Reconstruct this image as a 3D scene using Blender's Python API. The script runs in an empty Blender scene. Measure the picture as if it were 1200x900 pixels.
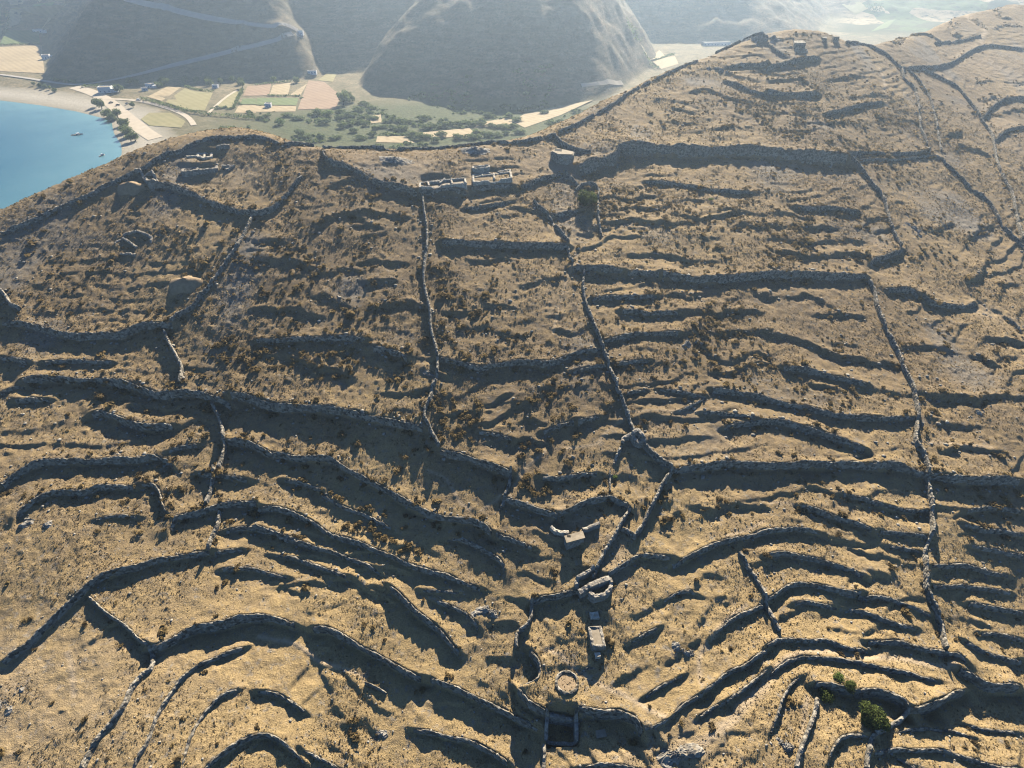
import bpy, math, random
import numpy as np
from mathutils import Vector, Matrix
R = math.radians
scene = bpy.context.scene
COL = scene.collection

# ---------------------------------------------------------------- camera, sky, sun, exposure
cam_data = bpy.data.cameras.new('camera'); cam = bpy.data.objects.new('camera', cam_data); COL.objects.link(cam)
cam_data.sensor_width = 36.0; cam_data.lens = 21.0; cam_data.clip_start = 0.5; cam_data.clip_end = 20000
cam.location = (0, 0, 0); cam.rotation_euler = (R(52), 0, 0)
scene.camera = cam
SUN_EL, SUN_AZ = 29.0, 10.0
world = bpy.data.worlds.new('World'); scene.world = world; world.use_nodes = True
wn = world.node_tree.nodes; wn.clear()
sky = wn.new('ShaderNodeTexSky'); sky.sky_type = 'NISHITA'; sky.sun_disc = False
sky.sun_elevation = R(SUN_EL); sky.sun_rotation = R(SUN_AZ); sky.ozone_density = 8.0; sky.air_density = 0.85; sky.dust_density = 0.3
bg = wn.new('ShaderNodeBackground'); bg.inputs['Strength'].default_value = 0.05
wo = wn.new('ShaderNodeOutputWorld')
world.node_tree.links.new(sky.outputs[0], bg.inputs[0]); world.node_tree.links.new(bg.outputs[0], wo.inputs[0])
sd = bpy.data.lights.new('sun', 'SUN'); sd.energy = 5.0; sd.angle = R(0.5); sd.color = (1.0, 0.89, 0.72)
sun = bpy.data.objects.new('sun', sd); COL.objects.link(sun)
to_sun = Vector((math.sin(R(SUN_AZ)) * math.cos(R(SUN_EL)), math.cos(R(SUN_AZ)) * math.cos(R(SUN_EL)), math.sin(R(SUN_EL))))
sun.rotation_euler = (-to_sun).to_track_quat('-Z', 'Y').to_euler()
scene.view_settings.view_transform = 'Standard'; scene.view_settings.look = 'None'
scene.view_settings.exposure = 1.58; scene.view_settings.gamma = 1.0
scene.view_settings.use_curve_mapping = False
scene.cycles.use_denoising = True; scene.cycles.denoiser = 'OPENIMAGEDENOISE'; scene.cycles.use_adaptive_sampling = False; scene.cycles.pixel_filter_type = 'BLACKMAN_HARRIS'; scene.cycles.filter_width = 1.15
scene.cycles.max_bounces = 4; scene.cycles.diffuse_bounces = 0; scene.cycles.glossy_bounces = 2
scene.cycles.volume_bounces = 0; scene.cycles.transparent_max_bounces = 4

# survey of the hill: height of the bare slope in decimetres, one line per 8 m northwards, one number per 8 m eastwards
ZHEIGHTS = """-1582 -1582 -1582 -1582 -1582 -1582 -1582 -1582 -1582 -1582 -1582 -1582 -1582 -1582 -1582 -1582 -1582 -1582 -1582 -1582 -1582 -1582 -1582 -1582 -1582 -1584 -1590 -1600 -1615 -1634 -1654 -1671 -1682 -1686 -1681 -1668 -1649 -1626 -1602 -1581 -1565 -1558 -1559 -1567 -1582 -1602 -1624 -1648 -1673 -1699 -1724 -1749 -1773 -1793 -1796 -1796 -1796 -1796 -1796 -1796 -1796 -1796 -1796 -1796 -1796 -1796 -1796 -1796 -1796 -1796 -1796 -1796 -1796 -1796 -1796 -1796 -1796 -1796 -1796 -1796 -1796 -1796 -1796 -1796 -1796 -1796 -1796 -1796 -1796 -1796 -1796 -1796 -1796 -1796 -1796 -1796
-1492 -1492 -1492 -1492 -1492 -1492 -1492 -1492 -1492 -1492 -1492 -1492 -1492 -1492 -1492 -1492 -1492 -1492 -1492 -1492 -1493 -1493 -1492 -1492 -1492 -1495 -1500 -1510 -1526 -1545 -1564 -1582 -1593 -1596 -1591 -1579 -1560 -1537 -1513 -1491 -1476 -1468 -1469 -1478 -1493 -1512 -1534 -1559 -1584 -1609 -1634 -1659 -1684 -1703 -1706 -1706 -1706 -1706 -1706 -1706 -1706 -1706 -1706 -1706 -1706 -1706 -1706 -1706 -1706 -1706 -1706 -1706 -1706 -1706 -1706 -1706 -1706 -1706 -1706 -1706 -1706 -1706 -1706 -1706 -1706 -1706 -1706 -1706 -1706 -1706 -1706 -1706 -1706 -1706 -1706 -1706
-1394 -1394 -1394 -1394 -1394 -1394 -1394 -1394 -1394 -1394 -1394 -1394 -1394 -1394 -1394 -1394 -1394 -1394 -1394 -1394 -1394 -1394 -1394 -1393 -1394 -1396 -1401 -1411 -1426 -1445 -1465 -1482 -1492 -1496 -1491 -1479 -1460 -1437 -1414 -1393 -1378 -1370 -1371 -1380 -1394 -1413 -1435 -1459 -1483 -1508 -1533 -1558 -1582 -1601 -1604 -1604 -1604 -1604 -1604 -1604 -1604 -1604 -1604 -1604 -1604 -1604 -1604 -1604 -1604 -1604 -1604 -1604 -1604 -1604 -1604 -1604 -1604 -1604 -1604 -1604 -1604 -1604 -1604 -1604 -1604 -1604 -1604 -1604 -1604 -1604 -1604 -1604 -1604 -1604 -1604 -1604
-1325 -1325 -1325 -1325 -1325 -1325 -1325 -1325 -1325 -1325 -1325 -1325 -1325 -1325 -1325 -1325 -1325 -1325 -1325 -1325 -1325 -1326 -1325 -1325 -1326 -1327 -1332 -1341 -1355 -1372 -1390 -1406 -1415 -1418 -1414 -1402 -1386 -1365 -1345 -1326 -1312 -1305 -1306 -1313 -1326 -1343 -1362 -1383 -1405 -1427 -1449 -1471 -1492 -1510 -1515 -1515 -1515 -1515 -1515 -1515 -1515 -1515 -1515 -1515 -1515 -1515 -1515 -1515 -1515 -1515 -1515 -1515 -1515 -1515 -1515 -1515 -1515 -1515 -1515 -1515 -1515 -1515 -1515 -1515 -1515 -1515 -1515 -1515 -1515 -1515 -1515 -1515 -1515 -1515 -1515 -1515
-1302 -1302 -1302 -1302 -1302 -1302 -1302 -1302 -1302 -1302 -1302 -1302 -1302 -1302 -1302 -1302 -1302 -1302 -1302 -1303 -1304 -1305 -1305 -1305 -1305 -1306 -1310 -1319 -1334 -1354 -1375 -1391 -1401 -1403 -1397 -1385 -1368 -1347 -1326 -1308 -1294 -1287 -1287 -1293 -1306 -1322 -1341 -1361 -1382 -1403 -1424 -1445 -1466 -1485 -1500 -1505 -1505 -1505 -1505 -1505 -1505 -1505 -1505 -1505 -1505 -1505 -1505 -1505 -1505 -1505 -1505 -1505 -1505 -1505 -1505 -1505 -1505 -1505 -1505 -1505 -1505 -1505 -1505 -1505 -1505 -1505 -1505 -1505 -1505 -1505 -1505 -1505 -1505 -1505 -1505 -1505
-1285 -1285 -1285 -1285 -1285 -1285 -1285 -1285 -1285 -1285 -1285 -1285 -1285 -1285 -1285 -1285 -1285 -1286 -1287 -1289 -1291 -1292 -1293 -1294 -1293 -1293 -1296 -1305 -1323 -1346 -1369 -1386 -1395 -1396 -1390 -1377 -1358 -1336 -1315 -1297 -1284 -1277 -1276 -1282 -1294 -1310 -1328 -1348 -1369 -1390 -1411 -1431 -1450 -1470 -1489 -1503 -1508 -1508 -1508 -1508 -1508 -1508 -1508 -1508 -1508 -1508 -1508 -1508 -1508 -1508 -1508 -1508 -1508 -1508 -1508 -1508 -1508 -1508 -1508 -1508 -1508 -1508 -1508 -1508 -1508 -1508 -1508 -1508 -1508 -1508 -1508 -1508 -1508 -1508 -1508 -1508
-1267 -1267 -1267 -1267 -1267 -1267 -1267 -1267 -1267 -1267 -1267 -1267 -1267 -1267 -1267 -1267 -1268 -1269 -1272 -1275 -1277 -1280 -1282 -1283 -1282 -1282 -1286 -1297 -1315 -1338 -1361 -1378 -1386 -1385 -1378 -1365 -1346 -1323 -1303 -1286 -1275 -1271 -1270 -1274 -1284 -1299 -1317 -1337 -1358 -1379 -1398 -1417 -1436 -1454 -1472 -1491 -1504 -1509 -1509 -1509 -1509 -1509 -1509 -1509 -1509 -1509 -1509 -1509 -1509 -1509 -1509 -1509 -1509 -1509 -1509 -1509 -1509 -1509 -1509 -1509 -1509 -1509 -1509 -1509 -1509 -1509 -1509 -1509 -1509 -1509 -1509 -1509 -1509 -1509 -1509 -1509
-1209 -1248 -1248 -1248 -1248 -1248 -1248 -1248 -1248 -1248 -1248 -1248 -1248 -1248 -1248 -1248 -1250 -1253 -1256 -1260 -1264 -1267 -1270 -1271 -1271 -1273 -1280 -1292 -1309 -1328 -1347 -1363 -1369 -1368 -1361 -1347 -1328 -1307 -1289 -1276 -1268 -1266 -1266 -1270 -1278 -1291 -1308 -1327 -1347 -1368 -1387 -1405 -1422 -1439 -1456 -1473 -1490 -1504 -1508 -1508 -1508 -1508 -1508 -1508 -1508 -1508 -1508 -1508 -1508 -1508 -1508 -1508 -1508 -1508 -1508 -1508 -1508 -1508 -1508 -1508 -1508 -1508 -1508 -1508 -1508 -1508 -1508 -1508 -1508 -1508 -1508 -1508 -1508 -1508 -1508 -1508
-999 -1189 -1227 -1227 -1227 -1227 -1227 -1227 -1227 -1227 -1227 -1227 -1227 -1227 -1228 -1229 -1232 -1236 -1240 -1244 -1248 -1252 -1255 -1257 -1259 -1265 -1274 -1286 -1299 -1313 -1328 -1341 -1347 -1346 -1338 -1324 -1307 -1289 -1275 -1265 -1260 -1259 -1260 -1264 -1272 -1284 -1299 -1316 -1336 -1356 -1375 -1391 -1407 -1422 -1438 -1454 -1471 -1488 -1501 -1505 -1505 -1505 -1505 -1505 -1505 -1505 -1505 -1505 -1505 -1505 -1505 -1505 -1505 -1505 -1505 -1505 -1505 -1505 -1505 -1505 -1505 -1505 -1505 -1505 -1505 -1505 -1505 -1505 -1505 -1505 -1505 -1505 -1505 -1505 -1505 -1505
-963 -1171 -1206 -1206 -1206 -1206 -1206 -1206 -1206 -1206 -1206 -1206 -1206 -1206 -1207 -1210 -1214 -1217 -1221 -1225 -1229 -1233 -1237 -1240 -1246 -1254 -1264 -1274 -1285 -1296 -1307 -1316 -1321 -1320 -1313 -1300 -1285 -1271 -1259 -1252 -1249 -1248 -1251 -1255 -1262 -1272 -1285 -1300 -1318 -1338 -1357 -1374 -1389 -1404 -1419 -1434 -1450 -1467 -1484 -1496 -1500 -1500 -1500 -1500 -1500 -1500 -1500 -1500 -1500 -1500 -1500 -1500 -1500 -1500 -1500 -1500 -1500 -1500 -1500 -1500 -1500 -1500 -1500 -1500 -1500 -1500 -1500 -1500 -1500 -1500 -1500 -1500 -1500 -1500 -1500 -1500
-972 -1153 -1183 -1183 -1183 -1183 -1183 -1183 -1183 -1183 -1183 -1183 -1183 -1184 -1187 -1190 -1194 -1198 -1202 -1205 -1209 -1213 -1218 -1224 -1232 -1240 -1250 -1259 -1269 -1278 -1285 -1291 -1293 -1292 -1287 -1277 -1265 -1253 -1243 -1237 -1235 -1235 -1238 -1242 -1249 -1257 -1267 -1280 -1294 -1312 -1331 -1350 -1366 -1381 -1396 -1412 -1428 -1444 -1461 -1478 -1490 -1494 -1494 -1494 -1494 -1494 -1494 -1494 -1494 -1494 -1494 -1494 -1494 -1494 -1494 -1494 -1494 -1494 -1494 -1494 -1494 -1494 -1494 -1494 -1494 -1494 -1494 -1494 -1494 -1494 -1494 -1494 -1494 -1494 -1494 -1494
-985 -1108 -1160 -1160 -1160 -1160 -1160 -1160 -1160 -1160 -1160 -1160 -1160 -1162 -1166 -1170 -1174 -1177 -1181 -1184 -1188 -1194 -1200 -1207 -1216 -1225 -1233 -1242 -1250 -1256 -1261 -1263 -1263 -1262 -1259 -1252 -1243 -1234 -1225 -1219 -1217 -1218 -1221 -1225 -1231 -1237 -1246 -1256 -1267 -1281 -1298 -1317 -1335 -1351 -1368 -1385 -1402 -1419 -1437 -1454 -1471 -1483 -1487 -1487 -1487 -1487 -1487 -1487 -1487 -1487 -1487 -1487 -1487 -1487 -1487 -1487 -1487 -1487 -1487 -1487 -1487 -1487 -1487 -1487 -1487 -1487 -1487 -1487 -1487 -1487 -1487 -1487 -1487 -1487 -1487 -1487
-974 -989 -1109 -1135 -1135 -1135 -1135 -1135 -1135 -1135 -1135 -1136 -1137 -1141 -1145 -1149 -1153 -1156 -1160 -1164 -1169 -1175 -1182 -1191 -1199 -1207 -1215 -1222 -1227 -1231 -1233 -1234 -1233 -1231 -1228 -1224 -1218 -1211 -1205 -1200 -1198 -1198 -1201 -1205 -1210 -1216 -1223 -1231 -1240 -1249 -1262 -1279 -1297 -1316 -1335 -1354 -1373 -1391 -1410 -1428 -1446 -1464 -1476 -1479 -1479 -1479 -1479 -1479 -1479 -1479 -1479 -1479 -1479 -1479 -1479 -1479 -1479 -1479 -1479 -1479 -1479 -1479 -1479 -1479 -1479 -1479 -1479 -1479 -1479 -1479 -1479 -1479 -1479 -1479 -1479 -1479
-997 -971 -1068 -1110 -1110 -1110 -1110 -1110 -1110 -1110 -1110 -1112 -1115 -1119 -1123 -1127 -1131 -1135 -1140 -1145 -1151 -1157 -1165 -1172 -1179 -1186 -1192 -1197 -1200 -1202 -1203 -1203 -1201 -1199 -1196 -1194 -1191 -1187 -1182 -1179 -1177 -1177 -1180 -1184 -1188 -1194 -1201 -1208 -1214 -1221 -1229 -1241 -1257 -1277 -1298 -1319 -1340 -1361 -1381 -1400 -1419 -1438 -1456 -1467 -1471 -1471 -1471 -1471 -1471 -1471 -1471 -1471 -1471 -1471 -1471 -1471 -1471 -1471 -1471 -1471 -1471 -1471 -1471 -1471 -1471 -1471 -1471 -1471 -1471 -1471 -1471 -1471 -1471 -1471 -1471 -1471
-1024 -968 -969 -1063 -1084 -1084 -1084 -1084 -1084 -1084 -1085 -1088 -1093 -1097 -1101 -1106 -1111 -1116 -1121 -1127 -1133 -1139 -1145 -1152 -1157 -1162 -1166 -1169 -1170 -1171 -1171 -1171 -1169 -1167 -1165 -1164 -1162 -1160 -1158 -1156 -1154 -1155 -1158 -1162 -1167 -1173 -1180 -1186 -1192 -1198 -1203 -1211 -1222 -1240 -1261 -1284 -1307 -1329 -1350 -1371 -1391 -1411 -1430 -1448 -1459 -1462 -1462 -1462 -1462 -1462 -1462 -1462 -1462 -1462 -1462 -1462 -1462 -1462 -1462 -1462 -1462 -1462 -1462 -1462 -1462 -1462 -1462 -1462 -1462 -1462 -1462 -1462 -1462 -1462 -1462 -1462
-1053 -994 -957 -1042 -1058 -1058 -1058 -1058 -1058 -1059 -1061 -1065 -1070 -1074 -1079 -1084 -1090 -1096 -1102 -1108 -1113 -1118 -1123 -1128 -1132 -1135 -1137 -1139 -1140 -1140 -1140 -1139 -1138 -1136 -1135 -1134 -1134 -1134 -1133 -1132 -1131 -1132 -1135 -1140 -1146 -1152 -1159 -1167 -1173 -1179 -1184 -1191 -1199 -1212 -1231 -1252 -1275 -1297 -1320 -1341 -1362 -1383 -1403 -1423 -1440 -1451 -1454 -1454 -1454 -1454 -1454 -1454 -1454 -1454 -1454 -1454 -1454 -1454 -1454 -1454 -1454 -1454 -1454 -1454 -1454 -1454 -1454 -1454 -1454 -1454 -1454 -1454 -1454 -1454 -1454 -1454
-1085 -1024 -976 -1013 -1031 -1031 -1031 -1031 -1032 -1034 -1038 -1042 -1047 -1052 -1057 -1063 -1069 -1076 -1082 -1087 -1091 -1095 -1099 -1102 -1104 -1106 -1107 -1108 -1108 -1109 -1109 -1108 -1107 -1106 -1105 -1106 -1106 -1107 -1108 -1108 -1108 -1110 -1113 -1119 -1125 -1132 -1140 -1147 -1155 -1162 -1168 -1175 -1183 -1194 -1209 -1227 -1247 -1268 -1290 -1312 -1334 -1355 -1375 -1396 -1416 -1433 -1443 -1445 -1445 -1445 -1445 -1445 -1445 -1445 -1445 -1445 -1445 -1445 -1445 -1445 -1445 -1445 -1445 -1445 -1445 -1445 -1445 -1445 -1445 -1445 -1445 -1445 -1445 -1445 -1445 -1445
-1119 -1057 -991 -964 -988 -1004 -1004 -1004 -1006 -1009 -1014 -1019 -1024 -1029 -1034 -1041 -1047 -1054 -1060 -1064 -1067 -1070 -1073 -1074 -1075 -1075 -1075 -1076 -1077 -1078 -1078 -1078 -1077 -1077 -1077 -1078 -1080 -1081 -1083 -1084 -1085 -1088 -1092 -1098 -1104 -1112 -1120 -1129 -1137 -1145 -1153 -1161 -1169 -1180 -1192 -1207 -1224 -1244 -1264 -1285 -1306 -1327 -1348 -1368 -1389 -1409 -1426 -1435 -1437 -1437 -1437 -1437 -1437 -1437 -1437 -1437 -1437 -1437 -1437 -1437 -1437 -1437 -1437 -1437 -1437 -1437 -1437 -1437 -1437 -1437 -1437 -1437 -1437 -1437 -1437 -1437
-1155 -1093 -1025 -964 -943 -969 -977 -977 -981 -985 -990 -995 -1000 -1005 -1011 -1017 -1023 -1030 -1034 -1038 -1041 -1043 -1044 -1045 -1044 -1044 -1044 -1045 -1046 -1047 -1048 -1048 -1048 -1049 -1050 -1052 -1054 -1056 -1058 -1060 -1063 -1066 -1071 -1077 -1084 -1092 -1100 -1110 -1119 -1129 -1138 -1146 -1156 -1166 -1178 -1192 -1206 -1223 -1241 -1261 -1281 -1301 -1322 -1342 -1362 -1382 -1402 -1419 -1428 -1430 -1430 -1430 -1430 -1430 -1430 -1430 -1430 -1430 -1430 -1430 -1430 -1430 -1430 -1430 -1430 -1430 -1430 -1430 -1430 -1430 -1430 -1430 -1430 -1430 -1430 -1430
-1193 -1131 -1062 -998 -949 -948 -949 -952 -956 -960 -965 -970 -975 -980 -986 -992 -998 -1003 -1007 -1011 -1013 -1015 -1015 -1014 -1013 -1013 -1013 -1014 -1016 -1017 -1018 -1019 -1020 -1022 -1024 -1027 -1030 -1032 -1035 -1038 -1041 -1045 -1050 -1056 -1064 -1072 -1081 -1090 -1101 -1111 -1122 -1132 -1142 -1153 -1165 -1178 -1191 -1206 -1222 -1240 -1258 -1277 -1297 -1317 -1337 -1357 -1376 -1396 -1413 -1421 -1422 -1422 -1422 -1422 -1422 -1422 -1422 -1422 -1422 -1422 -1422 -1422 -1422 -1422 -1422 -1422 -1422 -1422 -1422 -1422 -1422 -1422 -1422 -1422 -1422 -1422
-1233 -1171 -1102 -1036 -975 -937 -925 -926 -931 -935 -940 -945 -950 -955 -960 -965 -970 -975 -979 -982 -984 -985 -985 -984 -983 -982 -983 -984 -985 -987 -989 -991 -993 -996 -999 -1003 -1006 -1009 -1012 -1016 -1020 -1024 -1030 -1036 -1044 -1052 -1061 -1071 -1082 -1093 -1105 -1116 -1127 -1139 -1151 -1164 -1177 -1191 -1206 -1221 -1238 -1256 -1274 -1293 -1312 -1332 -1351 -1371 -1390 -1406 -1414 -1415 -1415 -1415 -1415 -1415 -1415 -1415 -1415 -1415 -1415 -1415 -1415 -1415 -1415 -1415 -1415 -1415 -1415 -1415 -1415 -1415 -1415 -1415 -1415 -1415
-1275 -1214 -1144 -1078 -1015 -961 -924 -907 -905 -909 -914 -919 -923 -928 -933 -938 -942 -946 -949 -952 -954 -954 -954 -954 -953 -952 -953 -954 -955 -958 -960 -963 -966 -970 -974 -979 -983 -987 -990 -994 -999 -1004 -1010 -1016 -1024 -1032 -1042 -1052 -1063 -1075 -1087 -1099 -1111 -1123 -1136 -1149 -1163 -1177 -1191 -1205 -1220 -1237 -1254 -1271 -1290 -1309 -1328 -1347 -1366 -1385 -1401 -1407 -1408 -1408 -1408 -1408 -1408 -1408 -1408 -1408 -1408 -1408 -1408 -1408 -1408 -1408 -1408 -1408 -1408 -1408 -1408 -1408 -1408 -1408 -1408 -1408
-1319 -1258 -1190 -1124 -1064 -1008 -956 -914 -889 -884 -887 -892 -896 -901 -905 -909 -913 -916 -919 -922 -923 -924 -924 -924 -923 -923 -923 -924 -926 -929 -932 -936 -940 -945 -950 -956 -961 -965 -970 -974 -979 -984 -990 -997 -1004 -1013 -1022 -1033 -1044 -1056 -1068 -1081 -1094 -1107 -1120 -1134 -1148 -1162 -1176 -1190 -1204 -1219 -1235 -1252 -1269 -1287 -1305 -1323 -1342 -1361 -1380 -1395 -1401 -1402 -1402 -1402 -1402 -1402 -1402 -1402 -1402 -1402 -1402 -1402 -1402 -1402 -1402 -1402 -1402 -1402 -1402 -1402 -1402 -1402 -1402 -1402
-1364 -1305 -1240 -1179 -1119 -1061 -1005 -952 -906 -874 -864 -864 -868 -872 -876 -880 -883 -886 -888 -891 -893 -894 -895 -895 -895 -894 -894 -895 -897 -900 -904 -909 -914 -920 -927 -933 -939 -945 -949 -954 -959 -965 -971 -977 -985 -993 -1003 -1013 -1024 -1037 -1049 -1062 -1076 -1089 -1103 -1118 -1132 -1146 -1161 -1175 -1189 -1203 -1218 -1233 -1250 -1266 -1284 -1301 -1320 -1338 -1356 -1375 -1390 -1395 -1396 -1396 -1396 -1396 -1396 -1396 -1396 -1396 -1396 -1396 -1396 -1396 -1396 -1396 -1396 -1396 -1396 -1396 -1396 -1396 -1396 -1396
-1413 -1358 -1296 -1236 -1176 -1117 -1059 -1003 -950 -900 -862 -843 -840 -843 -846 -849 -852 -855 -858 -860 -863 -865 -866 -867 -866 -866 -866 -866 -868 -872 -877 -883 -889 -896 -904 -911 -918 -924 -930 -935 -940 -946 -952 -959 -966 -974 -983 -993 -1005 -1017 -1030 -1043 -1057 -1071 -1085 -1100 -1115 -1130 -1145 -1159 -1173 -1187 -1201 -1216 -1231 -1247 -1264 -1281 -1298 -1316 -1334 -1352 -1370 -1384 -1390 -1390 -1390 -1390 -1390 -1390 -1390 -1390 -1390 -1390 -1390 -1390 -1390 -1390 -1390 -1390 -1390 -1390 -1390 -1390 -1390 -1390
-1470 -1416 -1354 -1293 -1233 -1174 -1115 -1058 -1002 -946 -892 -848 -821 -814 -816 -819 -821 -824 -827 -830 -834 -837 -839 -839 -838 -838 -837 -838 -840 -844 -850 -857 -864 -873 -881 -890 -898 -904 -911 -916 -922 -928 -934 -940 -947 -955 -963 -973 -985 -997 -1010 -1023 -1037 -1052 -1067 -1082 -1097 -1113 -1128 -1143 -1157 -1172 -1186 -1200 -1214 -1229 -1245 -1261 -1278 -1295 -1312 -1330 -1348 -1366 -1380 -1384 -1384 -1384 -1384 -1384 -1384 -1384 -1384 -1384 -1384 -1384 -1384 -1384 -1384 -1384 -1384 -1384 -1384 -1384 -1384 -1384
-1527 -1473 -1412 -1351 -1291 -1231 -1172 -1114 -1055 -996 -938 -884 -834 -796 -786 -788 -790 -793 -796 -801 -806 -810 -811 -811 -811 -810 -809 -809 -812 -816 -823 -831 -840 -850 -859 -869 -877 -885 -892 -898 -904 -909 -915 -922 -929 -936 -944 -954 -965 -976 -989 -1003 -1017 -1032 -1047 -1062 -1078 -1094 -1110 -1126 -1141 -1156 -1170 -1183 -1198 -1212 -1227 -1243 -1259 -1275 -1292 -1309 -1326 -1344 -1361 -1375 -1379 -1379 -1379 -1379 -1379 -1379 -1379 -1379 -1379 -1379 -1379 -1379 -1379 -1379 -1379 -1379 -1379 -1379 -1379 -1379
-1585 -1531 -1470 -1409 -1349 -1289 -1229 -1169 -1108 -1048 -989 -929 -866 -806 -767 -758 -759 -762 -767 -773 -779 -783 -784 -784 -783 -782 -781 -781 -784 -789 -797 -806 -816 -827 -838 -848 -857 -866 -873 -879 -885 -891 -898 -904 -910 -917 -925 -934 -944 -956 -969 -982 -996 -1011 -1026 -1042 -1058 -1075 -1092 -1108 -1124 -1139 -1153 -1167 -1181 -1195 -1210 -1225 -1240 -1256 -1272 -1289 -1305 -1323 -1340 -1357 -1370 -1374 -1374 -1374 -1374 -1374 -1374 -1374 -1374 -1374 -1374 -1374 -1374 -1374 -1374 -1374 -1374 -1374 -1374 -1374
-1643 -1589 -1527 -1467 -1407 -1346 -1285 -1223 -1162 -1101 -1040 -973 -903 -836 -779 -744 -731 -732 -738 -745 -752 -756 -757 -756 -755 -754 -753 -753 -756 -762 -771 -781 -793 -804 -816 -827 -837 -846 -854 -861 -867 -874 -880 -886 -892 -899 -907 -915 -925 -935 -947 -961 -975 -989 -1005 -1021 -1038 -1054 -1072 -1089 -1105 -1121 -1136 -1151 -1165 -1179 -1193 -1207 -1222 -1237 -1253 -1269 -1285 -1302 -1319 -1336 -1353 -1365 -1369 -1369 -1369 -1369 -1369 -1369 -1369 -1369 -1369 -1369 -1369 -1369 -1369 -1369 -1369 -1369 -1369 -1369
-1700 -1647 -1586 -1525 -1464 -1402 -1340 -1278 -1216 -1154 -1087 -1015 -943 -876 -817 -766 -726 -707 -710 -718 -724 -728 -729 -729 -727 -726 -725 -726 -729 -736 -746 -757 -770 -782 -795 -807 -818 -827 -835 -843 -849 -856 -862 -868 -874 -881 -888 -896 -905 -915 -926 -939 -953 -967 -983 -999 -1016 -1033 -1051 -1068 -1086 -1103 -1119 -1133 -1148 -1162 -1176 -1190 -1205 -1220 -1235 -1250 -1266 -1282 -1299 -1315 -1332 -1349 -1361 -1364 -1364 -1364 -1364 -1364 -1364 -1364 -1364 -1364 -1364 -1364 -1364 -1364 -1364 -1364 -1364 -1364
-1758 -1705 -1644 -1583 -1520 -1457 -1395 -1333 -1270 -1203 -1131 -1058 -987 -923 -865 -807 -748 -701 -688 -691 -697 -700 -701 -700 -700 -703 -705 -706 -709 -716 -725 -735 -747 -760 -774 -786 -798 -808 -817 -824 -831 -838 -844 -850 -856 -863 -869 -877 -885 -894 -905 -917 -931 -945 -960 -977 -994 -1011 -1029 -1047 -1065 -1083 -1099 -1115 -1130 -1145 -1159 -1173 -1187 -1202 -1217 -1232 -1247 -1263 -1279 -1295 -1312 -1329 -1345 -1356 -1360 -1360 -1360 -1360 -1360 -1360 -1360 -1360 -1360 -1360 -1360 -1360 -1360 -1360 -1360 -1360
-1816 -1763 -1701 -1638 -1575 -1512 -1450 -1388 -1321 -1248 -1174 -1102 -1035 -974 -915 -853 -784 -726 -689 -672 -671 -673 -675 -678 -694 -719 -733 -734 -732 -731 -731 -731 -732 -740 -752 -766 -778 -789 -798 -806 -813 -820 -826 -832 -839 -845 -851 -858 -865 -874 -884 -895 -908 -922 -937 -953 -971 -988 -1006 -1025 -1043 -1061 -1079 -1096 -1111 -1127 -1141 -1156 -1170 -1184 -1199 -1214 -1229 -1244 -1260 -1276 -1292 -1308 -1325 -1341 -1352 -1355 -1355 -1355 -1355 -1355 -1355 -1355 -1355 -1355 -1355 -1355 -1355 -1355 -1355 -1355
-1874 -1820 -1757 -1693 -1630 -1568 -1505 -1439 -1367 -1293 -1219 -1150 -1088 -1027 -965 -896 -827 -771 -724 -691 -674 -666 -676 -701 -752 -790 -800 -798 -795 -791 -786 -777 -757 -740 -738 -745 -758 -769 -779 -787 -795 -802 -808 -815 -821 -827 -833 -839 -846 -854 -863 -873 -885 -899 -914 -930 -947 -965 -983 -1002 -1020 -1039 -1057 -1075 -1092 -1108 -1123 -1138 -1152 -1167 -1181 -1196 -1211 -1226 -1241 -1257 -1273 -1289 -1305 -1321 -1337 -1348 -1351 -1351 -1351 -1351 -1351 -1351 -1351 -1351 -1351 -1351 -1351 -1351 -1351 -1351
-1931 -1875 -1812 -1748 -1686 -1623 -1558 -1486 -1411 -1337 -1267 -1203 -1142 -1081 -1014 -941 -877 -823 -775 -744 -725 -720 -741 -786 -840 -874 -877 -873 -869 -864 -857 -845 -817 -786 -757 -738 -738 -750 -759 -768 -776 -783 -790 -797 -803 -809 -815 -820 -827 -834 -842 -851 -863 -876 -890 -906 -923 -941 -959 -978 -997 -1016 -1035 -1053 -1071 -1088 -1104 -1119 -1134 -1149 -1163 -1178 -1193 -1208 -1223 -1238 -1254 -1269 -1285 -1301 -1318 -1333 -1344 -1347 -1347 -1347 -1347 -1347 -1347 -1347 -1347 -1347 -1347 -1347 -1347 -1347
-1980 -1930 -1867 -1804 -1741 -1676 -1605 -1530 -1456 -1385 -1319 -1257 -1196 -1132 -1059 -990 -932 -879 -837 -811 -793 -800 -829 -889 -935 -957 -957 -952 -947 -942 -934 -918 -888 -854 -816 -775 -737 -730 -740 -749 -757 -765 -772 -779 -785 -791 -796 -802 -807 -814 -821 -830 -840 -852 -866 -882 -899 -917 -935 -954 -974 -993 -1012 -1031 -1049 -1067 -1084 -1100 -1115 -1130 -1145 -1160 -1175 -1189 -1204 -1220 -1235 -1250 -1266 -1282 -1298 -1314 -1329 -1340 -1342 -1342 -1342 -1342 -1342 -1342 -1342 -1342 -1342 -1342 -1342 -1342
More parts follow.
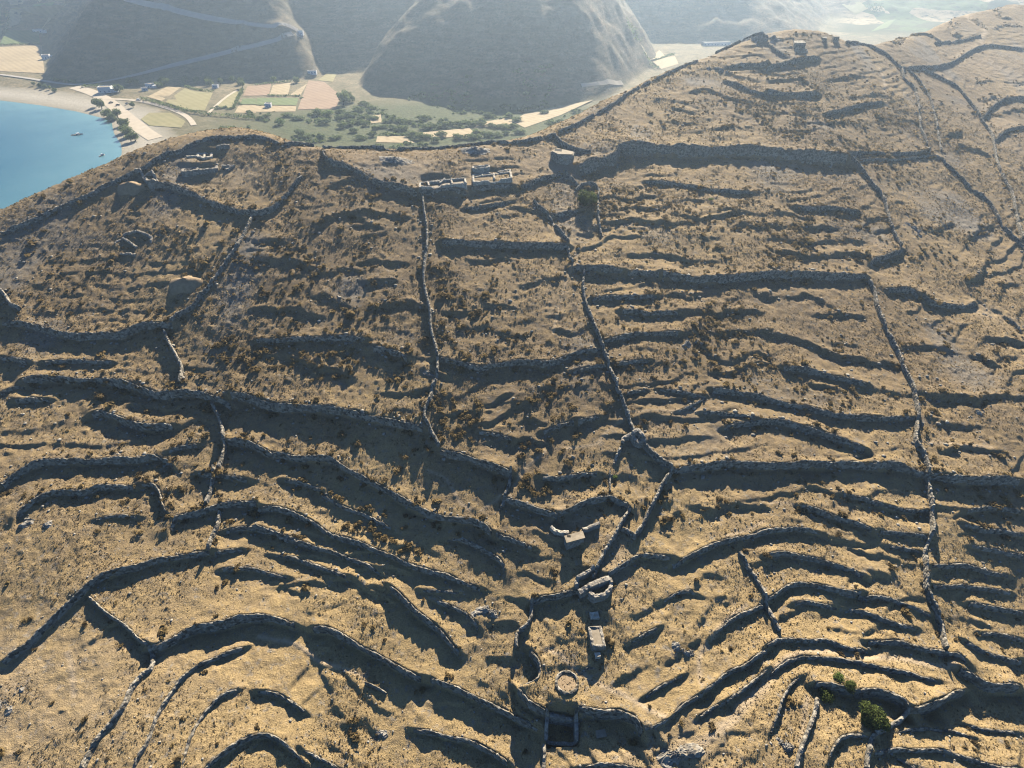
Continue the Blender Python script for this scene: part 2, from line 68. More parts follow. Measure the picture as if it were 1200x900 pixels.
-1997 -1974 -1922 -1860 -1795 -1724 -1650 -1576 -1503 -1435 -1373 -1312 -1249 -1179 -1105 -1044 -989 -939 -905 -882 -871 -888 -925 -987 -1028 -1040 -1037 -1032 -1027 -1021 -1012 -994 -963 -928 -888 -840 -776 -729 -720 -729 -738 -746 -753 -760 -767 -773 -778 -783 -788 -794 -800 -808 -817 -829 -842 -858 -874 -892 -911 -930 -950 -969 -989 -1008 -1027 -1045 -1063 -1079 -1096 -1111 -1126 -1141 -1156 -1171 -1186 -1201 -1216 -1232 -1247 -1263 -1279 -1295 -1311 -1326 -1336 -1338 -1338 -1338 -1338 -1338 -1338 -1338 -1338 -1338 -1338 -1338
-2000 -1995 -1968 -1913 -1843 -1769 -1695 -1622 -1553 -1489 -1428 -1367 -1300 -1226 -1159 -1102 -1048 -1005 -977 -957 -958 -982 -1032 -1086 -1120 -1124 -1119 -1113 -1108 -1101 -1092 -1072 -1040 -1005 -963 -915 -845 -769 -718 -709 -719 -727 -735 -742 -748 -755 -760 -765 -770 -774 -780 -786 -795 -805 -818 -833 -849 -867 -886 -906 -926 -946 -965 -985 -1004 -1023 -1041 -1059 -1075 -1092 -1107 -1123 -1138 -1153 -1168 -1183 -1198 -1213 -1228 -1244 -1260 -1275 -1291 -1307 -1322 -1332 -1334 -1334 -1334 -1334 -1334 -1334 -1334 -1334 -1334 -1334
-2000 -2000 -1993 -1957 -1889 -1815 -1741 -1670 -1606 -1545 -1483 -1419 -1347 -1275 -1215 -1160 -1110 -1075 -1050 -1035 -1048 -1078 -1140 -1184 -1207 -1206 -1200 -1195 -1189 -1182 -1172 -1150 -1118 -1083 -1041 -992 -921 -839 -758 -705 -699 -708 -716 -723 -730 -736 -742 -747 -751 -755 -759 -764 -772 -782 -794 -808 -825 -842 -861 -881 -901 -921 -942 -962 -981 -1000 -1019 -1037 -1055 -1071 -1088 -1103 -1119 -1134 -1149 -1164 -1179 -1195 -1210 -1225 -1241 -1256 -1272 -1288 -1304 -1318 -1328 -1330 -1330 -1330 -1330 -1330 -1330 -1330 -1330 -1330
-2000 -2000 -2000 -1987 -1934 -1861 -1789 -1723 -1662 -1600 -1538 -1469 -1394 -1330 -1274 -1220 -1177 -1148 -1126 -1122 -1141 -1180 -1240 -1278 -1291 -1288 -1282 -1277 -1271 -1263 -1253 -1228 -1196 -1162 -1120 -1071 -1000 -917 -827 -736 -690 -688 -696 -704 -711 -718 -723 -728 -732 -735 -739 -743 -749 -758 -770 -784 -800 -817 -836 -856 -876 -897 -918 -938 -958 -977 -997 -1015 -1033 -1050 -1067 -1084 -1099 -1115 -1130 -1146 -1161 -1176 -1191 -1206 -1222 -1237 -1253 -1269 -1284 -1300 -1315 -1324 -1326 -1326 -1326 -1326 -1326 -1326 -1326 -1326
-2000 -2000 -2000 -1998 -1970 -1908 -1841 -1778 -1717 -1655 -1590 -1516 -1446 -1388 -1333 -1282 -1248 -1222 -1204 -1212 -1237 -1289 -1340 -1372 -1376 -1371 -1364 -1359 -1352 -1345 -1334 -1307 -1276 -1241 -1199 -1151 -1081 -998 -909 -801 -712 -677 -677 -685 -692 -699 -705 -710 -714 -716 -719 -722 -727 -735 -745 -759 -774 -792 -811 -831 -852 -872 -893 -914 -934 -954 -974 -993 -1011 -1029 -1046 -1063 -1080 -1095 -1111 -1127 -1142 -1157 -1172 -1188 -1203 -1218 -1234 -1250 -1265 -1281 -1297 -1311 -1320 -1322 -1322 -1322 -1322 -1322 -1322 -1322
-2000 -2000 -2000 -2000 -1992 -1953 -1895 -1834 -1773 -1709 -1637 -1563 -1502 -1447 -1393 -1350 -1321 -1298 -1289 -1304 -1334 -1395 -1437 -1460 -1459 -1453 -1447 -1441 -1434 -1426 -1415 -1387 -1355 -1321 -1279 -1232 -1162 -1081 -993 -884 -774 -697 -665 -665 -673 -680 -686 -691 -695 -697 -699 -701 -704 -711 -720 -733 -749 -766 -785 -805 -826 -848 -869 -890 -911 -931 -951 -970 -989 -1007 -1025 -1042 -1059 -1076 -1092 -1107 -1123 -1138 -1154 -1169 -1184 -1200 -1215 -1231 -1246 -1262 -1278 -1293 -1308 -1316 -1318 -1318 -1318 -1318 -1318 -1318
-2000 -2000 -2000 -2000 -2000 -1988 -1949 -1890 -1827 -1759 -1685 -1618 -1561 -1506 -1456 -1422 -1395 -1375 -1378 -1399 -1439 -1496 -1531 -1545 -1542 -1535 -1529 -1523 -1516 -1508 -1495 -1466 -1435 -1401 -1360 -1313 -1244 -1164 -1077 -969 -857 -758 -686 -654 -653 -660 -667 -672 -676 -679 -679 -680 -682 -687 -696 -708 -723 -741 -760 -780 -801 -823 -845 -866 -887 -908 -928 -948 -967 -985 -1004 -1021 -1038 -1055 -1072 -1088 -1103 -1119 -1135 -1150 -1165 -1181 -1196 -1212 -1227 -1243 -1258 -1274 -1290 -1304 -1312 -1314 -1314 -1314 -1314 -1314
-2000 -2000 -2000 -2000 -2000 -2000 -1987 -1944 -1880 -1807 -1735 -1676 -1621 -1567 -1524 -1495 -1471 -1457 -1469 -1494 -1548 -1595 -1625 -1630 -1625 -1617 -1612 -1606 -1598 -1590 -1575 -1546 -1515 -1481 -1440 -1394 -1326 -1247 -1162 -1057 -944 -840 -748 -675 -641 -640 -647 -653 -657 -660 -660 -659 -660 -663 -671 -682 -697 -715 -734 -755 -776 -798 -820 -842 -864 -885 -905 -925 -944 -963 -982 -1000 -1017 -1034 -1051 -1068 -1084 -1100 -1115 -1131 -1146 -1162 -1177 -1193 -1208 -1224 -1239 -1255 -1271 -1286 -1300 -1308 -1310 -1310 -1310 -1310
-2000 -2000 -2000 -2000 -2000 -2000 -2000 -1984 -1929 -1855 -1791 -1735 -1681 -1631 -1596 -1569 -1547 -1546 -1562 -1592 -1652 -1691 -1715 -1714 -1707 -1700 -1694 -1688 -1680 -1671 -1654 -1626 -1595 -1561 -1520 -1475 -1409 -1330 -1247 -1144 -1033 -926 -832 -739 -661 -628 -627 -633 -637 -640 -640 -639 -638 -640 -645 -656 -671 -689 -709 -729 -751 -773 -796 -818 -840 -861 -882 -902 -922 -941 -960 -978 -996 -1013 -1031 -1047 -1064 -1080 -1096 -1112 -1127 -1143 -1158 -1174 -1189 -1205 -1220 -1236 -1252 -1267 -1283 -1297 -1305 -1307 -1307 -1307
-2000 -2000 -2000 -2000 -2000 -2000 -2000 -1997 -1967 -1908 -1850 -1795 -1742 -1699 -1670 -1644 -1626 -1636 -1656 -1700 -1752 -1786 -1800 -1797 -1790 -1783 -1777 -1770 -1762 -1753 -1734 -1706 -1675 -1641 -1601 -1556 -1491 -1414 -1332 -1232 -1122 -1014 -920 -825 -725 -646 -616 -612 -617 -620 -621 -618 -616 -616 -620 -630 -645 -663 -682 -703 -725 -748 -771 -794 -817 -838 -859 -880 -899 -919 -938 -956 -974 -992 -1010 -1027 -1043 -1060 -1076 -1092 -1108 -1124 -1139 -1155 -1170 -1186 -1201 -1217 -1233 -1248 -1264 -1280 -1293 -1301 -1303 -1303
-2000 -2000 -2000 -2000 -2000 -2000 -2000 -2000 -1992 -1959 -1909 -1855 -1805 -1771 -1744 -1721 -1714 -1727 -1752 -1808 -1851 -1879 -1885 -1880 -1872 -1866 -1859 -1852 -1845 -1835 -1815 -1786 -1755 -1722 -1682 -1638 -1574 -1497 -1417 -1320 -1211 -1103 -1009 -915 -813 -713 -643 -606 -598 -600 -600 -598 -594 -593 -596 -604 -618 -636 -656 -678 -700 -723 -746 -770 -793 -815 -837 -857 -877 -897 -916 -934 -953 -971 -988 -1006 -1023 -1040 -1056 -1072 -1088 -1104 -1120 -1136 -1151 -1167 -1182 -1198 -1213 -1229 -1245 -1260 -1276 -1290 -1297 -1299
-2000 -2000 -2000 -2000 -2000 -2000 -2000 -2000 -2000 -1992 -1963 -1917 -1874 -1844 -1818 -1799 -1803 -1820 -1853 -1908 -1941 -1963 -1963 -1957 -1950 -1944 -1939 -1933 -1926 -1917 -1895 -1866 -1835 -1802 -1763 -1719 -1656 -1581 -1502 -1408 -1301 -1193 -1098 -1006 -906 -802 -713 -646 -602 -584 -580 -577 -573 -570 -571 -578 -591 -609 -629 -651 -674 -698 -721 -745 -769 -792 -814 -835 -855 -875 -894 -913 -931 -949 -967 -985 -1002 -1019 -1036 -1052 -1068 -1085 -1100 -1116 -1132 -1148 -1163 -1179 -1194 -1210 -1226 -1241 -1257 -1273 -1286 -1293
-2000 -2000 -2000 -2000 -2000 -2000 -2000 -2000 -2000 -2000 -1993 -1971 -1943 -1918 -1894 -1883 -1894 -1914 -1950 -1984 -1993 -1997 -1996 -1995 -1994 -1994 -1993 -1992 -1991 -1987 -1968 -1943 -1916 -1883 -1844 -1801 -1739 -1664 -1586 -1495 -1390 -1283 -1189 -1097 -999 -896 -799 -724 -656 -600 -567 -555 -551 -548 -547 -552 -564 -582 -602 -625 -648 -672 -696 -720 -745 -769 -791 -813 -833 -853 -872 -891 -910 -928 -946 -963 -981 -998 -1015 -1032 -1048 -1065 -1081 -1097 -1113 -1128 -1144 -1160 -1175 -1191 -1207 -1222 -1238 -1254 -1269 -1282
-2000 -2000 -2000 -2000 -2000 -2000 -2000 -2000 -2000 -2000 -2000 -1997 -1992 -1982 -1965 -1964 -1976 -1987 -1995 -2000 -2000 -2000 -2000 -2000 -2000 -2000 -2000 -2000 -2000 -2000 -1997 -1993 -1984 -1958 -1924 -1882 -1821 -1748 -1671 -1583 -1480 -1374 -1278 -1188 -1093 -991 -890 -811 -740 -668 -596 -548 -532 -526 -524 -528 -538 -554 -575 -598 -622 -647 -671 -696 -721 -745 -769 -791 -812 -832 -851 -870 -888 -906 -924 -942 -960 -977 -994 -1011 -1028 -1045 -1061 -1077 -1093 -1109 -1125 -1140 -1156 -1172 -1187 -1203 -1219 -1234 -1250 -1264
-2000 -2000 -2000 -2000 -2000 -2000 -2000 -2000 -2000 -2000 -2000 -2000 -2000 -1999 -1996 -1996 -1998 -2000 -2000 -2000 -2000 -2000 -2000 -2000 -2000 -2000 -2000 -2000 -2000 -2000 -2000 -2000 -2000 -1996 -1986 -1957 -1904 -1832 -1756 -1670 -1569 -1464 -1368 -1279 -1187 -1086 -985 -902 -829 -756 -671 -591 -541 -519 -509 -506 -513 -527 -548 -572 -596 -621 -646 -672 -696 -722 -746 -769 -790 -811 -830 -849 -867 -885 -903 -921 -939 -956 -973 -991 -1008 -1024 -1041 -1057 -1073 -1089 -1105 -1121 -1137 -1153 -1168 -1184 -1200 -1215 -1231 -1245
-2000 -2000 -2000 -2000 -2000 -2000 -2000 -2000 -2000 -2000 -2000 -2000 -2000 -2000 -2000 -2000 -2000 -2000 -2000 -2000 -2000 -2000 -2000 -2000 -2000 -2000 -2000 -2000 -2000 -2000 -2000 -2000 -2000 -2000 -2000 -1994 -1972 -1915 -1841 -1757 -1658 -1555 -1458 -1370 -1280 -1182 -1082 -994 -920 -848 -766 -676 -602 -566 -536 -508 -500 -508 -527 -556 -580 -597 -621 -647 -672 -698 -723 -747 -769 -790 -809 -828 -846 -864 -882 -900 -917 -935 -953 -970 -987 -1004 -1021 -1037 -1053 -1070 -1086 -1102 -1117 -1133 -1149 -1165 -1180 -1196 -1212 -1226
-2000 -2000 -2000 -2000 -2000 -2000 -2000 -2000 -2000 -2000 -2000 -2000 -2000 -2000 -2000 -2000 -2000 -2000 -2000 -2000 -2000 -2000 -2000 -2000 -2000 -2000 -2000 -2000 -2000 -2000 -2000 -2000 -2000 -2000 -2000 -2000 -1998 -1980 -1924 -1844 -1747 -1645 -1547 -1460 -1372 -1277 -1178 -1085 -1011 -940 -864 -774 -686 -640 -606 -568 -541 -530 -539 -573 -605 -601 -599 -622 -648 -674 -700 -724 -747 -769 -789 -807 -826 -843 -861 -879 -896 -914 -932 -949 -966 -983 -1000 -1017 -1033 -1050 -1066 -1082 -1098 -1114 -1130 -1145 -1161 -1177 -1193 -1206
-2000 -2000 -2000 -2000 -2000 -2000 -2000 -2000 -2000 -2000 -2000 -2000 -2000 -2000 -2000 -2000 -2000 -2000 -2000 -2000 -2000 -2000 -2000 -2000 -2000 -2000 -2000 -2000 -2000 -2000 -2000 -2000 -2000 -2000 -2000 -2000 -2000 -2000 -1983 -1928 -1835 -1734 -1636 -1550 -1464 -1372 -1273 -1178 -1103 -1034 -961 -874 -783 -721 -686 -647 -610 -594 -590 -611 -662 -667 -618 -602 -623 -650 -677 -702 -726 -748 -768 -787 -806 -823 -841 -858 -876 -893 -911 -928 -945 -962 -980 -996 -1013 -1030 -1046 -1062 -1078 -1094 -1110 -1126 -1142 -1158 -1173 -1187
-2000 -2000 -2000 -2000 -2000 -2000 -2000 -2000 -2000 -2000 -2000 -2000 -2000 -2000 -2000 -2000 -2000 -2000 -2000 -2000 -2000 -2000 -2000 -2000 -2000 -2000 -2000 -2000 -2000 -2000 -2000 -2000 -2000 -2000 -2000 -2000 -2000 -2000 -2000 -1982 -1919 -1824 -1725 -1640 -1555 -1466 -1369 -1273 -1195 -1126 -1056 -973 -883 -806 -768 -733 -692 -668 -654 -663 -709 -740 -699 -626 -605 -626 -653 -679 -704 -727 -748 -767 -786 -803 -821 -838 -855 -872 -890 -907 -924 -942 -959 -976 -993 -1009 -1026 -1042 -1058 -1075 -1091 -1107 -1122 -1138 -1154 -1168
-2000 -2000 -2000 -2000 -2000 -2000 -2000 -2000 -2000 -2000 -2000 -2000 -2000 -2000 -2000 -2000 -2000 -2000 -2000 -2000 -2000 -2000 -2000 -2000 -2000 -2000 -2000 -2000 -2000 -2000 -2000 -2000 -2000 -2000 -2000 -2000 -2000 -2000 -2000 -2000 -1980 -1911 -1815 -1729 -1646 -1559 -1465 -1369 -1288 -1218 -1149 -1074 -985 -898 -852 -819 -779 -745 -730 -729 -755 -808 -810 -722 -632 -607 -628 -655 -681 -706 -727 -748 -766 -784 -801 -818 -835 -852 -869 -886 -904 -921 -938 -955 -972 -989 -1006 -1022 -1039 -1055 -1071 -1087 -1103 -1119 -1135 -1149
-2000 -2000 -2000 -2000 -2000 -2000 -2000 -2000 -2000 -2000 -2000 -2000 -2000 -2000 -2000 -2000 -2000 -2000 -2000 -2000 -2000 -2000 -2000 -2000 -2000 -2000 -2000 -2000 -2000 -2000 -2000 -2000 -2000 -2000 -2000 -2000 -2000 -2000 -2000 -2000 -2000 -1977 -1905 -1819 -1737 -1652 -1560 -1465 -1379 -1310 -1243 -1173 -1086 -997 -937 -903 -866 -826 -808 -798 -809 -859 -890 -846 -734 -636 -610 -631 -658 -684 -707 -728 -747 -765 -782 -798 -815 -831 -848 -866 -883 -900 -917 -935 -952 -969 -985 -1002 -1018 -1035 -1051 -1067 -1083 -1099 -1115 -1129
-2000 -2000 -2000 -2000 -2000 -2000 -2000 -2000 -2000 -2000 -2000 -2000 -2000 -2000 -2000 -2000 -2000 -2000 -2000 -2000 -2000 -2000 -2000 -2000 -2000 -2000 -2000 -2000 -2000 -2000 -2000 -2000 -2000 -2000 -2000 -2000 -2000 -2000 -2000 -2000 -2000 -1999 -1973 -1908 -1827 -1744 -1654 -1560 -1471 -1401 -1335 -1268 -1186 -1098 -1024 -987 -954 -915 -887 -873 -875 -907 -960 -962 -872 -742 -637 -612 -635 -661 -686 -708 -727 -746 -763 -779 -795 -811 -828 -845 -862 -879 -897 -914 -931 -948 -965 -982 -998 -1015 -1031 -1047 -1064 -1080 -1096 -1110
-2000 -2000 -2000 -2000 -2000 -2000 -2000 -2000 -2000 -2000 -2000 -2000 -2000 -2000 -2000 -2000 -2000 -2000 -2000 -2000 -2000 -2000 -2000 -2000 -2000 -2000 -2000 -2000 -2000 -2000 -2000 -2000 -2000 -2000 -2000 -2000 -2000 -2000 -2000 -2000 -2000 -2000 -1999 -1976 -1916 -1835 -1748 -1656 -1565 -1493 -1427 -1361 -1286 -1200 -1116 -1072 -1041 -1003 -967 -952 -945 -959 -1012 -1044 -1001 -888 -747 -638 -614 -638 -664 -687 -708 -727 -744 -760 -776 -792 -808 -825 -842 -859 -876 -893 -910 -927 -944 -961 -978 -995 -1011 -1028 -1044 -1060 -1076 -1090
-2000 -2000 -2000 -2000 -2000 -2000 -2000 -2000 -2000 -2000 -2000 -2000 -2000 -2000 -2000 -2000 -2000 -2000 -2000 -2000 -2000 -2000 -2000 -2000 -2000 -2000 -2000 -2000 -2000 -2000 -2000 -2000 -2000 -2000 -2000 -2000 -2000 -2000 -2000 -2000 -2000 -2000 -2000 -1999 -1980 -1923 -1841 -1751 -1660 -1584 -1519 -1454 -1385 -1302 -1215 -1157 -1125 -1091 -1053 -1031 -1018 -1024 -1061 -1114 -1117 -1030 -899 -750 -638 -616 -641 -666 -688 -708 -725 -742 -758 -773 -789 -805 -822 -838 -856 -873 -890 -907 -924 -941 -958 -974 -991 -1008 -1024 -1040 -1056 -1070
-2000 -2000 -2000 -2000 -2000 -2000 -2000 -2000 -2000 -2000 -2000 -2000 -2000 -2000 -2000 -2000 -2000 -2000 -2000 -2000 -2000 -2000 -2000 -2000 -2000 -2000 -2000 -2000 -2000 -2000 -2000 -2000 -2000 -2000 -2000 -2000 -2000 -2000 -2000 -2000 -2000 -2000 -2000 -2000 -2000 -1983 -1929 -1845 -1755 -1675 -1610 -1547 -1482 -1402 -1316 -1244 -1209 -1179 -1141 -1111 -1098 -1094 -1110 -1167 -1199 -1158 -1049 -907 -751 -638 -618 -644 -668 -688 -707 -723 -739 -755 -770 -786 -802 -818 -835 -852 -869 -886 -903 -920 -937 -954 -971 -987 -1004 -1020 -1037 -1051
-2000 -2000 -2000 -2000 -2000 -2000 -2000 -2000 -2000 -2000 -2000 -2000 -2000 -2000 -2000 -2000 -2000 -2000 -2000 -2000 -2000 -2000 -2000 -2000 -2000 -2000 -2000 -2000 -2000 -2000 -2000 -2000 -2000 -2000 -2000 -2000 -2000 -2000 -2000 -2000 -2000 -2000 -2000 -2000 -2000 -2000 -1984 -1932 -1850 -1766 -1701 -1638 -1575 -1501 -1417 -1336 -1293 -1265 -1229 -1192 -1177 -1166 -1175 -1216 -1269 -1273 -1189 -1063 -912 -750 -637 -620 -646 -668 -688 -705 -721 -737 -752 -767 -782 -799 -815 -832 -849 -866 -883 -900 -917 -934 -950 -967 -984 -1000 -1017 -1031
-2000 -2000 -2000 -2000 -2000 -2000 -2000 -2000 -2000 -2000 -2000 -2000 -2000 -2000 -2000 -2000 -2000 -2000 -2000 -2000 -2000 -2000 -2000 -2000 -2000 -2000 -2000 -2000 -2000 -2000 -2000 -2000 -2000 -2000 -2000 -2000 -2000 -2000 -2000 -2000 -2000 -2000 -2000 -2000 -2000 -2000 -2000 -1986 -1935 -1858 -1791 -1730 -1668 -1600 -1518 -1435 -1379 -1349 -1318 -1281 -1256 -1244 -1245 -1265 -1323 -1354 -1316 -1211 -1074 -915 -749 -639 -623 -648 -668 -687 -703 -719 -734 -749 -764 -779 -795 -812 -829 -846 -863 -879 -896 -913 -930 -947 -964 -980 -997 -1011
-2000 -2000 -2000 -2000 -2000 -2000 -2000 -2000 -2000 -2000 -2000 -2000 -2000 -2000 -2000 -2000 -2000 -2000 -2000 -2000 -2000 -2000 -2000 -2000 -2000 -2000 -2000 -2000 -2000 -2000 -2000 -2000 -2000 -2000 -2000 -2000 -2000 -2000 -2000 -2000 -2000 -2000 -2000 -2000 -2000 -2000 -2000 -2000 -1987 -1942 -1882 -1820 -1760 -1697 -1618 -1534 -1465 -1432 -1404 -1368 -1336 -1324 -1316 -1328 -1373 -1425 -1429 -1349 -1228 -1083 -917 -749 -637 -625 -648 -668 -685 -701 -716 -731 -746 -760 -776 -792 -809 -825 -842 -859 -876 -893 -910 -927 -943 -960 -977 -991
-2000 -2000 -2000 -2000 -2000 -2000 -2000 -2000 -2000 -2000 -2000 -2000 -2000 -2000 -2000 -2000 -2000 -2000 -2000 -2000 -2000 -2000 -2000 -2000 -2000 -2000 -2000 -2000 -2000 -2000 -2000 -2000 -2000 -2000 -2000 -2000 -2000 -2000 -2000 -2000 -2000 -2000 -2000 -2000 -2000 -2000 -2000 -2000 -2000 -1990 -1959 -1911 -1851 -1790 -1716 -1635 -1557 -1516 -1489 -1456 -1421 -1402 -1392 -1396 -1421 -1480 -1510 -1474 -1374 -1242 -1089 -914 -733 -631 -627 -648 -667 -683 -699 -713 -728 -742 -757 -773 -789 -805 -822 -839 -856 -873 -890 -906 -923 -940 -956 -971
-2000 -2000 -2000 -2000 -2000 -2000 -2000 -2000 -2000 -2000 -2000 -2000 -2000 -2000 -2000 -2000 -2000 -2000 -2000 -2000 -2000 -2000 -2000 -2000 -2000 -2000 -2000 -2000 -2000 -2000 -2000 -2000 -2000 -2000 -2000 -2000 -2000 -2000 -2000 -2000 -2000 -2000 -2000 -2000 -2000 -2000 -2000 -2000 -2000 -2000 -1996 -1982 -1938 -1882 -1815 -1736 -1655 -1601 -1572 -1544 -1509 -1481 -1471 -1467 -1480 -1529 -1581 -1586 -1509 -1393 -1254 -1094 -907 -716 -625 -627 -647 -665 -681 -696 -710 -725 -739 -754 -770 -786 -802 -819 -836 -852 -869 -886 -903 -920 -936 -951
-2000 -2000 -2000 -2000 -2000 -2000 -2000 -2000 -2000 -2000 -2000 -2000 -2000 -2000 -2000 -2000 -2000 -2000 -2000 -2000 -2000 -2000 -2000 -2000 -2000 -2000 -2000 -2000 -2000 -2000 -2000 -2000 -2000 -2000 -2000 -2000 -2000 -2000 -2000 -2000 -2000 -2000 -2000 -2000 -2000 -2000 -2000 -2000 -2000 -2000 -2000 -2000 -1989 -1962 -1910 -1835 -1754 -1687 -1655 -1629 -1596 -1562 -1548 -1540 -1548 -1578 -1637 -1667 -1632 -1536 -1410 -1263 -1095 -891 -696 -619 -627 -646 -663 -678 -693 -707 -721 -736 -751 -767 -783 -799 -816 -832 -849 -866 -883 -899 -916 -931
-2000 -2000 -2000 -2000 -2000 -2000 -2000 -2000 -2000 -2000 -2000 -2000 -2000 -2000 -2000 -2000 -2000 -2000 -2000 -2000 -2000 -2000 -2000 -2000 -2000 -2000 -2000 -2000 -2000 -2000 -2000 -2000 -2000 -2000 -2000 -2000 -2000 -2000 -2000 -2000 -2000 -2000 -2000 -2000 -2000 -2000 -2000 -2000 -2000 -2000 -2000 -2000 -2000 -1997 -1981 -1928 -1854 -1779 -1739 -1713 -1684 -1649 -1627 -1618 -1617 -1634 -1686 -1737 -1743 -1669 -1558 -1424 -1270 -1092 -868 -675 -614 -626 -644 -660 -675 -690 -704 -718 -733 -748 -764 -780 -796 -812 -829 -846 -862 -879 -896 -910
-2000 -2000 -2000 -2000 -2000 -2000 -2000 -2000 -2000 -2000 -2000 -2000 -2000 -2000 -2000 -2000 -2000 -2000 -2000 -2000 -2000 -2000 -2000 -2000 -2000 -2000 -2000 -2000 -2000 -2000 -2000 -2000 -2000 -2000 -2000 -2000 -2000 -2000 -2000 -2000 -2000 -2000 -2000 -2000 -2000 -2000 -2000 -2000 -2000 -2000 -2000 -2000 -2000 -2000 -2000 -1986 -1944 -1876 -1823 -1796 -1770 -1736 -1706 -1696 -1689 -1700 -1734 -1794 -1823 -1791 -1698 -1577 -1436 -1276 -1084 -846 -664 -613 -625 -642 -658 -672 -687 -701 -715 -730 -745 -760 -776 -793 -809 -826 -842 -859 -876 -890
-2000 -2000 -2000 -2000 -2000 -2000 -2000 -2000 -2000 -2000 -2000 -2000 -2000 -2000 -2000 -2000 -2000 -2000 -2000 -2000 -2000 -2000 -2000 -2000 -2000 -2000 -2000 -2000 -2000 -2000 -2000 -2000 -2000 -2000 -2000 -2000 -2000 -2000 -2000 -2000 -2000 -2000 -2000 -2000 -2000 -2000 -2000 -2000 -2000 -2000 -2000 -2000 -2000 -2000 -2000 -2000 -1991 -1958 -1909 -1878 -1854 -1824 -1791 -1774 -1766 -1769 -1787 -1843 -1893 -1900 -1829 -1722 -1594 -1446 -1277 -1064 -824 -659 -613 -623 -640 -655 -669 -683 -697 -712 -726 -742 -757 -773 -789 -806 -822 -839 -855 -870
-2000 -2000 -2000 -2000 -2000 -2000 -2000 -2000 -2000 -2000 -2000 -2000 -2000 -2000 -2000 -2000 -2000 -2000 -2000 -2000 -2000 -2000 -2000 -2000 -2000 -2000 -2000 -2000 -2000 -2000 -2000 -2000 -2000 -2000 -2000 -2000 -2000 -2000 -2000 -2000 -2000 -2000 -2000 -2000 -2000 -2000 -2000 -2000 -2000 -2000 -2000 -2000 -2000 -2000 -2000 -2000 -2000 -1996 -1979 -1956 -1935 -1910 -1878 -1853 -1845 -1840 -1852 -1890 -1951 -1973 -1939 -1860 -1744 -1609 -1456 -1276 -1043 -807 -657 -612 -621 -637 -652 -666 -680 -694 -708 -723 -738 -754 -770 -786 -802 -819 -835 -850
-2000 -2000 -2000 -2000 -2000 -2000 -2000 -2000 -2000 -2000 -2000 -2000 -2000 -2000 -2000 -2000 -2000 -2000 -2000 -2000 -2000 -2000 -2000 -2000 -2000 -2000 -2000 -2000 -2000 -2000 -2000 -2000 -2000 -2000 -2000 -2000 -2000 -2000 -2000 -2000 -2000 -2000 -2000 -2000 -2000 -2000 -2000 -2000 -2000 -2000 -2000 -2000 -2000 -2000 -2000 -2000 -2000 -2000 -1999 -1995 -1992 -1984 -1957 -1930 -1922 -1915 -1921 -1940 -1986 -1998 -1994 -1965 -1883 -1763 -1622 -1462 -1262 -1022 -801 -657 -611 -619 -634 -649 -663 -677 -691 -705 -720 -735 -751 -767 -783 -799 -816 -830
-2000 -2000 -2000 -2000 -2000 -2000 -2000 -2000 -2000 -2000 -2000 -2000 -2000 -2000 -2000 -2000 -2000 -2000 -2000 -2000 -2000 -2000 -2000 -2000 -2000 -2000 -2000 -2000 -2000 -2000 -2000 -2000 -2000 -2000 -2000 -2000 -2000 -2000 -2000 -2000 -2000 -2000 -2000 -2000 -2000 -2000 -2000 -2000 -2000 -2000 -2000 -2000 -2000 -2000 -2000 -2000 -2000 -2000 -2000 -2000 -2000 -2000 -1996 -1991 -1988 -1984 -1984 -1990 -2000 -2000 -2000 -1999 -1975 -1900 -1780 -1634 -1463 -1243 -1003 -799 -659 -610 -616 -631 -646 -660 -673 -687 -702 -717 -732 -747 -763 -779 -796 -810
-2000 -2000 -2000 -2000 -2000 -2000 -2000 -2000 -2000 -2000 -2000 -2000 -2000 -2000 -2000 -2000 -2000 -2000 -2000 -2000 -2000 -2000 -2000 -2000 -2000 -2000 -2000 -2000 -2000 -2000 -2000 -2000 -2000 -2000 -2000 -2000 -2000 -2000 -2000 -2000 -2000 -2000 -2000 -2000 -2000 -2000 -2000 -2000 -2000 -2000 -2000 -2000 -2000 -2000 -2000 -2000 -2000 -2000 -2000 -2000 -2000 -2000 -2000 -2000 -2000 -1999 -1999 -2000 -2000 -2000 -2000 -2000 -2000 -1981 -1915 -1796 -1643 -1457 -1225 -996 -802 -663 -612 -614 -628 -642 -656 -670 -684 -698 -713 -729 -744 -760 -776 -790
-2000 -2000 -2000 -2000 -2000 -2000 -2000 -2000 -2000 -2000 -2000 -2000 -2000 -2000 -2000 -2000 -2000 -2000 -2000 -2000 -2000 -2000 -2000 -2000 -2000 -2000 -2000 -2000 -2000 -2000 -2000 -2000 -2000 -2000 -2000 -2000 -2000 -2000 -2000 -2000 -2000 -2000 -2000 -2000 -2000 -2000 -2000 -2000 -2000 -2000 -2000 -2000 -2000 -2000 -2000 -2000 -2000 -2000 -2000 -2000 -2000 -2000 -2000 -2000 -2000 -2000 -2000 -2000 -2000 -2000 -2000 -2000 -2000 -2000 -1986 -1929 -1811 -1649 -1444 -1208 -995 -811 -677 -618 -611 -625 -639 -653 -667 -681 -695 -710 -725 -741 -757 -771
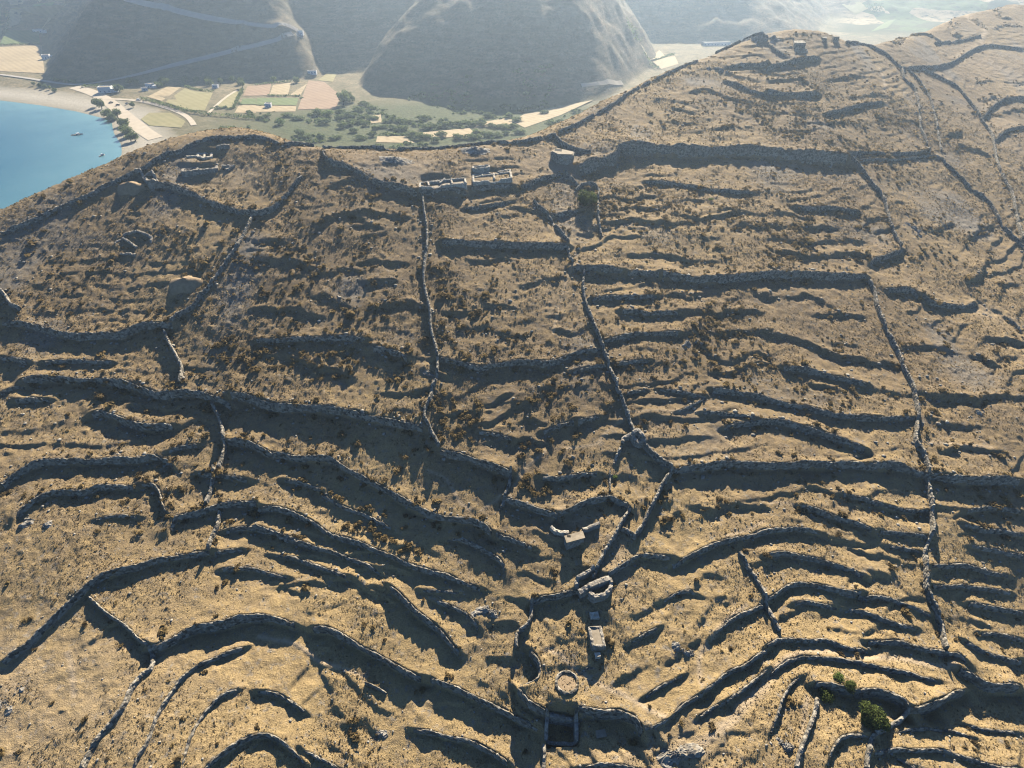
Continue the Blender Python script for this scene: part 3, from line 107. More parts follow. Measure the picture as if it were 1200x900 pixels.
-2000 -2000 -2000 -2000 -2000 -2000 -2000 -2000 -2000 -2000 -2000 -2000 -2000 -2000 -2000 -2000 -2000 -2000 -2000 -2000 -2000 -2000 -2000 -2000 -2000 -2000 -2000 -2000 -2000 -2000 -2000 -2000 -2000 -2000 -2000 -2000 -2000 -2000 -2000 -2000 -2000 -2000 -2000 -2000 -2000 -2000 -2000 -2000 -2000 -2000 -2000 -2000 -2000 -2000 -2000 -2000 -2000 -2000 -2000 -2000 -2000 -2000 -2000 -2000 -2000 -2000 -2000 -2000 -2000 -2000 -2000 -2000 -2000 -2000 -2000 -1991 -1941 -1824 -1651 -1428 -1197 -999 -823 -694 -624 -611 -622 -636 -649 -663 -677 -692 -707 -722 -737 -751
-2000 -2000 -2000 -2000 -2000 -2000 -2000 -2000 -2000 -2000 -2000 -2000 -2000 -2000 -2000 -2000 -2000 -2000 -2000 -2000 -2000 -2000 -2000 -2000 -2000 -2000 -2000 -2000 -2000 -2000 -2000 -2000 -2000 -2000 -2000 -2000 -2000 -2000 -2000 -2000 -2000 -2000 -2000 -2000 -2000 -2000 -2000 -2000 -2000 -2000 -2000 -2000 -2000 -2000 -2000 -2000 -2000 -2000 -2000 -2000 -2000 -2000 -2000 -2000 -2000 -2000 -2000 -2000 -2000 -2000 -2000 -2000 -2000 -2000 -2000 -2000 -1995 -1953 -1833 -1641 -1412 -1196 -1007 -841 -719 -641 -614 -618 -632 -646 -660 -674 -688 -703 -719 -732
-2000 -2000 -2000 -2000 -2000 -2000 -2000 -2000 -2000 -2000 -2000 -2000 -2000 -2000 -2000 -2000 -2000 -2000 -2000 -2000 -2000 -2000 -2000 -2000 -2000 -2000 -2000 -2000 -2000 -2000 -2000 -2000 -2000 -2000 -2000 -2000 -2000 -2000 -2000 -2000 -2000 -2000 -2000 -2000 -2000 -2000 -2000 -2000 -2000 -2000 -2000 -2000 -2000 -2000 -2000 -2000 -2000 -2000 -2000 -2000 -2000 -2000 -2000 -2000 -2000 -2000 -2000 -2000 -2000 -2000 -2000 -2000 -2000 -2000 -2000 -2000 -2000 -1999 -1962 -1836 -1628 -1400 -1200 -1020 -869 -750 -663 -620 -615 -629 -642 -656 -670 -685 -700 -713
-2000 -2000 -2000 -2000 -2000 -2000 -2000 -2000 -2000 -2000 -2000 -2000 -2000 -2000 -2000 -2000 -2000 -2000 -2000 -2000 -2000 -2000 -2000 -2000 -2000 -2000 -2000 -2000 -2000 -2000 -2000 -2000 -2000 -2000 -2000 -2000 -2000 -2000 -2000 -2000 -2000 -2000 -2000 -2000 -2000 -2000 -2000 -2000 -2000 -2000 -2000 -2000 -2000 -2000 -2000 -2000 -2000 -2000 -2000 -2000 -2000 -2000 -2000 -2000 -2000 -2000 -2000 -2000 -2000 -2000 -2000 -2000 -2000 -2000 -2000 -2000 -2000 -2000 -2000 -1962 -1829 -1615 -1397 -1208 -1037 -900 -786 -688 -626 -614 -625 -639 -653 -667 -682 -695
-2000 -2000 -2000 -2000 -2000 -2000 -2000 -2000 -2000 -2000 -2000 -2000 -2000 -2000 -2000 -2000 -2000 -2000 -2000 -2000 -2000 -2000 -2000 -2000 -2000 -2000 -2000 -2000 -2000 -2000 -2000 -2000 -2000 -2000 -2000 -2000 -2000 -2000 -2000 -2000 -2000 -2000 -2000 -2000 -2000 -2000 -2000 -2000 -2000 -2000 -2000 -2000 -2000 -2000 -2000 -2000 -2000 -2000 -2000 -2000 -2000 -2000 -2000 -2000 -2000 -2000 -2000 -2000 -2000 -2000 -2000 -2000 -2000 -2000 -2000 -2000 -2000 -2000 -2000 -2000 -1960 -1817 -1604 -1401 -1221 -1061 -936 -823 -718 -642 -617 -622 -635 -649 -663 -676
-2000 -2000 -2000 -2000 -2000 -2000 -2000 -2000 -2000 -2000 -2000 -2000 -2000 -2000 -2000 -2000 -2000 -2000 -2000 -2000 -2000 -2000 -2000 -2000 -2000 -2000 -2000 -2000 -2000 -2000 -2000 -2000 -2000 -2000 -2000 -2000 -2000 -2000 -2000 -2000 -2000 -2000 -2000 -2000 -2000 -2000 -2000 -2000 -2000 -2000 -2000 -2000 -2000 -2000 -2000 -2000 -2000 -2000 -2000 -2000 -2000 -2000 -2000 -2000 -2000 -2000 -2000 -2000 -2000 -2000 -2000 -2000 -2000 -2000 -2000 -2000 -2000 -2000 -2000 -2000 -2000 -1956 -1807 -1597 -1409 -1237 -1093 -974 -862 -752 -665 -622 -618 -632 -646 -658
-2000 -2000 -2000 -2000 -2000 -2000 -2000 -2000 -2000 -2000 -2000 -2000 -2000 -2000 -2000 -2000 -2000 -2000 -2000 -2000 -2000 -2000 -2000 -2000 -2000 -2000 -2000 -2000 -2000 -2000 -2000 -2000 -2000 -2000 -2000 -2000 -2000 -2000 -2000 -2000 -2000 -2000 -2000 -2000 -2000 -2000 -2000 -2000 -2000 -2000 -2000 -2000 -2000 -2000 -2000 -2000 -2000 -2000 -2000 -2000 -2000 -2000 -2000 -2000 -2000 -2000 -2000 -2000 -2000 -2000 -2000 -2000 -2000 -2000 -2000 -2000 -2000 -2000 -2000 -2000 -2000 -2000 -1953 -1776 -1576 -1398 -1234 -1109 -996 -884 -771 -673 -614 -617 -630 -642"""
ZNY, ZNX, ZX0, ZY0 = 81, 96, -280.0, 0.0

# ---------------------------------------------------------------- terrain functions
_rng = np.random.RandomState(7)
_LAT = _rng.rand(256, 256)
def vnoise(x, y, s, ox=0.0):
    """smooth value noise, wavelength s metres, in -1..1"""
    x = np.asarray(x, float) / s + 37.3 + ox; y = np.asarray(y, float) / s + 91.7 - ox * 1.7
    i = np.floor(x).astype(int); j = np.floor(y).astype(int)
    fx = x - i; fy = y - j
    fx = fx * fx * (3 - 2 * fx); fy = fy * fy * (3 - 2 * fy)
    i0 = i & 255; i1 = (i + 1) & 255; j0 = j & 255; j1 = (j + 1) & 255
    a = _LAT[j0, i0]; b = _LAT[j0, i1]; c = _LAT[j1, i0]; d = _LAT[j1, i1]
    return 2 * ((a * (1 - fx) + b * fx) * (1 - fy) + (c * (1 - fx) + d * fx) * fy) - 1
ZG = np.array([[int(v) for v in ln.split()] for ln in ZHEIGHTS.strip().split('\n')]) / 10.0
def base_z(x, y):
    """large form of the near hill: cubic B-spline over an 8 m survey grid"""
    x = np.clip((np.asarray(x, float) - ZX0) / 8.0, 1, ZNX - 2.001); y = np.clip((np.asarray(y, float) - ZY0) / 8.0, 1, ZNY - 2.001)
    i = x.astype(int); j = y.astype(int); fx = x - i; fy = y - j
    wx = [(1 - fx) ** 3 / 6, (3 * fx ** 3 - 6 * fx ** 2 + 4) / 6, (-3 * fx ** 3 + 3 * fx ** 2 + 3 * fx + 1) / 6, fx ** 3 / 6]
    wy = [(1 - fy) ** 3 / 6, (3 * fy ** 3 - 6 * fy ** 2 + 4) / 6, (-3 * fy ** 3 + 3 * fy ** 2 + 3 * fy + 1) / 6, fy ** 3 / 6]
    r = 0
    for b in range(4):
        for a in range(4):
            r = r + wy[b] * wx[a] * ZG[np.clip(j + b - 1, 0, ZNY - 1), np.clip(i + a - 1, 0, ZNX - 1)]
    return r
def line_side(x, y, pts):
    """signed distance to an open polyline, positive on its left; also arc position and distance past its ends"""
    best = np.full(np.shape(x), 1e18); sg = np.zeros(np.shape(x)); arc = np.zeros(np.shape(x)); over = np.zeros(np.shape(x))
    s0 = 0.0; n = len(pts) - 1
    for k in range(n):
        ax, ay = pts[k]; bx, by = pts[k + 1]
        dx, dy = bx - ax, by - ay; L = math.hypot(dx, dy) + 1e-9
        t = ((x - ax) * dx + (y - ay) * dy) / (L * L)
        tc = np.clip(t, 0, 1)
        d2 = (x - ax - tc * dx) ** 2 + (y - ay - tc * dy) ** 2
        m = d2 < best
        best = np.where(m, d2, best)
        sg = np.where(m, dx * (y - ay) - dy * (x - ax), sg)
        arc = np.where(m, s0 + tc * L, arc)
        if k == 0 or k == n - 1:
            o = np.where(t < 0, -t * L, 0) if k == 0 else 0
            if k == n - 1: o = np.maximum(o, np.where(t > 1, (t - 1) * L, 0))
            over = np.where(m, o, over)
        else:
            over = np.where(m, 0, over)
        s0 += L
    return np.sqrt(best) * np.where(sg >= 0, 1, -1), arc, over, s0
SEA_Z = -155.0
SHORE = [(-1400, 985), (-900, 800), (-700, 729), (-545, 693), (-495, 674), (-442, 648), (-389, 614), (-362, 568), (-338, 534), (-324, 508), (-316, 470), (-300, 400), (-262, 300), (-200, 200), (-190, 60), (-190, -200)]
def smin(a, b, k):
    h = np.clip(0.5 + 0.5 * (b - a) / k, 0, 1)
    return b * (1 - h) + a * h - k * h * (1 - h)
def fdist(x, y, ax, ay, bx, by):
    """distance to the left of the line a->b"""
    L = math.hypot(bx - ax, by - ay)
    return ((bx - ax) * (y - ay) - (by - ay) * (x - ax)) / L
def far_z(x, y):
    """valley floor, bay and the hills across the valley"""
    x = np.asarray(x, float); y = np.asarray(y, float)
    d, _, _, _ = line_side(x, y, SHORE)          # land lies to the left of the shoreline
    land = np.where(d > 0, np.minimum(d * 0.055, 4.0 + 0 * d), np.maximum(d * 0.12, -14.0))
    fl = SEA_Z + land + np.clip((y - 600) * 0.002, 0, 3)
    wob = vnoise(x, y, 120.0) * 18 + vnoise(x, y, 45.0) * 9 + vnoise(x, y, 17.0) * 3
    # hill at the left, above the beach road
    a = smin(fdist(x, y, -560, 775, -220, 775), 1.15 * fdist(x, y, -860, 1270, -545, 765), 30)
    a = smin(a, 1.5 * fdist(x, y, -228, 800, -205, 1150), 25)
    # hill across the valley in the centre
    b = smin(fdist(x, y, -175, 735, 0, 640), fdist(x, y, 0, 640, 90, 668), 40)
    b = smin(b, 1.7 * fdist(x, y, 92, 660, 196, 880), 25); b = smin(b, 1.7 * fdist(x, y, 196, 870, 225, 1150), 25)
    b = smin(b, 1.6 * fdist(x, y, -215, 1100, -172, 690), 25)
    g = np.maximum(fdist(x, y, -420, 815, 0, 800), 0) * np.clip((150 - np.abs(x + 205)) / 60, 0, 1)
    # far hazy hill at the right
    c = smin(fdist(x, y, 120, 1030, 470, 1010), fdist(x, y, 470, 1060, 740, 1560), 40)
    e = np.minimum(fdist(x, y, 480, 1330, 1500, 1120), 420)
    z = fl
    for hgt, sl in ((a, 0.66), (b, 0.68), (c, 0.56), (e, 0.2), (g, 0.6)):
        up = np.maximum(hgt + wob * np.clip(hgt / 60, 0, 1), 0)
        up = np.where((up > 190) & (sl > 0.4), 190 + (up - 190) * 0.3, up); up = np.minimum(up, 420)
        z = np.maximum(z, fl + sl * (np.sqrt(up * up + 64) - 8))
    ter = np.clip((z - fl) / 25, 0, 1)
    z = z + ter * (vnoise(x, y, 9.0) * 1.3 + vnoise(x, y, 5.5, 2.3) * 0.8 + np.abs(vnoise(x, y, 14.0, 8.3)) * 1.6 + np.abs(vnoise(x, y, 38.0, 9.3)) * 3.0 + vnoise(x, y, 22.0, 3.3) * 1.4 + vnoise(x, y, 60.0, 5.3) * 3.5)
    return z


# every wall and earth bank of the hill: kind | step | height above ground | label | course on the ground (x,y)
TRACES = """W|0|1.17|long dark ridge wall above the bay, from the left edge to the upper ruins|-172.8,190.4 -164.9,196.5 -157.2,204.1 -150.4,209.4 -148.0,213.1 -140.7,220.1 -137.7,222.6 -135.0,225.8 -131.0,232.4 -126.8,234.2 -124.7,237.6 -119.6,242.0 -111.8,243.8 -100.6,245.0 -95.3,243.9 -89.6,240.8 -83.9,244.0 -78.6,245.2
W|0|1.26|long straight ridge wall with green valley behind it, from pen to corner hut|-74.0,240.9 -67.1,243.5 -58.8,243.7 -55.6,244.3 -46.9,241.9 -37.6,247.4 -29.3,249.3 -21.0,253.4 -12.4,257.8 0.0,258.3 9.0,262.8 18.3,268.8
W|0|1.17|straight dark ridge wall climbing towards the summit ruins|20.3,271.5 27.3,278.3 35.7,287.5 47.0,301.8 58.2,317.4 68.3,328.7 78.5,338.1 89.6,350.0 98.9,357.1
W|0|1.35|short dark ridge wall on the skyline just before the summit|112.6,372.6 119.9,378.6 127.0,383.9 133.8,388.0 143.1,391.1
W|0.5|1.62|short wall running down-right from the ridge behind the corner hut|18.7,267.9 21.6,261.8 25.9,257.8 32.8,255.1
T|2|0.45|wall along the lower side of the ruins' yard, bending up at the right|-132.2,215.6 -126.5,216.7 -121.3,214.4 -115.7,212.4 -109.8,209.1 -102.1,206.0 -95.5,203.9 -90.1,203.4 -85.8,204.4 -83.7,208.1 -81.8,211.8 -81.2,214.5 -78.3,222.9
W|0|1.26|thin pale wall zigzagging downhill past the pointed earth mound|-91.3,202.1 -91.6,197.0 -92.6,188.2 -94.0,182.7 -95.7,177.3 -97.6,170.5 -99.3,167.2 -100.3,163.5 -103.2,160.8 -105.4,157.3
W|0|1.44|short wall at left edge with curled end, above the long bank wall|-161.7,167.1 -158.5,164.4 -155.7,161.3 -152.2,159.9
T|2.6|0.4|broad sagging wall from left edge towards the foot of the zigzag wall|-155.7,155.0 -152.1,155.2 -146.1,154.4 -141.1,153.2 -136.3,152.3 -130.4,151.8 -124.3,152.4 -119.3,152.9 -116.2,154.9 -113.4,156.3 -108.9,156.5 -105.0,156.6
W|0|1.35|short S-shaped wall dropping below the foot of the zigzag wall|-106.8,154.5 -104.2,150.8 -101.4,147.1 -98.4,143.5 -96.9,140.6 -96.0,136.1
T|2|0.15|stub wall at left edge beneath the broad sagging wall|-150.3,143.2 -146.5,142.7 -142.2,141.9
T|1.4|0.1|faint straight bank wall right of the left-edge stub|-137.6,142.1 -132.0,142.8 -126.1,143.4 -118.6,143.3
T|3.4|0.35|long upper-left wall above the wide black shadow, ending at a side wall|-140.2,135.7 -137.9,136.9 -131.5,137.3 -125.3,136.8 -119.3,137.0 -112.9,136.2 -108.4,135.3 -106.2,134.3 -100.2,132.7 -95.7,133.7 -90.2,133.6 -84.9,132.0 -80.4,130.7
T|1.6|0.15|tiny steep wall at the left edge beside the black shadow|-144.5,131.3 -142.2,133.7 -139.7,134.6
T|2|0.15|short flat wall just below the black shadow at far left|-139.6,129.4 -137.4,130.2 -131.2,130.6
T|3|0.2|boat-shaped short terrace wall isolated on the left slope|-117.4,126.2 -116.1,127.3 -111.5,126.1 -108.0,124.6 -103.4,123.2 -98.8,123.1 -94.3,123.5
W|0|1.35|pale side wall dropping from the long upper-left wall, first of the broken line|-85.8,131.2 -83.4,128.0 -81.4,124.8 -79.6,121.4 -78.5,118.0 -78.2,114.4 -78.3,111.7
T|3|0.3|arched wall rising from left edge below the boat-shaped terrace|-129.6,103.9 -128.1,107.0 -126.1,109.2 -123.2,111.0 -117.6,111.6 -111.2,112.0 -104.4,112.7 -99.6,113.0 -96.7,114.2 -91.9,113.2 -90.3,111.7
T|1.5|0.1|short low wall right of the arched left wall's end|-92.6,115.7 -89.6,117.1 -86.0,118.2
T|3|0.45|long pale-topped diagonal wall across the centre-left, straightest of the slope|-78.0,119.4 -73.9,119.4 -69.5,117.8 -65.7,116.1 -62.2,116.0 -58.0,115.0 -54.0,115.0 -49.3,114.8 -45.6,112.8 -40.7,110.5 -35.9,108.3 -29.9,105.0 -24.1,101.9 -19.6,100.0 -16.3,99.6 -11.9,99.1 -9.2,98.5 -7.0,97.2 -5.1,95.6
T|2.4|0.25|second arched wall, nested beneath the one rising from left edge|-122.0,95.8 -121.8,97.5 -120.1,100.2 -117.6,102.4 -113.8,103.2 -109.6,103.2 -106.7,104.9 -103.2,105.4 -97.9,105.5
T|1.8|0.2|hooked short wall right of the second arched wall|-96.3,106.4 -94.3,106.8 -91.4,104.9 -89.0,101.0 -87.1,98.8
B|0.8|0||-90.5,104.6 -87.2,106.0
T|1.3|0.15|small low wall under the middle of the nested arches at left|-103.2,96.2 -99.1,97.5 -94.1,97.7
T|2.4|0.25|curved wall crossing the second break of the broken side wall|-84.8,94.8 -84.8,97.6 -82.4,98.9 -79.5,99.6 -77.2,100.9 -75.3,101.6 -72.3,102.4 -67.0,102.6 -65.8,102.1
T|2|0.15|short stub wall at the first break of the broken side wall|-83.1,110.1 -79.0,110.0 -75.0,109.6 -70.3,108.9
W|0|1.26|middle piece of the broken side wall, shortest and shaded|-79.4,111.7 -79.0,108.5 -78.4,105.6 -78.4,101.8
W|0|1.35|rubbly pale lower piece of the broken side wall|-75.0,100.5 -74.1,96.7 -74.4,93.4 -74.1,90.1
T|1.6|0.15|thin wall running right from beside the rubbly side wall|-72.0,95.4 -68.7,96.4 -64.5,96.7 -64.6,96.9 -60.0,95.5 -55.0,94.1 -51.6,93.2
T|1.6|0.15|short dark wall right of the rubbly side wall's foot|-72.8,89.7 -70.0,90.4 -66.6,91.0
T|2.6|0.45|long smooth wall sweeping from bottom-left edge up to the rubbly side wall|-108.1,63.5 -107.0,65.4 -105.1,66.9 -103.8,69.8 -102.2,72.9 -100.1,76.4 -98.2,79.4 -96.8,81.4 -95.8,82.5 -92.1,84.0 -88.8,85.2 -86.4,86.7 -82.9,87.7 -78.3,88.8 -74.2,89.9
T|1.6|0.15|low wall heading right below the long sweeping wall's upper end|-69.7,85.9 -66.8,86.4 -61.8,86.4 -58.6,85.6 -54.5,85.0
T|1.6|0.7|straight wall descending right from sweeping wall to the fork at lower left|-97.3,78.1 -94.6,76.3 -90.7,73.9 -87.3,72.4 -84.8,70.9 -82.2,69.0 -79.4,67.8
T|4|0.35|tall wall arching right from the lower-left fork over a deep black gully|-78.9,67.2 -77.0,67.9 -75.0,69.6 -73.3,71.1 -71.0,72.4 -68.0,72.9 -64.9,73.6 -62.6,74.9 -58.5,75.5 -55.7,75.6 -52.7,74.9 -50.2,74.4
T|4|0.35|long straight continuation of the tall gully wall, middle section with gaps|-45.8,73.7 -42.4,73.7 -38.9,72.3 -35.3,70.8 -31.3,69.3 -26.7,67.3 -23.7,65.9 -20.3,64.7
T|3.6|0.35|last section of the tall gully wall, ending at the sunken basin|-18.2,64.5 -15.0,63.4 -11.2,61.9 -6.9,59.9 -3.2,58.4 0.0,57.0 2.7,55.5 5.3,54.3
W|0|1.17|wavy crumbling wall falling from the fork to the bottom edge at left|-79.1,67.3 -77.6,64.7 -77.3,63.4 -78.5,62.0 -79.4,58.2 -79.1,55.8 -79.9,53.8 -81.1,51.1 -81.8,49.2 -82.2,46.7 -82.1,44.7
T|1.6|0.2|narrow wall curving up from bottom edge under the tall arching wall|-73.1,45.1 -72.8,47.2 -72.1,50.2 -72.4,53.7 -71.6,57.8 -70.6,61.6 -69.2,63.9 -66.8,65.6 -63.8,67.4 -60.2,69.0
T|1.2|0.15|broken lesser curve inside the bottom-left gully, half rubble|-64.3,45.6 -64.4,48.8 -64.4,51.9 -63.8,54.7 -62.3,57.7 -60.8,59.3 -58.5,60.3
T|2.6|0.25|lowest arch of the bottom-left gully, cut by the picture's bottom|-60.2,45.4 -58.8,47.1 -56.8,49.1 -54.6,51.0 -52.1,52.2 -49.7,52.3 -46.9,51.2 -44.1,49.6 -42.1,48.3
B|1.2|0||-91.0,69.1 -89.7,70.7 -88.9,72.1
T|2.6|0.4|dark curving wall from the pen yard's corner down to the excavated rooms|-73.1,237.2 -70.3,231.4 -64.1,228.4 -58.0,225.1 -52.0,221.0 -47.1,219.3 -40.8,218.5 -35.1,215.9
B|1.8|0||-65.6,217.4 -61.3,219.8 -57.7,222.3
T|2|0.1|retaining wall beneath the left excavated rooms|-34.3,216.9 -25.3,218.7 -17.1,220.4
T|2.2|0.1|retaining wall beneath the right excavated rooms|-15.3,223.8 -8.1,225.1 0.0,227.6
W|0|1.44|very long pale vertical wall in the centre-left, below the excavated rooms|-32.8,215.5 -31.8,208.9 -30.0,199.4 -29.2,191.2 -29.2,182.5 -28.9,175.1 -27.3,168.1 -25.7,161.5 -24.9,155.1 -23.2,149.7 -22.2,145.2 -22.1,139.5 -22.8,136.2 -23.1,135.3 -23.4,131.3 -24.4,128.8 -24.4,125.6 -22.7,123.1 -21.0,120.0 -19.7,117.6
T|3.2|0.4|shadowed wall leading right from the foot of the long vertical wall|-19.6,116.9 -16.1,115.9 -12.6,115.3 -8.6,113.8 -4.5,112.3 -0.3,110.5
T|2.6|0.25|straight dark terrace wall between the vertical wall and the field wall|-24.2,193.1 -17.7,193.4 -11.1,193.7 -3.7,194.1 0.0,194.4 3.7,194.4 11.2,194.9 19.4,195.2
B|1.2|0||-13.7,185.9 -7.3,186.4 0.0,187.3
T|2|0.2|gently sagging wall right of the vertical wall's lower half|-21.6,145.4 -17.8,144.4 -12.6,143.0 -9.4,142.3 -6.3,143.4 -2.5,143.9 0.0,144.3 1.9,144.8 8.9,143.8
T|1.9|0.25|wall rising rightwards to meet the central field wall|8.9,143.8 12.7,144.7 16.7,146.7 21.3,148.8 26.9,149.9
B|1.2|0||-20.9,162.6 -14.8,162.0 -8.1,164.4 0.0,165.8
B|1.2|0||-14.5,156.2 -7.9,156.5 -2.6,155.0
B|1.6|0||-85.0,181.8 -79.4,182.2 -73.5,180.8 -66.2,179.6
B|2|0||-67.6,195.3 -63.6,201.3 -58.1,204.6 -52.3,200.8
B|1.3|0||-54.4,204.2 -45.5,204.9 -37.8,203.7
B|1.2|0||-54.8,197.1 -50.6,198.9 -46.7,197.2
B|1|0||-49.2,193.7 -45.6,194.4
B|1.4|0||-63.6,177.1 -56.1,177.7 -50.4,177.1
B|1.2|0||-51.0,181.2 -42.7,182.1 -36.3,182.0
B|1.9|0||-52.1,170.3 -49.7,172.5 -44.3,173.6 -38.1,173.4
B|1.3|0||-61.7,166.6 -57.7,166.7 -51.9,164.0
B|2.2|0||-43.7,163.8 -39.3,165.9 -33.9,165.7 -27.6,163.4
B|1.6|0||-80.3,162.2 -73.5,161.9 -66.8,161.6 -59.8,159.7
T|2|0.1|low scrubby bank wall left of the long vertical wall|-77.6,151.2 -69.9,151.6 -60.9,151.8 -52.0,152.3 -44.7,151.6
T|2.2|0.15|short pale-edged wall beside the lower half of the vertical wall|-42.1,148.9 -38.5,148.2 -34.5,146.8 -31.4,145.0
B|1.7|0||-76.8,147.5 -71.6,147.1 -66.1,145.4 -59.9,142.6 -53.4,141.3 -47.5,139.3
B|1.2|0||-86.7,188.5 -82.0,189.9 -76.0,189.4
T|3.6|0.2|wide dark bank wall in the centre-left ending at vertical wall's foot|-80.2,132.4 -76.6,132.6 -72.7,131.5 -67.5,129.9 -61.5,129.6 -56.0,129.3 -51.1,129.0 -45.5,127.8 -38.1,126.2 -30.8,124.6 -24.8,123.3
T|1.5|0.15|short straight wall right of the vertical wall's foot|-9.1,122.4 -4.7,121.7 0.0,120.2
W|0|1.17|little wall dropping from the shadowed wall's right end|-0.3,111.1 -0.8,107.7 -1.9,104.4 -2.7,102.3
T|1.6|0.15|short pale ledge wall under the start of the pale-topped diagonal|-60.4,109.3 -57.0,108.8 -52.8,107.7 -50.4,106.7
T|1.7|0.15|wall with fallen pale stones parallel below the pale-topped diagonal|-50.3,106.1 -46.6,103.9 -42.4,102.1 -38.4,100.8 -34.9,99.2 -30.9,97.6
T|2.2|0.2|long wavy wall, second below the pale-topped diagonal|-65.6,101.3 -61.4,101.5 -56.8,100.5 -52.7,99.0 -49.2,97.3 -46.7,95.7 -42.8,94.5 -38.4,93.6 -33.9,91.8 -29.5,90.4 -25.1,88.4 -20.8,87.2 -15.5,85.9 -13.9,85.2 -10.8,84.1 -7.7,83.1
T|1.7|0.15|long wavy wall, third below the pale-topped diagonal|-64.5,96.6 -60.5,95.5 -56.5,94.0 -52.1,93.1 -48.2,92.0 -44.4,91.3 -40.0,89.9 -35.6,88.5 -32.3,86.8
T|1.7|0.15|wavy wall, fourth below the pale-topped diagonal|-59.3,90.2 -54.6,89.9 -50.1,88.6 -45.3,87.2 -40.4,85.7
B|1.3|0||-25.2,93.7 -22.5,93.7 -19.9,91.4
T|1.6|0.15|curling wall below the right end of the pale-topped diagonal|-15.0,95.2 -11.8,94.4 -8.0,92.5 -4.7,90.6 -2.1,88.5 -1.8,86.6
T|1.9|0.15|short wall left of the flat-roofed hut|-4.0,95.1 -1.6,94.5 0.0,93.9 2.6,92.7 5.0,91.6
B|1.2|0||-56.3,84.2 -53.1,83.1 -50.3,81.8 -46.7,81.0
T|3.4|0.2|steep wedge-shaped wall pointing down-right in the lower centre-left|-29.4,83.5 -27.5,82.1 -24.8,80.0 -22.6,78.2 -19.9,76.4 -17.3,74.6 -14.6,71.9 -12.1,69.5
B|1.7|0||-44.9,85.3 -39.8,85.3 -35.0,83.7 -32.8,82.8 -29.6,81.5
T|1.6|0.1|tiny white-topped wall above the wedge's right side|-21.5,82.9 -17.4,82.6 -12.8,82.4
T|2.2|0.15|stony wall between the wedge and the gully's rubble|-18.0,80.6 -15.2,79.6 -12.1,78.4 -10.0,77.0 -7.9,74.6
B|2.2|0||-42.1,65.7 -40.6,62.7 -39.1,59.6 -37.0,57.7 -35.9,56.6
B|1.7|0||-37.8,64.7 -35.6,62.3 -33.5,60.8 -30.5,59.0 -27.6,57.9
W|0|0.72|fallen pale wall fragment lying in the black gully|-32.6,63.6 -30.1,62.9 -27.7,61.8
B|1.2|0||-25.2,60.1 -22.3,59.1 -20.3,58.3
B|0.9|0||-58.0,71.8 -55.0,71.3 -50.7,70.9 -46.6,69.0 -42.9,67.0 -37.1,65.7 -31.3,64.0
T|2.1|0.2|small arch wall inside the gully at bottom, upper one|-54.5,60.4 -52.0,60.4 -49.2,59.8 -46.7,58.6 -44.3,57.4
B|1.4|0||-36.3,55.9 -33.1,55.4 -29.8,54.4
B|1.4|0||-42.1,52.7 -39.9,52.6 -37.1,51.3 -34.0,50.3
T|1.6|0.15|short wall at the bottom edge right of the lowest arch|-42.7,50.3 -40.1,49.4 -37.4,48.5 -34.7,47.6
T|3|0.15|low pale wall along the bottom, left of the sunken basin|-21.0,55.0 -18.0,54.6 -13.4,53.5 -8.9,52.6 -4.4,50.7 -0.9,48.6
T|5.4|0.5|great straight wall beneath the summit slope, tallest of the upper hill|27.4,243.9 35.0,250.6 42.6,255.2 46.1,262.3 54.6,264.6 64.1,265.7 73.5,266.4 82.8,266.7 92.6,268.5 102.4,269.8 112.1,270.5 121.4,269.7 131.5,271.0 142.0,272.7 150.7,274.4
T|1.8|0.25|short straight wall extending the great wall rightwards, first piece|154.1,278.9 163.8,282.3 174.1,285.3
T|1.8|0.25|short straight wall extending the great wall, last piece by the strip|178.6,287.1 190.8,291.9 201.3,297.3
T|1.3|0.15|thin kinked wall just under the great wall's right extension|157.2,275.8 168.2,279.8 178.2,283.1 189.3,288.2 201.3,294.6 208.0,295.2
T|2|0.2|short wall below the corner hut|3.3,227.4 9.2,232.8 15.2,236.9 20.4,238.6
W|0.5|1.08|stub wall right of the path below the corner hut|21.3,240.1 24.4,235.5 26.3,232.2
T|1.6|0.15|slanting thin wall under the great wall, running right|54.3,241.3 62.1,240.8 68.9,240.3 75.7,239.0 82.6,238.4 91.3,238.3 97.5,238.6
W|0|1.26|curved wall around the dark green tree on the upper slope|24.8,229.2 27.2,232.9 30.3,234.4 33.2,233.8 34.0,230.6 33.2,225.6 32.2,214.7 32.2,205.9 32.2,203.4
T|1.8|0.3|curved retaining wall low on the summit's left side|109.4,334.2 114.1,331.0 118.9,324.5 126.4,320.6
T|2.4|0.3|broad dark wall halfway up the summit, left side|113.8,351.0 121.7,353.3 134.6,351.4
B|1.5|0||112.8,343.3 120.5,338.8 129.9,333.2
B|1.2|0||123.8,361.3 130.0,363.2 134.9,360.3
B|1.5|0||88.5,321.7 95.6,324.8 101.4,322.3 108.8,317.5 116.6,314.8
B|1.2|0||78.3,311.8 85.4,310.9 89.7,306.4
B|1|0||70.9,311.7 76.3,312.3
B|1.2|0||75.7,303.2 81.7,302.2 86.3,299.9
B|1|0||38.9,280.2 41.7,279.0 45.9,282.5
B|0.8|0||64.4,289.0 72.5,290.3 80.3,289.7
B|1|0||91.5,286.3 100.1,289.2 109.8,288.5
T|1.6|0.25|short slanting wall at the upper left of the summit|140.8,374.4 143.4,367.1 147.0,359.2
T|2.4|0.35|dark wall right under the summit stone ring|134.2,350.2 141.6,352.3 150.7,356.3 159.0,360.8 166.0,363.8
B|1|0||132.8,343.6 140.6,343.8 149.0,345.7
B|1.6|0||130.5,335.3 140.1,338.5 148.4,339.9 152.2,333.9
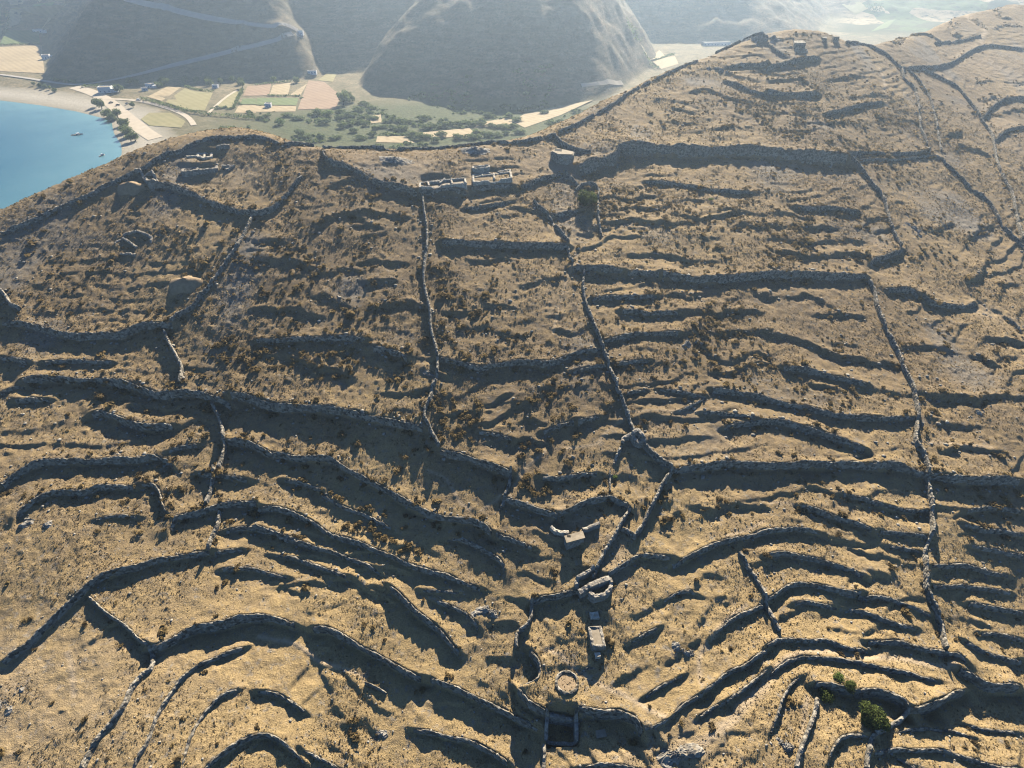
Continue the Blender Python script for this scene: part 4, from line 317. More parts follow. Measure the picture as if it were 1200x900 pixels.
T|2.6|0.35|straight wide wall across the summit's face, lowest big one|126.9,322.8 135.4,322.8 144.4,323.8 154.1,326.4
B|0.8|0||144.3,378.2 155.3,379.6
B|0.8|0||154.8,386.0 164.0,387.9 175.9,393.1
B|1.5|0||164.1,342.3 176.5,350.4 192.4,359.3
B|1.2|0||171.9,330.4 182.2,335.8 193.8,343.3
T|1.8|0.3|slanting dark wall on the summit's lower right flank|152.1,308.2 162.7,315.0 174.8,323.2 192.6,334.9
B|1.2|0||122.8,306.7 132.7,305.0 143.0,304.3
B|1.2|0||129.9,295.5 141.5,299.5 160.5,304.9
B|1|0||123.8,288.5 133.4,290.2 144.9,293.6
B|1|0||200.1,323.0 207.9,324.0
W|0|1.44|long saddle wall from the summit right to the far pale hill|193.0,393.0 207.6,404.1 214.8,402.0 221.3,397.5 223.6,389.6 228.0,386.6 245.7,400.0 263.9,412.5 283.8,430.4 310.6,459.7 331.3,479.2 346.9,489.0 362.3,494.8 376.5,498.3
W|0|1.35|left wall of the narrow strip falling from the saddle|225.4,384.0 221.1,371.3 223.9,365.4 221.0,353.4 214.6,336.0 208.1,319.9 205.9,310.0 201.9,296.4
W|0|1.08|right wall of the narrow strip falling from the saddle|230.7,389.1 233.2,379.3 232.9,366.9 230.1,352.7 223.2,333.2 217.8,319.4 211.4,302.6
W|0|1.44|outermost right wall curving from the saddle to the right edge|244.5,397.5 253.0,396.7 261.2,393.0 264.8,388.8 263.9,376.3 263.1,364.5 260.8,350.5 258.8,337.4 252.8,323.2 244.6,305.4 240.4,291.8 237.8,280.2 230.9,264.7 225.2,252.5 220.9,241.9
W|0|1.44|inner wall right of the narrow strip, running down to the right edge|207.7,292.9 208.3,288.3 210.9,282.1 212.8,275.1 215.3,271.4 217.1,270.5 217.4,263.1 215.6,252.3 215.9,243.9 217.3,236.0
T|2.2|0.2|curved dark wall on the pale slope at the right edge, upper|263.5,355.2 282.3,376.3 299.8,391.8 318.4,402.9
B|1.5|0||276.5,365.6 291.7,374.9 308.3,385.8
T|1.8|0.2|curved dark wall on the pale slope at the right edge, lower|258.6,332.0 273.5,346.5 291.5,358.4
B|1.2|0||288.1,406.8 302.8,416.9
B|1.2|0||316.6,422.3 336.2,431.6
B|1.2|0||276.8,381.0 293.5,392.8
B|2.4|0||222.4,317.7 228.9,324.3 237.5,331.1
B|2.4|0||223.8,309.4 232.8,315.1 242.8,313.0
W|0.6|1.35|diagonal wall dropping right from the end of the great wall|152.8,277.3 155.1,273.7 156.0,267.9 156.7,259.3 158.0,252.6 158.4,251.4 156.8,242.6 154.6,234.0 153.5,225.9 152.5,217.5
W|0|1.35|central field wall, upper piece, slanting down from the excavated rooms|8.4,220.1 10.3,216.6 13.8,212.1 15.5,207.4 18.0,202.3 19.9,196.1
W|0|1.35|short step of the central field wall between its two long pieces|19.8,194.9 19.9,190.5 20.8,186.8
T|1.6|0.2|short wall leftwards below the dark green upper tree|14.0,212.7 19.0,214.7 24.8,217.4
T|1.5|0.15|short wall left of the central field wall's top|-17.1,211.6 -9.4,214.3 0.0,219.3
B|1.2|0||0.0,215.3 4.8,215.5 8.7,215.0
B|1.2|0||-7.7,208.4 -3.9,210.9 0.0,212.2
T|2.6|0.3|left piece of the long horizontal wall crossing the right half|20.6,183.8 24.6,184.6 31.2,184.6 37.8,185.0
T|2.6|0.3|middle short piece of the long horizontal wall crossing the right half|39.6,184.5 45.1,184.3 50.2,184.2
T|2.8|0.35|long right piece of the horizontal wall crossing the right half|51.7,184.4 58.2,183.8 65.5,183.5 73.2,184.7 81.3,186.7 87.0,188.1 89.5,188.8 101.9,191.0 114.6,193.2 129.0,195.7
W|0|1.44|central field wall, long lower piece slanting to the wall-side hut|24.6,183.8 23.7,177.1 23.8,169.3 24.8,163.9 25.7,159.5 26.7,155.3 27.7,151.2 28.7,145.6 29.5,141.0 31.0,137.0 30.3,136.6 31.5,133.1 32.1,130.3 32.7,127.5 33.2,124.1 33.8,121.8
W|1|1.44|wall from the wall-side hut down-right to the great bend|33.9,121.1 35.9,118.5 37.8,115.6 40.3,113.1 42.5,111.1
B|1.2|0||3.5,174.8 8.5,177.5 13.6,179.4 18.6,179.8
T|1.7|0.2|flat wall right of the central field wall, under the horizontal wall|26.1,170.9 31.4,172.2 39.2,172.8 47.9,173.9
B|1.4|0||50.6,174.6 56.9,175.7 62.8,176.3
T|2|0.2|sagging short wall with a broad shadow right of the field wall|35.7,166.6 41.2,166.5 43.9,165.8 48.1,166.6 53.8,166.9
T|1.8|0.25|slightly arched wall starting at the central field wall, running right|28.5,153.2 33.0,155.0 38.5,156.6 44.0,157.5 52.2,158.0
B|1.8|0||52.3,158.3 58.0,159.5 67.7,160.0 81.9,161.2
B|1.2|0||37.2,150.8 41.9,151.4 45.0,150.3
T|1.5|0.2|short wall ending left against the central field wall, lower|18.0,141.6 23.5,143.3 28.0,144.1
T|1.6|0.15|short wall starting right of the central field wall, lower|30.3,144.6 35.8,145.5 41.1,146.4
B|0.9|0||38.2,143.8 44.9,145.6 50.3,146.7
B|2|0||33.7,209.5 42.7,211.8 51.0,213.4 58.7,211.8
B|1.4|0||42.0,193.4 48.9,194.2 54.2,194.2 61.6,192.7 72.3,192.9
B|1|0||65.2,207.0 74.1,207.6
B|1.2|0||37.2,219.6 45.6,221.4 57.3,222.2
B|1.2|0||61.5,218.0 69.5,217.0 78.3,219.5
B|1.4|0||80.2,220.2 91.2,224.0 99.6,223.4
B|1.3|0||84.6,214.4 97.3,215.3
B|1.9|0||55.4,168.0 62.7,169.1 69.8,168.9 80.9,170.3
B|1.6|0||73.6,175.9 79.3,178.2 87.1,179.3
B|1.4|0||60.1,143.9 68.3,145.4 78.3,148.0
B|1.5|0||58.5,155.3 62.7,149.7 70.7,149.6 79.6,152.7
T|1.8|0.15|low straight wall high on the right-hand slope|113.2,231.6 121.6,232.8 130.4,234.7 141.0,235.7
B|1.5|0||98.0,217.8 111.1,219.2 125.8,223.8
B|1.3|0||100.0,224.9 109.4,227.4 116.2,226.8
B|2|0||98.0,201.0 110.2,203.5 124.0,207.1 133.9,208.2
B|1.5|0||95.6,209.3 108.2,209.9 125.5,215.6 136.6,217.1
T|2.6|0.3|short wall with pale bare top at the horizontal wall's right end|134.0,203.9 137.5,207.1 143.2,210.3 153.0,216.5
W|0|1.8|very long rubbly wall winding down the right side|129.3,193.5 129.1,188.0 127.0,181.2 125.9,174.8 125.2,168.8 124.9,163.0 124.5,157.3 123.4,151.7 123.0,146.4 122.7,144.2 121.4,138.6 119.3,132.8 116.3,127.2 113.9,122.7 114.2,119.2 113.8,116.5 112.9,113.2 111.8,109.5 110.6,105.2 109.1,101.2 107.7,97.9 105.4,94.6 103.1,91.8 101.7,88.7 100.3,85.4 99.1,82.1 99.2,79.3 99.4,76.9 99.4,74.6 98.2,71.3 97.3,69.0
T|2.4|0.2|short curved wall right of the long rubbly wall's top|135.3,189.9 141.0,191.4 145.1,191.5 146.5,189.0
T|2|0.2|hanging curved wall towards the pale rocks at right|147.8,189.0 151.1,186.5 158.0,186.9 164.7,188.5 170.6,191.5
B|2.6|0||174.9,204.0 179.6,207.6 191.2,218.2
B|1.6|0||174.2,192.9 177.9,190.3
T|1.2|0.4|pale slanting wall fragment at the right edge|180.5,186.2 181.9,184.3 181.8,178.8
B|2|0||127.8,160.5 134.7,162.6 140.7,162.6 145.2,162.4
B|2|0||144.9,161.9 152.5,163.2 159.1,160.1
B|2.2|0||163.8,170.8 170.0,173.1 178.6,173.8
B|1.6|0||174.3,233.2 186.4,241.7
B|1.8|0||190.4,234.1 200.3,241.3 210.7,248.7
B|2|0||86.7,178.0 94.7,179.8 102.2,179.5 108.6,178.2
B|1.6|0||100.7,172.5 110.3,174.2 118.9,174.7
B|2.2|0||81.5,160.0 88.3,159.0 95.0,158.2 101.2,155.5 106.1,153.6 113.2,153.7 121.2,153.9
T|2.2|0.15|long slanting wall with sunlit ledge left of the rubbly wall|83.4,147.5 90.0,147.1 96.3,145.8 102.6,144.5 108.1,143.1
B|1|0||104.4,159.7 113.4,160.7
T|1.3|0.2|short wall right of the field wall just above the bare field|32.3,134.3 35.2,135.2 38.7,135.7
T|1.3|0.2|wall above the bare field, ending at a side branch|43.1,136.1 47.1,135.7 51.3,134.8 56.2,134.5
T|0.9|0.25|side branch dropping left above the bare field|47.2,129.0 49.8,130.2 53.3,132.1 56.2,134.4
T|2.2|0.2|long slanting wall with ledge, right of the bare field|58.9,137.0 65.4,136.7 69.8,136.3 74.6,135.2 80.4,133.5 86.5,132.6 92.3,130.9 98.6,130.7 108.9,130.8 117.6,131.6
T|1.6|0.15|straight short wall at the right border of the bare field|54.4,128.7 59.3,128.6 64.1,128.2 68.8,127.5
T|2.6|0.15|slanting wall fading out left of the long rubbly wall|59.3,124.0 63.3,125.5 67.8,126.2 72.3,127.3 77.3,127.3 81.8,125.9 86.8,124.2 92.4,122.5 96.5,120.5 97.9,119.2
T|3.4|0.5|great bend wall running right from the bare field to the right edge|42.8,110.7 46.7,111.5 52.0,112.1 56.7,112.8 61.8,112.8 68.1,112.4 74.0,113.0 80.1,113.8 87.5,114.6 93.6,115.1 98.2,114.8 103.1,115.1 107.1,114.5 110.5,112.8 112.8,112.6 116.7,112.2 120.6,111.5 126.7,111.7 133.4,112.6 140.2,113.4
W|0.8|1.44|right wall of the sunken lane in the centre|29.7,92.3 32.9,96.1 34.3,98.8 37.0,102.8 39.3,106.8 42.4,110.7
W|0|1.26|short cross wall closing the lane's middle|27.3,95.1 28.7,94.1 30.0,92.7
W|1|1.35|left wall of the sunken lane in the centre|19.1,83.2 19.7,84.5 21.5,87.5 23.3,90.5 25.7,93.6 28.3,97.9 30.0,100.3
T|2.6|0.4|arched wall behind the flat-roofed hut, right half|12.0,99.2 15.8,101.0 19.7,102.5 25.2,103.6 27.8,102.2 29.6,101.3 30.0,100.2
T|2.6|0.4|wall behind the flat-roofed hut, left half sloping down to it|-1.9,104.1 0.0,103.5 3.8,102.3 7.6,100.8 11.6,99.1
T|2.1|0.15|short flat wall on the slope above the flat-roofed hut|8.2,109.5 11.8,109.1 15.2,109.5 18.6,109.8 22.5,110.0
B|1.6|0||0.0,131.9 3.1,132.2 6.7,132.6
B|1.3|0||2.4,124.8 7.7,125.1
T|1.9|0.15|left one of two short tilted walls left of the wall-side hut|8.8,122.5 13.7,124.4 17.3,125.4
T|1.6|0.15|right one of two short tilted walls left of the wall-side hut|18.5,125.6 22.8,126.7 24.7,126.9
B|1.6|0||0.0,119.3 3.5,119.9 7.6,119.5
B|1.4|0||9.3,135.5 14.9,136.3 20.5,137.2
W|0|1.08|short wall angled beneath the wall-side hut|27.3,113.0 29.5,117.3
W|0|0.9|crumbled low wall beside the path above the lane|25.4,104.9 26.0,110.8
B|2|0||36.7,96.0 39.8,98.8 43.2,99.9 47.1,100.2 50.2,99.7
B|1.8|0||50.9,98.9 52.0,100.3 55.9,100.7 60.2,100.3 65.4,101.3
T|2.6|0.25|short humped wall right of the lane's foot|22.7,84.0 26.4,85.9 30.8,88.3 34.8,88.1 38.3,87.6
T|2.3|0.25|long wall rising right from the humped wall|38.6,85.9 42.4,87.7 46.4,89.5 51.0,91.4 55.4,92.4 59.4,93.3 63.4,94.5 67.9,95.1 72.3,95.4 77.0,94.6
W|0|1.17|thin dark wall slanting down across the right-hand terraces|55.1,88.8 55.8,86.4 56.6,84.4 57.2,83.0 57.4,81.9 58.0,79.4 58.4,76.5 58.8,73.1 59.5,70.8
B|1.6|0||57.0,86.7 59.6,87.6 61.9,88.4
B|1|0||39.9,102.5 43.4,103.7
B|1|0||37.3,94.7 40.1,94.1
B|1.5|0||76.7,106.9 81.9,107.2 86.0,105.7 89.6,105.9
T|2.1|0.15|bright-edged terrace wall below the great bend wall at right|87.0,105.7 91.4,105.1 95.5,103.9 99.8,103.0 104.1,102.4 108.8,102.7
T|2.3|0.2|slanting leaf-shaped terrace wall below the great bend wall|74.6,101.7 77.9,100.7 81.4,99.5 85.0,98.6 88.5,97.4 90.7,95.9
T|1.8|0.15|short wall left against the rubbly wall, below the bright edge|93.1,96.0 97.0,96.0 101.4,95.8 105.8,95.5
B|1.8|0||77.3,93.5 82.0,93.0 86.9,92.8 91.9,92.8
T|1.7|0.2|pale-topped short wall touching the rubbly wall's kink|94.4,92.4 98.2,92.1 101.9,91.7
B|1.8|0||83.9,90.5 89.0,89.8 94.3,89.1 100.7,88.6
T|2.1|0.15|wavy wall beginning at the thin dark slanting wall|61.8,88.4 66.2,89.1 70.2,88.5 74.3,87.9 78.1,86.8 80.9,85.7 84.1,84.4
B|1.5|0||111.5,104.3 115.5,104.0 119.0,102.6
T|2|0.15|wall at the right edge, first below the great bend wall|119.5,103.0 125.0,104.3 129.6,105.0 136.6,105.1
T|2|0.15|wall at the right edge, second below the great bend wall|117.4,99.6 121.2,98.6 127.3,98.8 133.6,98.8
T|2|0.15|wall at the right edge, third below the great bend wall|116.8,94.2 122.1,94.0 127.4,93.6 131.1,93.6
T|1.9|0.15|wall running right from the lower rubbly wall|103.3,88.2 108.0,88.6 113.4,89.2 119.5,88.4 124.2,88.3
B|2.6|0||122.9,141.3 129.6,141.2 136.5,141.2 140.9,140.5
B|2.6|0||142.4,140.7 149.2,143.8 160.3,145.3
B|1.4|0||123.1,130.3 130.8,130.2 137.4,130.1
B|1.5|0||121.4,120.6 129.6,121.9 140.7,121.0
B|1.5|0||89.5,141.0 97.2,140.3 110.0,142.1 119.0,141.0
T|3|0.4|curved retaining wall of the dark yard left of the apsed pen|4.7,78.8 7.5,80.0 10.0,79.8 13.0,80.3 15.5,81.3
W|0|1.35|winding left wall of the lane beside the dark yard|4.7,79.1 4.4,75.9 3.4,73.7 1.1,72.6 1.0,69.5
B|1.4|0||8.9,69.8 11.0,70.7 12.7,70.7
T|0.9|0.15|tiny wall between the slab ruin and the threshing floor|14.4,64.0 16.2,64.4 18.3,64.5
T|4|0.35|curved wall left of the threshing floor, over a black hollow|4.0,68.6 5.4,67.0 6.1,65.2 6.0,63.2 5.1,62.0 2.8,61.4
T|4.8|0.3|tall curved retaining wall under the threshing floor, left part|1.4,60.8 3.2,58.5 5.8,56.9 8.9,56.2 13.0,55.8
T|4.8|0.3|tall scalloped retaining wall under the threshing floor, right part|13.3,56.7 15.8,56.3 18.8,55.4 21.7,55.4 23.8,54.6 25.3,53.4 26.1,51.3
T|2|0.2|short wall hooking right from the scalloped retaining wall|26.6,51.8 29.1,52.3 31.8,53.5
W|0|1.44|thin pale straight wall dropping from the sunken basin to bottom edge|6.6,51.2 6.6,49.6 6.3,46.8
B|1.6|0||28.4,73.9 31.0,75.0 33.7,77.1
T|1.7|0.15|short dark wall high on the bright central slope|35.0,77.7 37.9,79.1 41.0,80.0 42.8,79.0
B|1.7|0||43.1,80.1 45.4,81.9 48.0,82.4
B|1.2|0||34.3,73.1 37.0,73.8
T|1.9|0.1|isolated short slanting wall right of the slab ruin|26.3,68.9 29.3,70.3 32.3,71.5
B|1.6|0||41.9,72.4 45.3,74.8 49.0,77.9
T|2.2|0.2|ragged wall left of the thin slanting wall's foot|45.1,70.0 47.4,71.9 50.8,73.8 54.6,75.3 58.5,76.9
B|2.2|0||35.3,65.3 37.1,67.5 39.2,68.6
B|1.3|0||22.6,60.7 25.4,62.0 27.3,62.5
T|2.1|0.15|isolated dark wall right of the threshing floor|27.8,57.9 31.2,59.7 34.0,60.8 35.9,61.6
T|2.3|0.25|long ragged wall climbing right from the threshing floor's level|39.0,57.9 42.0,59.5 45.8,62.0 48.7,62.8 51.9,64.6 55.3,66.6
T|1.9|0.2|lower end of the ragged climbing wall, near the hook|32.0,53.5 34.2,55.4 37.1,56.8 39.3,57.8
T|2|0.2|short ragged wall parallel below the climbing wall|38.1,53.8 41.1,55.5 43.6,56.2
T|2|0.2|ragged wall continuing up-right below the climbing wall|43.9,56.4 47.4,58.3 50.7,60.3 54.1,62.5
B|1.6|0||29.0,49.0 32.1,50.4 35.1,51.0
B|1.6|0||41.9,50.0 43.9,51.3 46.9,51.6
B|1.1|0||46.4,52.5 48.5,53.9
B|1.3|0||37.4,46.6 39.5,48.5 41.0,48.0
B|1.3|0||43.4,44.8 45.5,46.5 47.3,47.2
B|1.3|0||42.9,68.1 45.1,69.7 46.9,69.5
T|1.7|0.3|pale wall at the bottom edge right of the sunken basin|14.3,46.8 17.6,46.8 21.6,46.2 24.7,45.4
T|2.5|0.25|arched wall opening the right-hand terrace fan, topmost|58.7,77.8 61.6,79.3 64.7,81.2 68.0,82.0 72.1,81.8 75.8,80.7 79.7,80.0 81.9,80.4
T|1.8|0.15|wall continuing the topmost fan arch to the rubbly wall|81.4,79.9 83.9,79.6 88.1,79.6 92.0,78.8 94.8,77.8 98.1,76.7
T|1.8|0.15|left short wall of the fan's second row|65.1,77.2 67.8,77.9 71.7,77.3 75.1,77.0
T|1.8|0.15|right sagging wall of the fan's second row|76.9,76.4 80.5,76.4 84.0,75.0 87.7,73.9 92.2,73.4
B|1.6|0||58.6,73.8 61.0,75.1 64.7,75.9
T|2.2|0.25|fan wall in the third row with the wavy pale edge|55.5,67.4 58.9,69.0 62.2,68.9 65.5,68.8 69.5,69.2 71.9,68.0 74.6,67.4 78.7,67.7
B|1.1|0||72.1,71.4 76.4,71.0 80.3,70.8 84.3,70.6
T|2.6|0.25|dark wall under the foot of the rubbly wall|79.4,69.5 83.5,69.6 86.6,69.9 90.0,69.3 93.3,68.7 96.9,68.6 100.5,68.3 101.6,66.9
T|1.9|0.25|long fan wall in the fourth row with path along it|54.8,61.9 58.2,63.9 61.9,65.3 65.2,65.4 69.9,65.2 74.5,64.8 78.2,64.4 82.7,63.5 87.3,62.8 92.5,62.4
T|2|0.35|thin wall rising from bottom edge left of the tree enclosure|51.1,50.6 53.4,53.7 55.0,56.1 57.2,58.6 59.2,60.4 60.9,61.3
W|0|1.08|thin straight wall at the left side of the tree enclosure|54.0,44.5 56.0,47.7 59.1,51.5 61.6,54.7 63.0,57.2
T|4.2|0.3|top wall of the tree enclosure at bottom right|63.4,59.8 66.3,59.7 69.2,59.0 72.2,58.5 76.1,59.0 79.2,58.4 81.3,56.9 81.8,55.7
T|4|0.25|short scallop wall right of the tree enclosure|82.0,55.6 84.2,56.0 87.7,57.1
T|6|0.3|pale wall rising right from the tree enclosure's scallop|87.2,56.9 90.8,58.2 95.0,60.3 98.8,61.5
W|0.5|1.35|slanting wall closing the tree enclosure at the right|72.0,50.7 76.1,52.5 79.1,53.8 81.9,55.7
T|2.1|0.3|hooked pale wall below the tree enclosure|60.3,45.2 62.1,47.7 64.7,49.7 67.2,50.5 71.5,50.4
W|0|1.26|short vertical wall from the enclosure's corner to bottom edge|71.8,50.4 69.8,48.1 67.9,44.8
T|7|0.25|sunlit-edged wall right of the rubbly wall's foot, lower|99.6,65.5 101.5,64.6 104.2,63.0 106.6,62.6 112.2,63.0
T|2.3|0.2|fan wall at right edge above the sunlit-edged one|104.1,71.7 106.3,70.6 109.0,69.6 113.0,69.0 117.7,69.2
T|1.8|0.15|right-edge wall high in the fan, third from its top|109.7,74.1 114.1,74.4 120.7,74.0
T|2|0.15|right-edge wall high in the fan, second from its top|109.5,80.4 113.9,80.5 118.4,80.3 124.3,80.3
B|1.8|0||100.4,78.0 104.4,77.2 108.3,76.1 111.6,74.8
T|1.8|0.15|right-edge wall at the very top of the fan|101.8,83.7 106.4,83.9 111.2,84.4 118.3,84.5 122.9,84.4
B|1.6|0||85.6,83.8 90.2,84.3 93.7,83.6 95.4,81.4 97.5,81.1
T|1.2|0.3|pale-topped wall in the dark corner right of the tree enclosure|77.8,51.7 80.9,52.3 85.1,53.0 88.6,53.2 91.8,52.9 95.5,52.4
T|2.2|0.2|lowest long wall of the dark bottom-right corner|70.7,47.5 74.9,48.2 79.2,48.4 83.6,49.0 87.3,48.9 91.1,48.1 95.0,47.4 98.6,46.9 101.8,47.3
T|1.2|0.2|small curl wall at bottom edge beneath the dark corner's long wall|75.5,47.1 76.4,46.1 79.2,45.5
B|1.4|0||99.4,57.7 105.1,57.6 110.6,58.0
T|1.6|0.15|dim slanting wall in the dark bottom-right corner|94.6,55.1 98.4,54.6 102.7,54.3 107.8,54.2
B|2.4|0||271.6,466.2 285.7,471.6 294.7,468.8
B|2|0||428.3,684.7 324.4,506.6 325.9,498.1
B|2|0||364.3,552.1 363.9,539.9 364.1,530.0
B|1.8|0||440.7,647.1 402.3,575.8 413.9,577.3
B|1.8|0||236.0,429.8 258.3,452.3 418.2,714.0
B|1.6|0||374.5,536.1 395.8,553.4 413.2,560.2
W|0|1.26|thin wall crossing the pale far hill above the saddle wall|285.0,458.8 310.8,478.1 331.0,493.6 347.0,507.6"""
def P2(s): return np.array([[float(c) for c in q.split(',')] for q in s.split()])

# ---------------------------------------------------------------- helpers
rnd = random.Random(5); nrs = np.random.RandomState(11)
def link(name, me, mat=None, parent=None):
    o = bpy.data.objects.new(name, me); COL.objects.link(o)
    if mat is not None and not me.materials: me.materials.append(mat)
    if parent is not None: o.parent = parent
    return o
def mesh(V, F, name='mesh', smooth=False):
    me = bpy.data.meshes.new(name); me.from_pydata([tuple(map(float, v)) for v in V], [], [tuple(map(int, f)) for f in F]); me.update()
    if smooth: me.polygons.foreach_set('use_smooth', [True] * len(me.polygons))
    return me
def fast_mesh(name, V, Q, smooth=False, n=4):
    V = np.ascontiguousarray(V, np.float32); Q = np.ascontiguousarray(Q, np.int32)
    me = bpy.data.meshes.new(name)
    me.vertices.add(len(V)); me.vertices.foreach_set('co', V.ravel())
    me.loops.add(Q.size); me.loops.foreach_set('vertex_index', Q.ravel())
    me.polygons.add(len(Q)); me.polygons.foreach_set('loop_start', np.arange(0, Q.size, n, dtype=np.int32))
    if smooth: me.polygons.foreach_set('use_smooth', np.ones(len(Q), bool))
    me.update(calc_edges=True)
    return me
def attr(me, name, val):
    a = me.attributes.new(name, 'FLOAT', 'POINT'); a.data.foreach_set('value', np.ascontiguousarray(val, np.float32).ravel())
def tag(o, label=None, cat=None, group=None, kind=None):
    if label: o['label'] = label
    if cat: o['category'] = cat
    if group: o['group'] = group
    if kind: o['kind'] = kind
    return o
def empty(name, loc, rz=0, label=None, cat=None, group=None):
    o = bpy.data.objects.new(name, None); COL.objects.link(o); o.location = loc; o.rotation_euler = (0, 0, rz)
    o.empty_display_size = 0.5
    return tag(o, label, cat, group)
def copy_tree(o, parent=None):
    c = o.copy(); COL.objects.link(c)
    if parent is not None: c.parent = parent
    for ch in list(o.children): copy_tree(ch, c)
    return c

# ---------------------------------------------------------------- materials
class NT:
    def __init__(s, name):
        s.m = bpy.data.materials.new(name); s.m.use_nodes = True; s.t = s.m.node_tree; s.n = s.t.nodes; s.l = s.t.links
        s.b = s.n['Principled BSDF']; s.b.inputs['Roughness'].default_value = 0.95; s.b.inputs['Specular IOR Level'].default_value = 0.12
        s.tc = None
    def co(s):
        if s.tc is None: s.tc = s.n.new('ShaderNodeTexCoord')
        return s.tc.outputs['Object']
    def noise(s, scale, detail=4, rough=0.6, co=None):
        x = s.n.new('ShaderNodeTexNoise'); x.inputs['Scale'].default_value = scale; x.inputs['Detail'].default_value = detail; x.inputs['Roughness'].default_value = rough
        s.l.new(co or s.co(), x.inputs['Vector']); return x.outputs[0]
    def vor(s, scale, out='Distance', co=None):
        x = s.n.new('ShaderNodeTexVoronoi'); x.inputs['Scale'].default_value = scale
        s.l.new(co or s.co(), x.inputs['Vector']); return x.outputs[out]
    def at(s, name):
        x = s.n.new('ShaderNodeAttribute'); x.attribute_name = name; return x.outputs['Fac']
    def ramp(s, fac, a, b, lo=0.0, hi=1.0):
        x = s.n.new('ShaderNodeMapRange'); x.inputs[1].default_value = a; x.inputs[2].default_value = b; x.inputs[3].default_value = lo; x.inputs[4].default_value = hi
        s.l.new(fac, x.inputs[0]); return x.outputs[0]
    def math(s, op, a, b):
        x = s.n.new('ShaderNodeMath'); x.operation = op
        for k, v in enumerate((a, b)):
            if isinstance(v, (int, float)): x.inputs[k].default_value = v
            else: s.l.new(v, x.inputs[k])
        return x.outputs[0]
    def mix(s, fac, a, b, mode='MIX'):
        x = s.n.new('ShaderNodeMix'); x.data_type = 'RGBA'; x.blend_type = mode
        for k, v in ((0, fac), (6, a), (7, b)):
            if isinstance(v, (int, float)): x.inputs[k].default_value = v
            elif isinstance(v, tuple): x.inputs[k].default_value = (*v, 1)
            else: s.l.new(v, x.inputs[k])
        return x.outputs[2]
    def color(s, c):
        if isinstance(c, tuple): s.b.inputs['Base Color'].default_value = (*c, 1)
        else: s.l.new(c, s.b.inputs['Base Color'])
    def bump(s, h, strength=0.5, dist=0.2):
        x = s.n.new('ShaderNodeBump'); x.inputs['Strength'].default_value = strength; x.inputs['Distance'].default_value = dist
        s.l.new(h, x.inputs['Height']); s.l.new(x.outputs[0], s.b.inputs['Normal'])

def ground_mat():
    t = NT('dry_hill_ground')
    big = t.noise(0.05, 5, 0.6); mid = t.noise(0.35, 6, 0.65); fine = t.noise(2.2, 5, 0.75); tiny = t.noise(4.5, 4, 0.8)
    gold = t.at('gold'); wear = t.at('wear'); rock = t.at('rock'); thick = t.at('thick')
    soil = t.mix(t.ramp(fine, 0.3, 0.7), (0.165, 0.125, 0.080), (0.31, 0.24, 0.155))
    grass = t.mix(t.ramp(tiny, 0.36, 0.64), (0.21, 0.147, 0.068), (0.52, 0.385, 0.195))
    g = t.math('ADD', t.ramp(mid, 0.35, 0.65, -0.35, 0.35), gold)
    g = t.ramp(g, 0.05, 0.95)
    c = t.mix(g, soil, grass)
    grey = t.mix(t.ramp(tiny, 0.3, 0.7), (0.15, 0.142, 0.128), (0.33, 0.31, 0.275))
    gs = t.math('ADD', t.ramp(t.noise(0.6, 6, 0.7), 0.52, 0.68), t.math('MULTIPLY', rock, 1.2))
    c = t.mix(t.ramp(gs, 0.2, 1.0, 0.0, 0.8), c, grey)
    scrub = t.math('MULTIPLY', t.ramp(t.noise(0.9, 5, 0.7), 0.56, 0.68), t.ramp(gold, 0.2, 0.8, 0.85, 0.45))
    c = t.mix(scrub, c, t.mix(t.ramp(fine, 0.35, 0.65), (0.07, 0.058, 0.032), (0.17, 0.125, 0.06)))
    tk = t.math('MULTIPLY', thick, t.ramp(t.noise(0.55, 6, 0.75), 0.42, 0.58))
    c = t.mix(t.math('MULTIPLY', tk, 0.85), c, t.mix(t.ramp(fine, 0.35, 0.65), (0.080, 0.063, 0.036), (0.21, 0.155, 0.085)))
    st = t.ramp(t.vor(1.6), 0.10, 0.16, 1, 0)                    # small loose stones
    st = t.math('MULTIPLY', st, t.ramp(t.noise(0.5, 3), 0.45, 0.6))
    c = t.mix(t.math('MULTIPLY', st, 0.75), c, (0.47, 0.43, 0.36))
    c = t.mix(t.math('MULTIPLY', t.ramp(t.vor(2.7), 0.09, 0.15, 1, 0), 0.7), c, (0.08, 0.06, 0.035))   # small dry tufts
    c = t.mix(t.math('MULTIPLY', wear, 0.85), c, t.mix(t.ramp(fine, 0.3, 0.7), (0.38, 0.29, 0.19), (0.52, 0.42, 0.29)))
    c = t.mix(t.ramp(gold, 0.15, 0.75, 1.0, 0.0), c, t.mix(1.0, c, (0.84, 0.82, 0.78), 'MULTIPLY'))
    t.color(c)
    h = t.math('ADD', t.math('MULTIPLY', fine, 0.7), t.math('MULTIPLY', tiny, 0.35))
    h = t.math('ADD', h, t.math('MULTIPLY', t.ramp(t.vor(1.6), 0.0, 0.2, 1, 0), 0.3))
    t.bump(h, 0.9, 0.45)
    return t.m
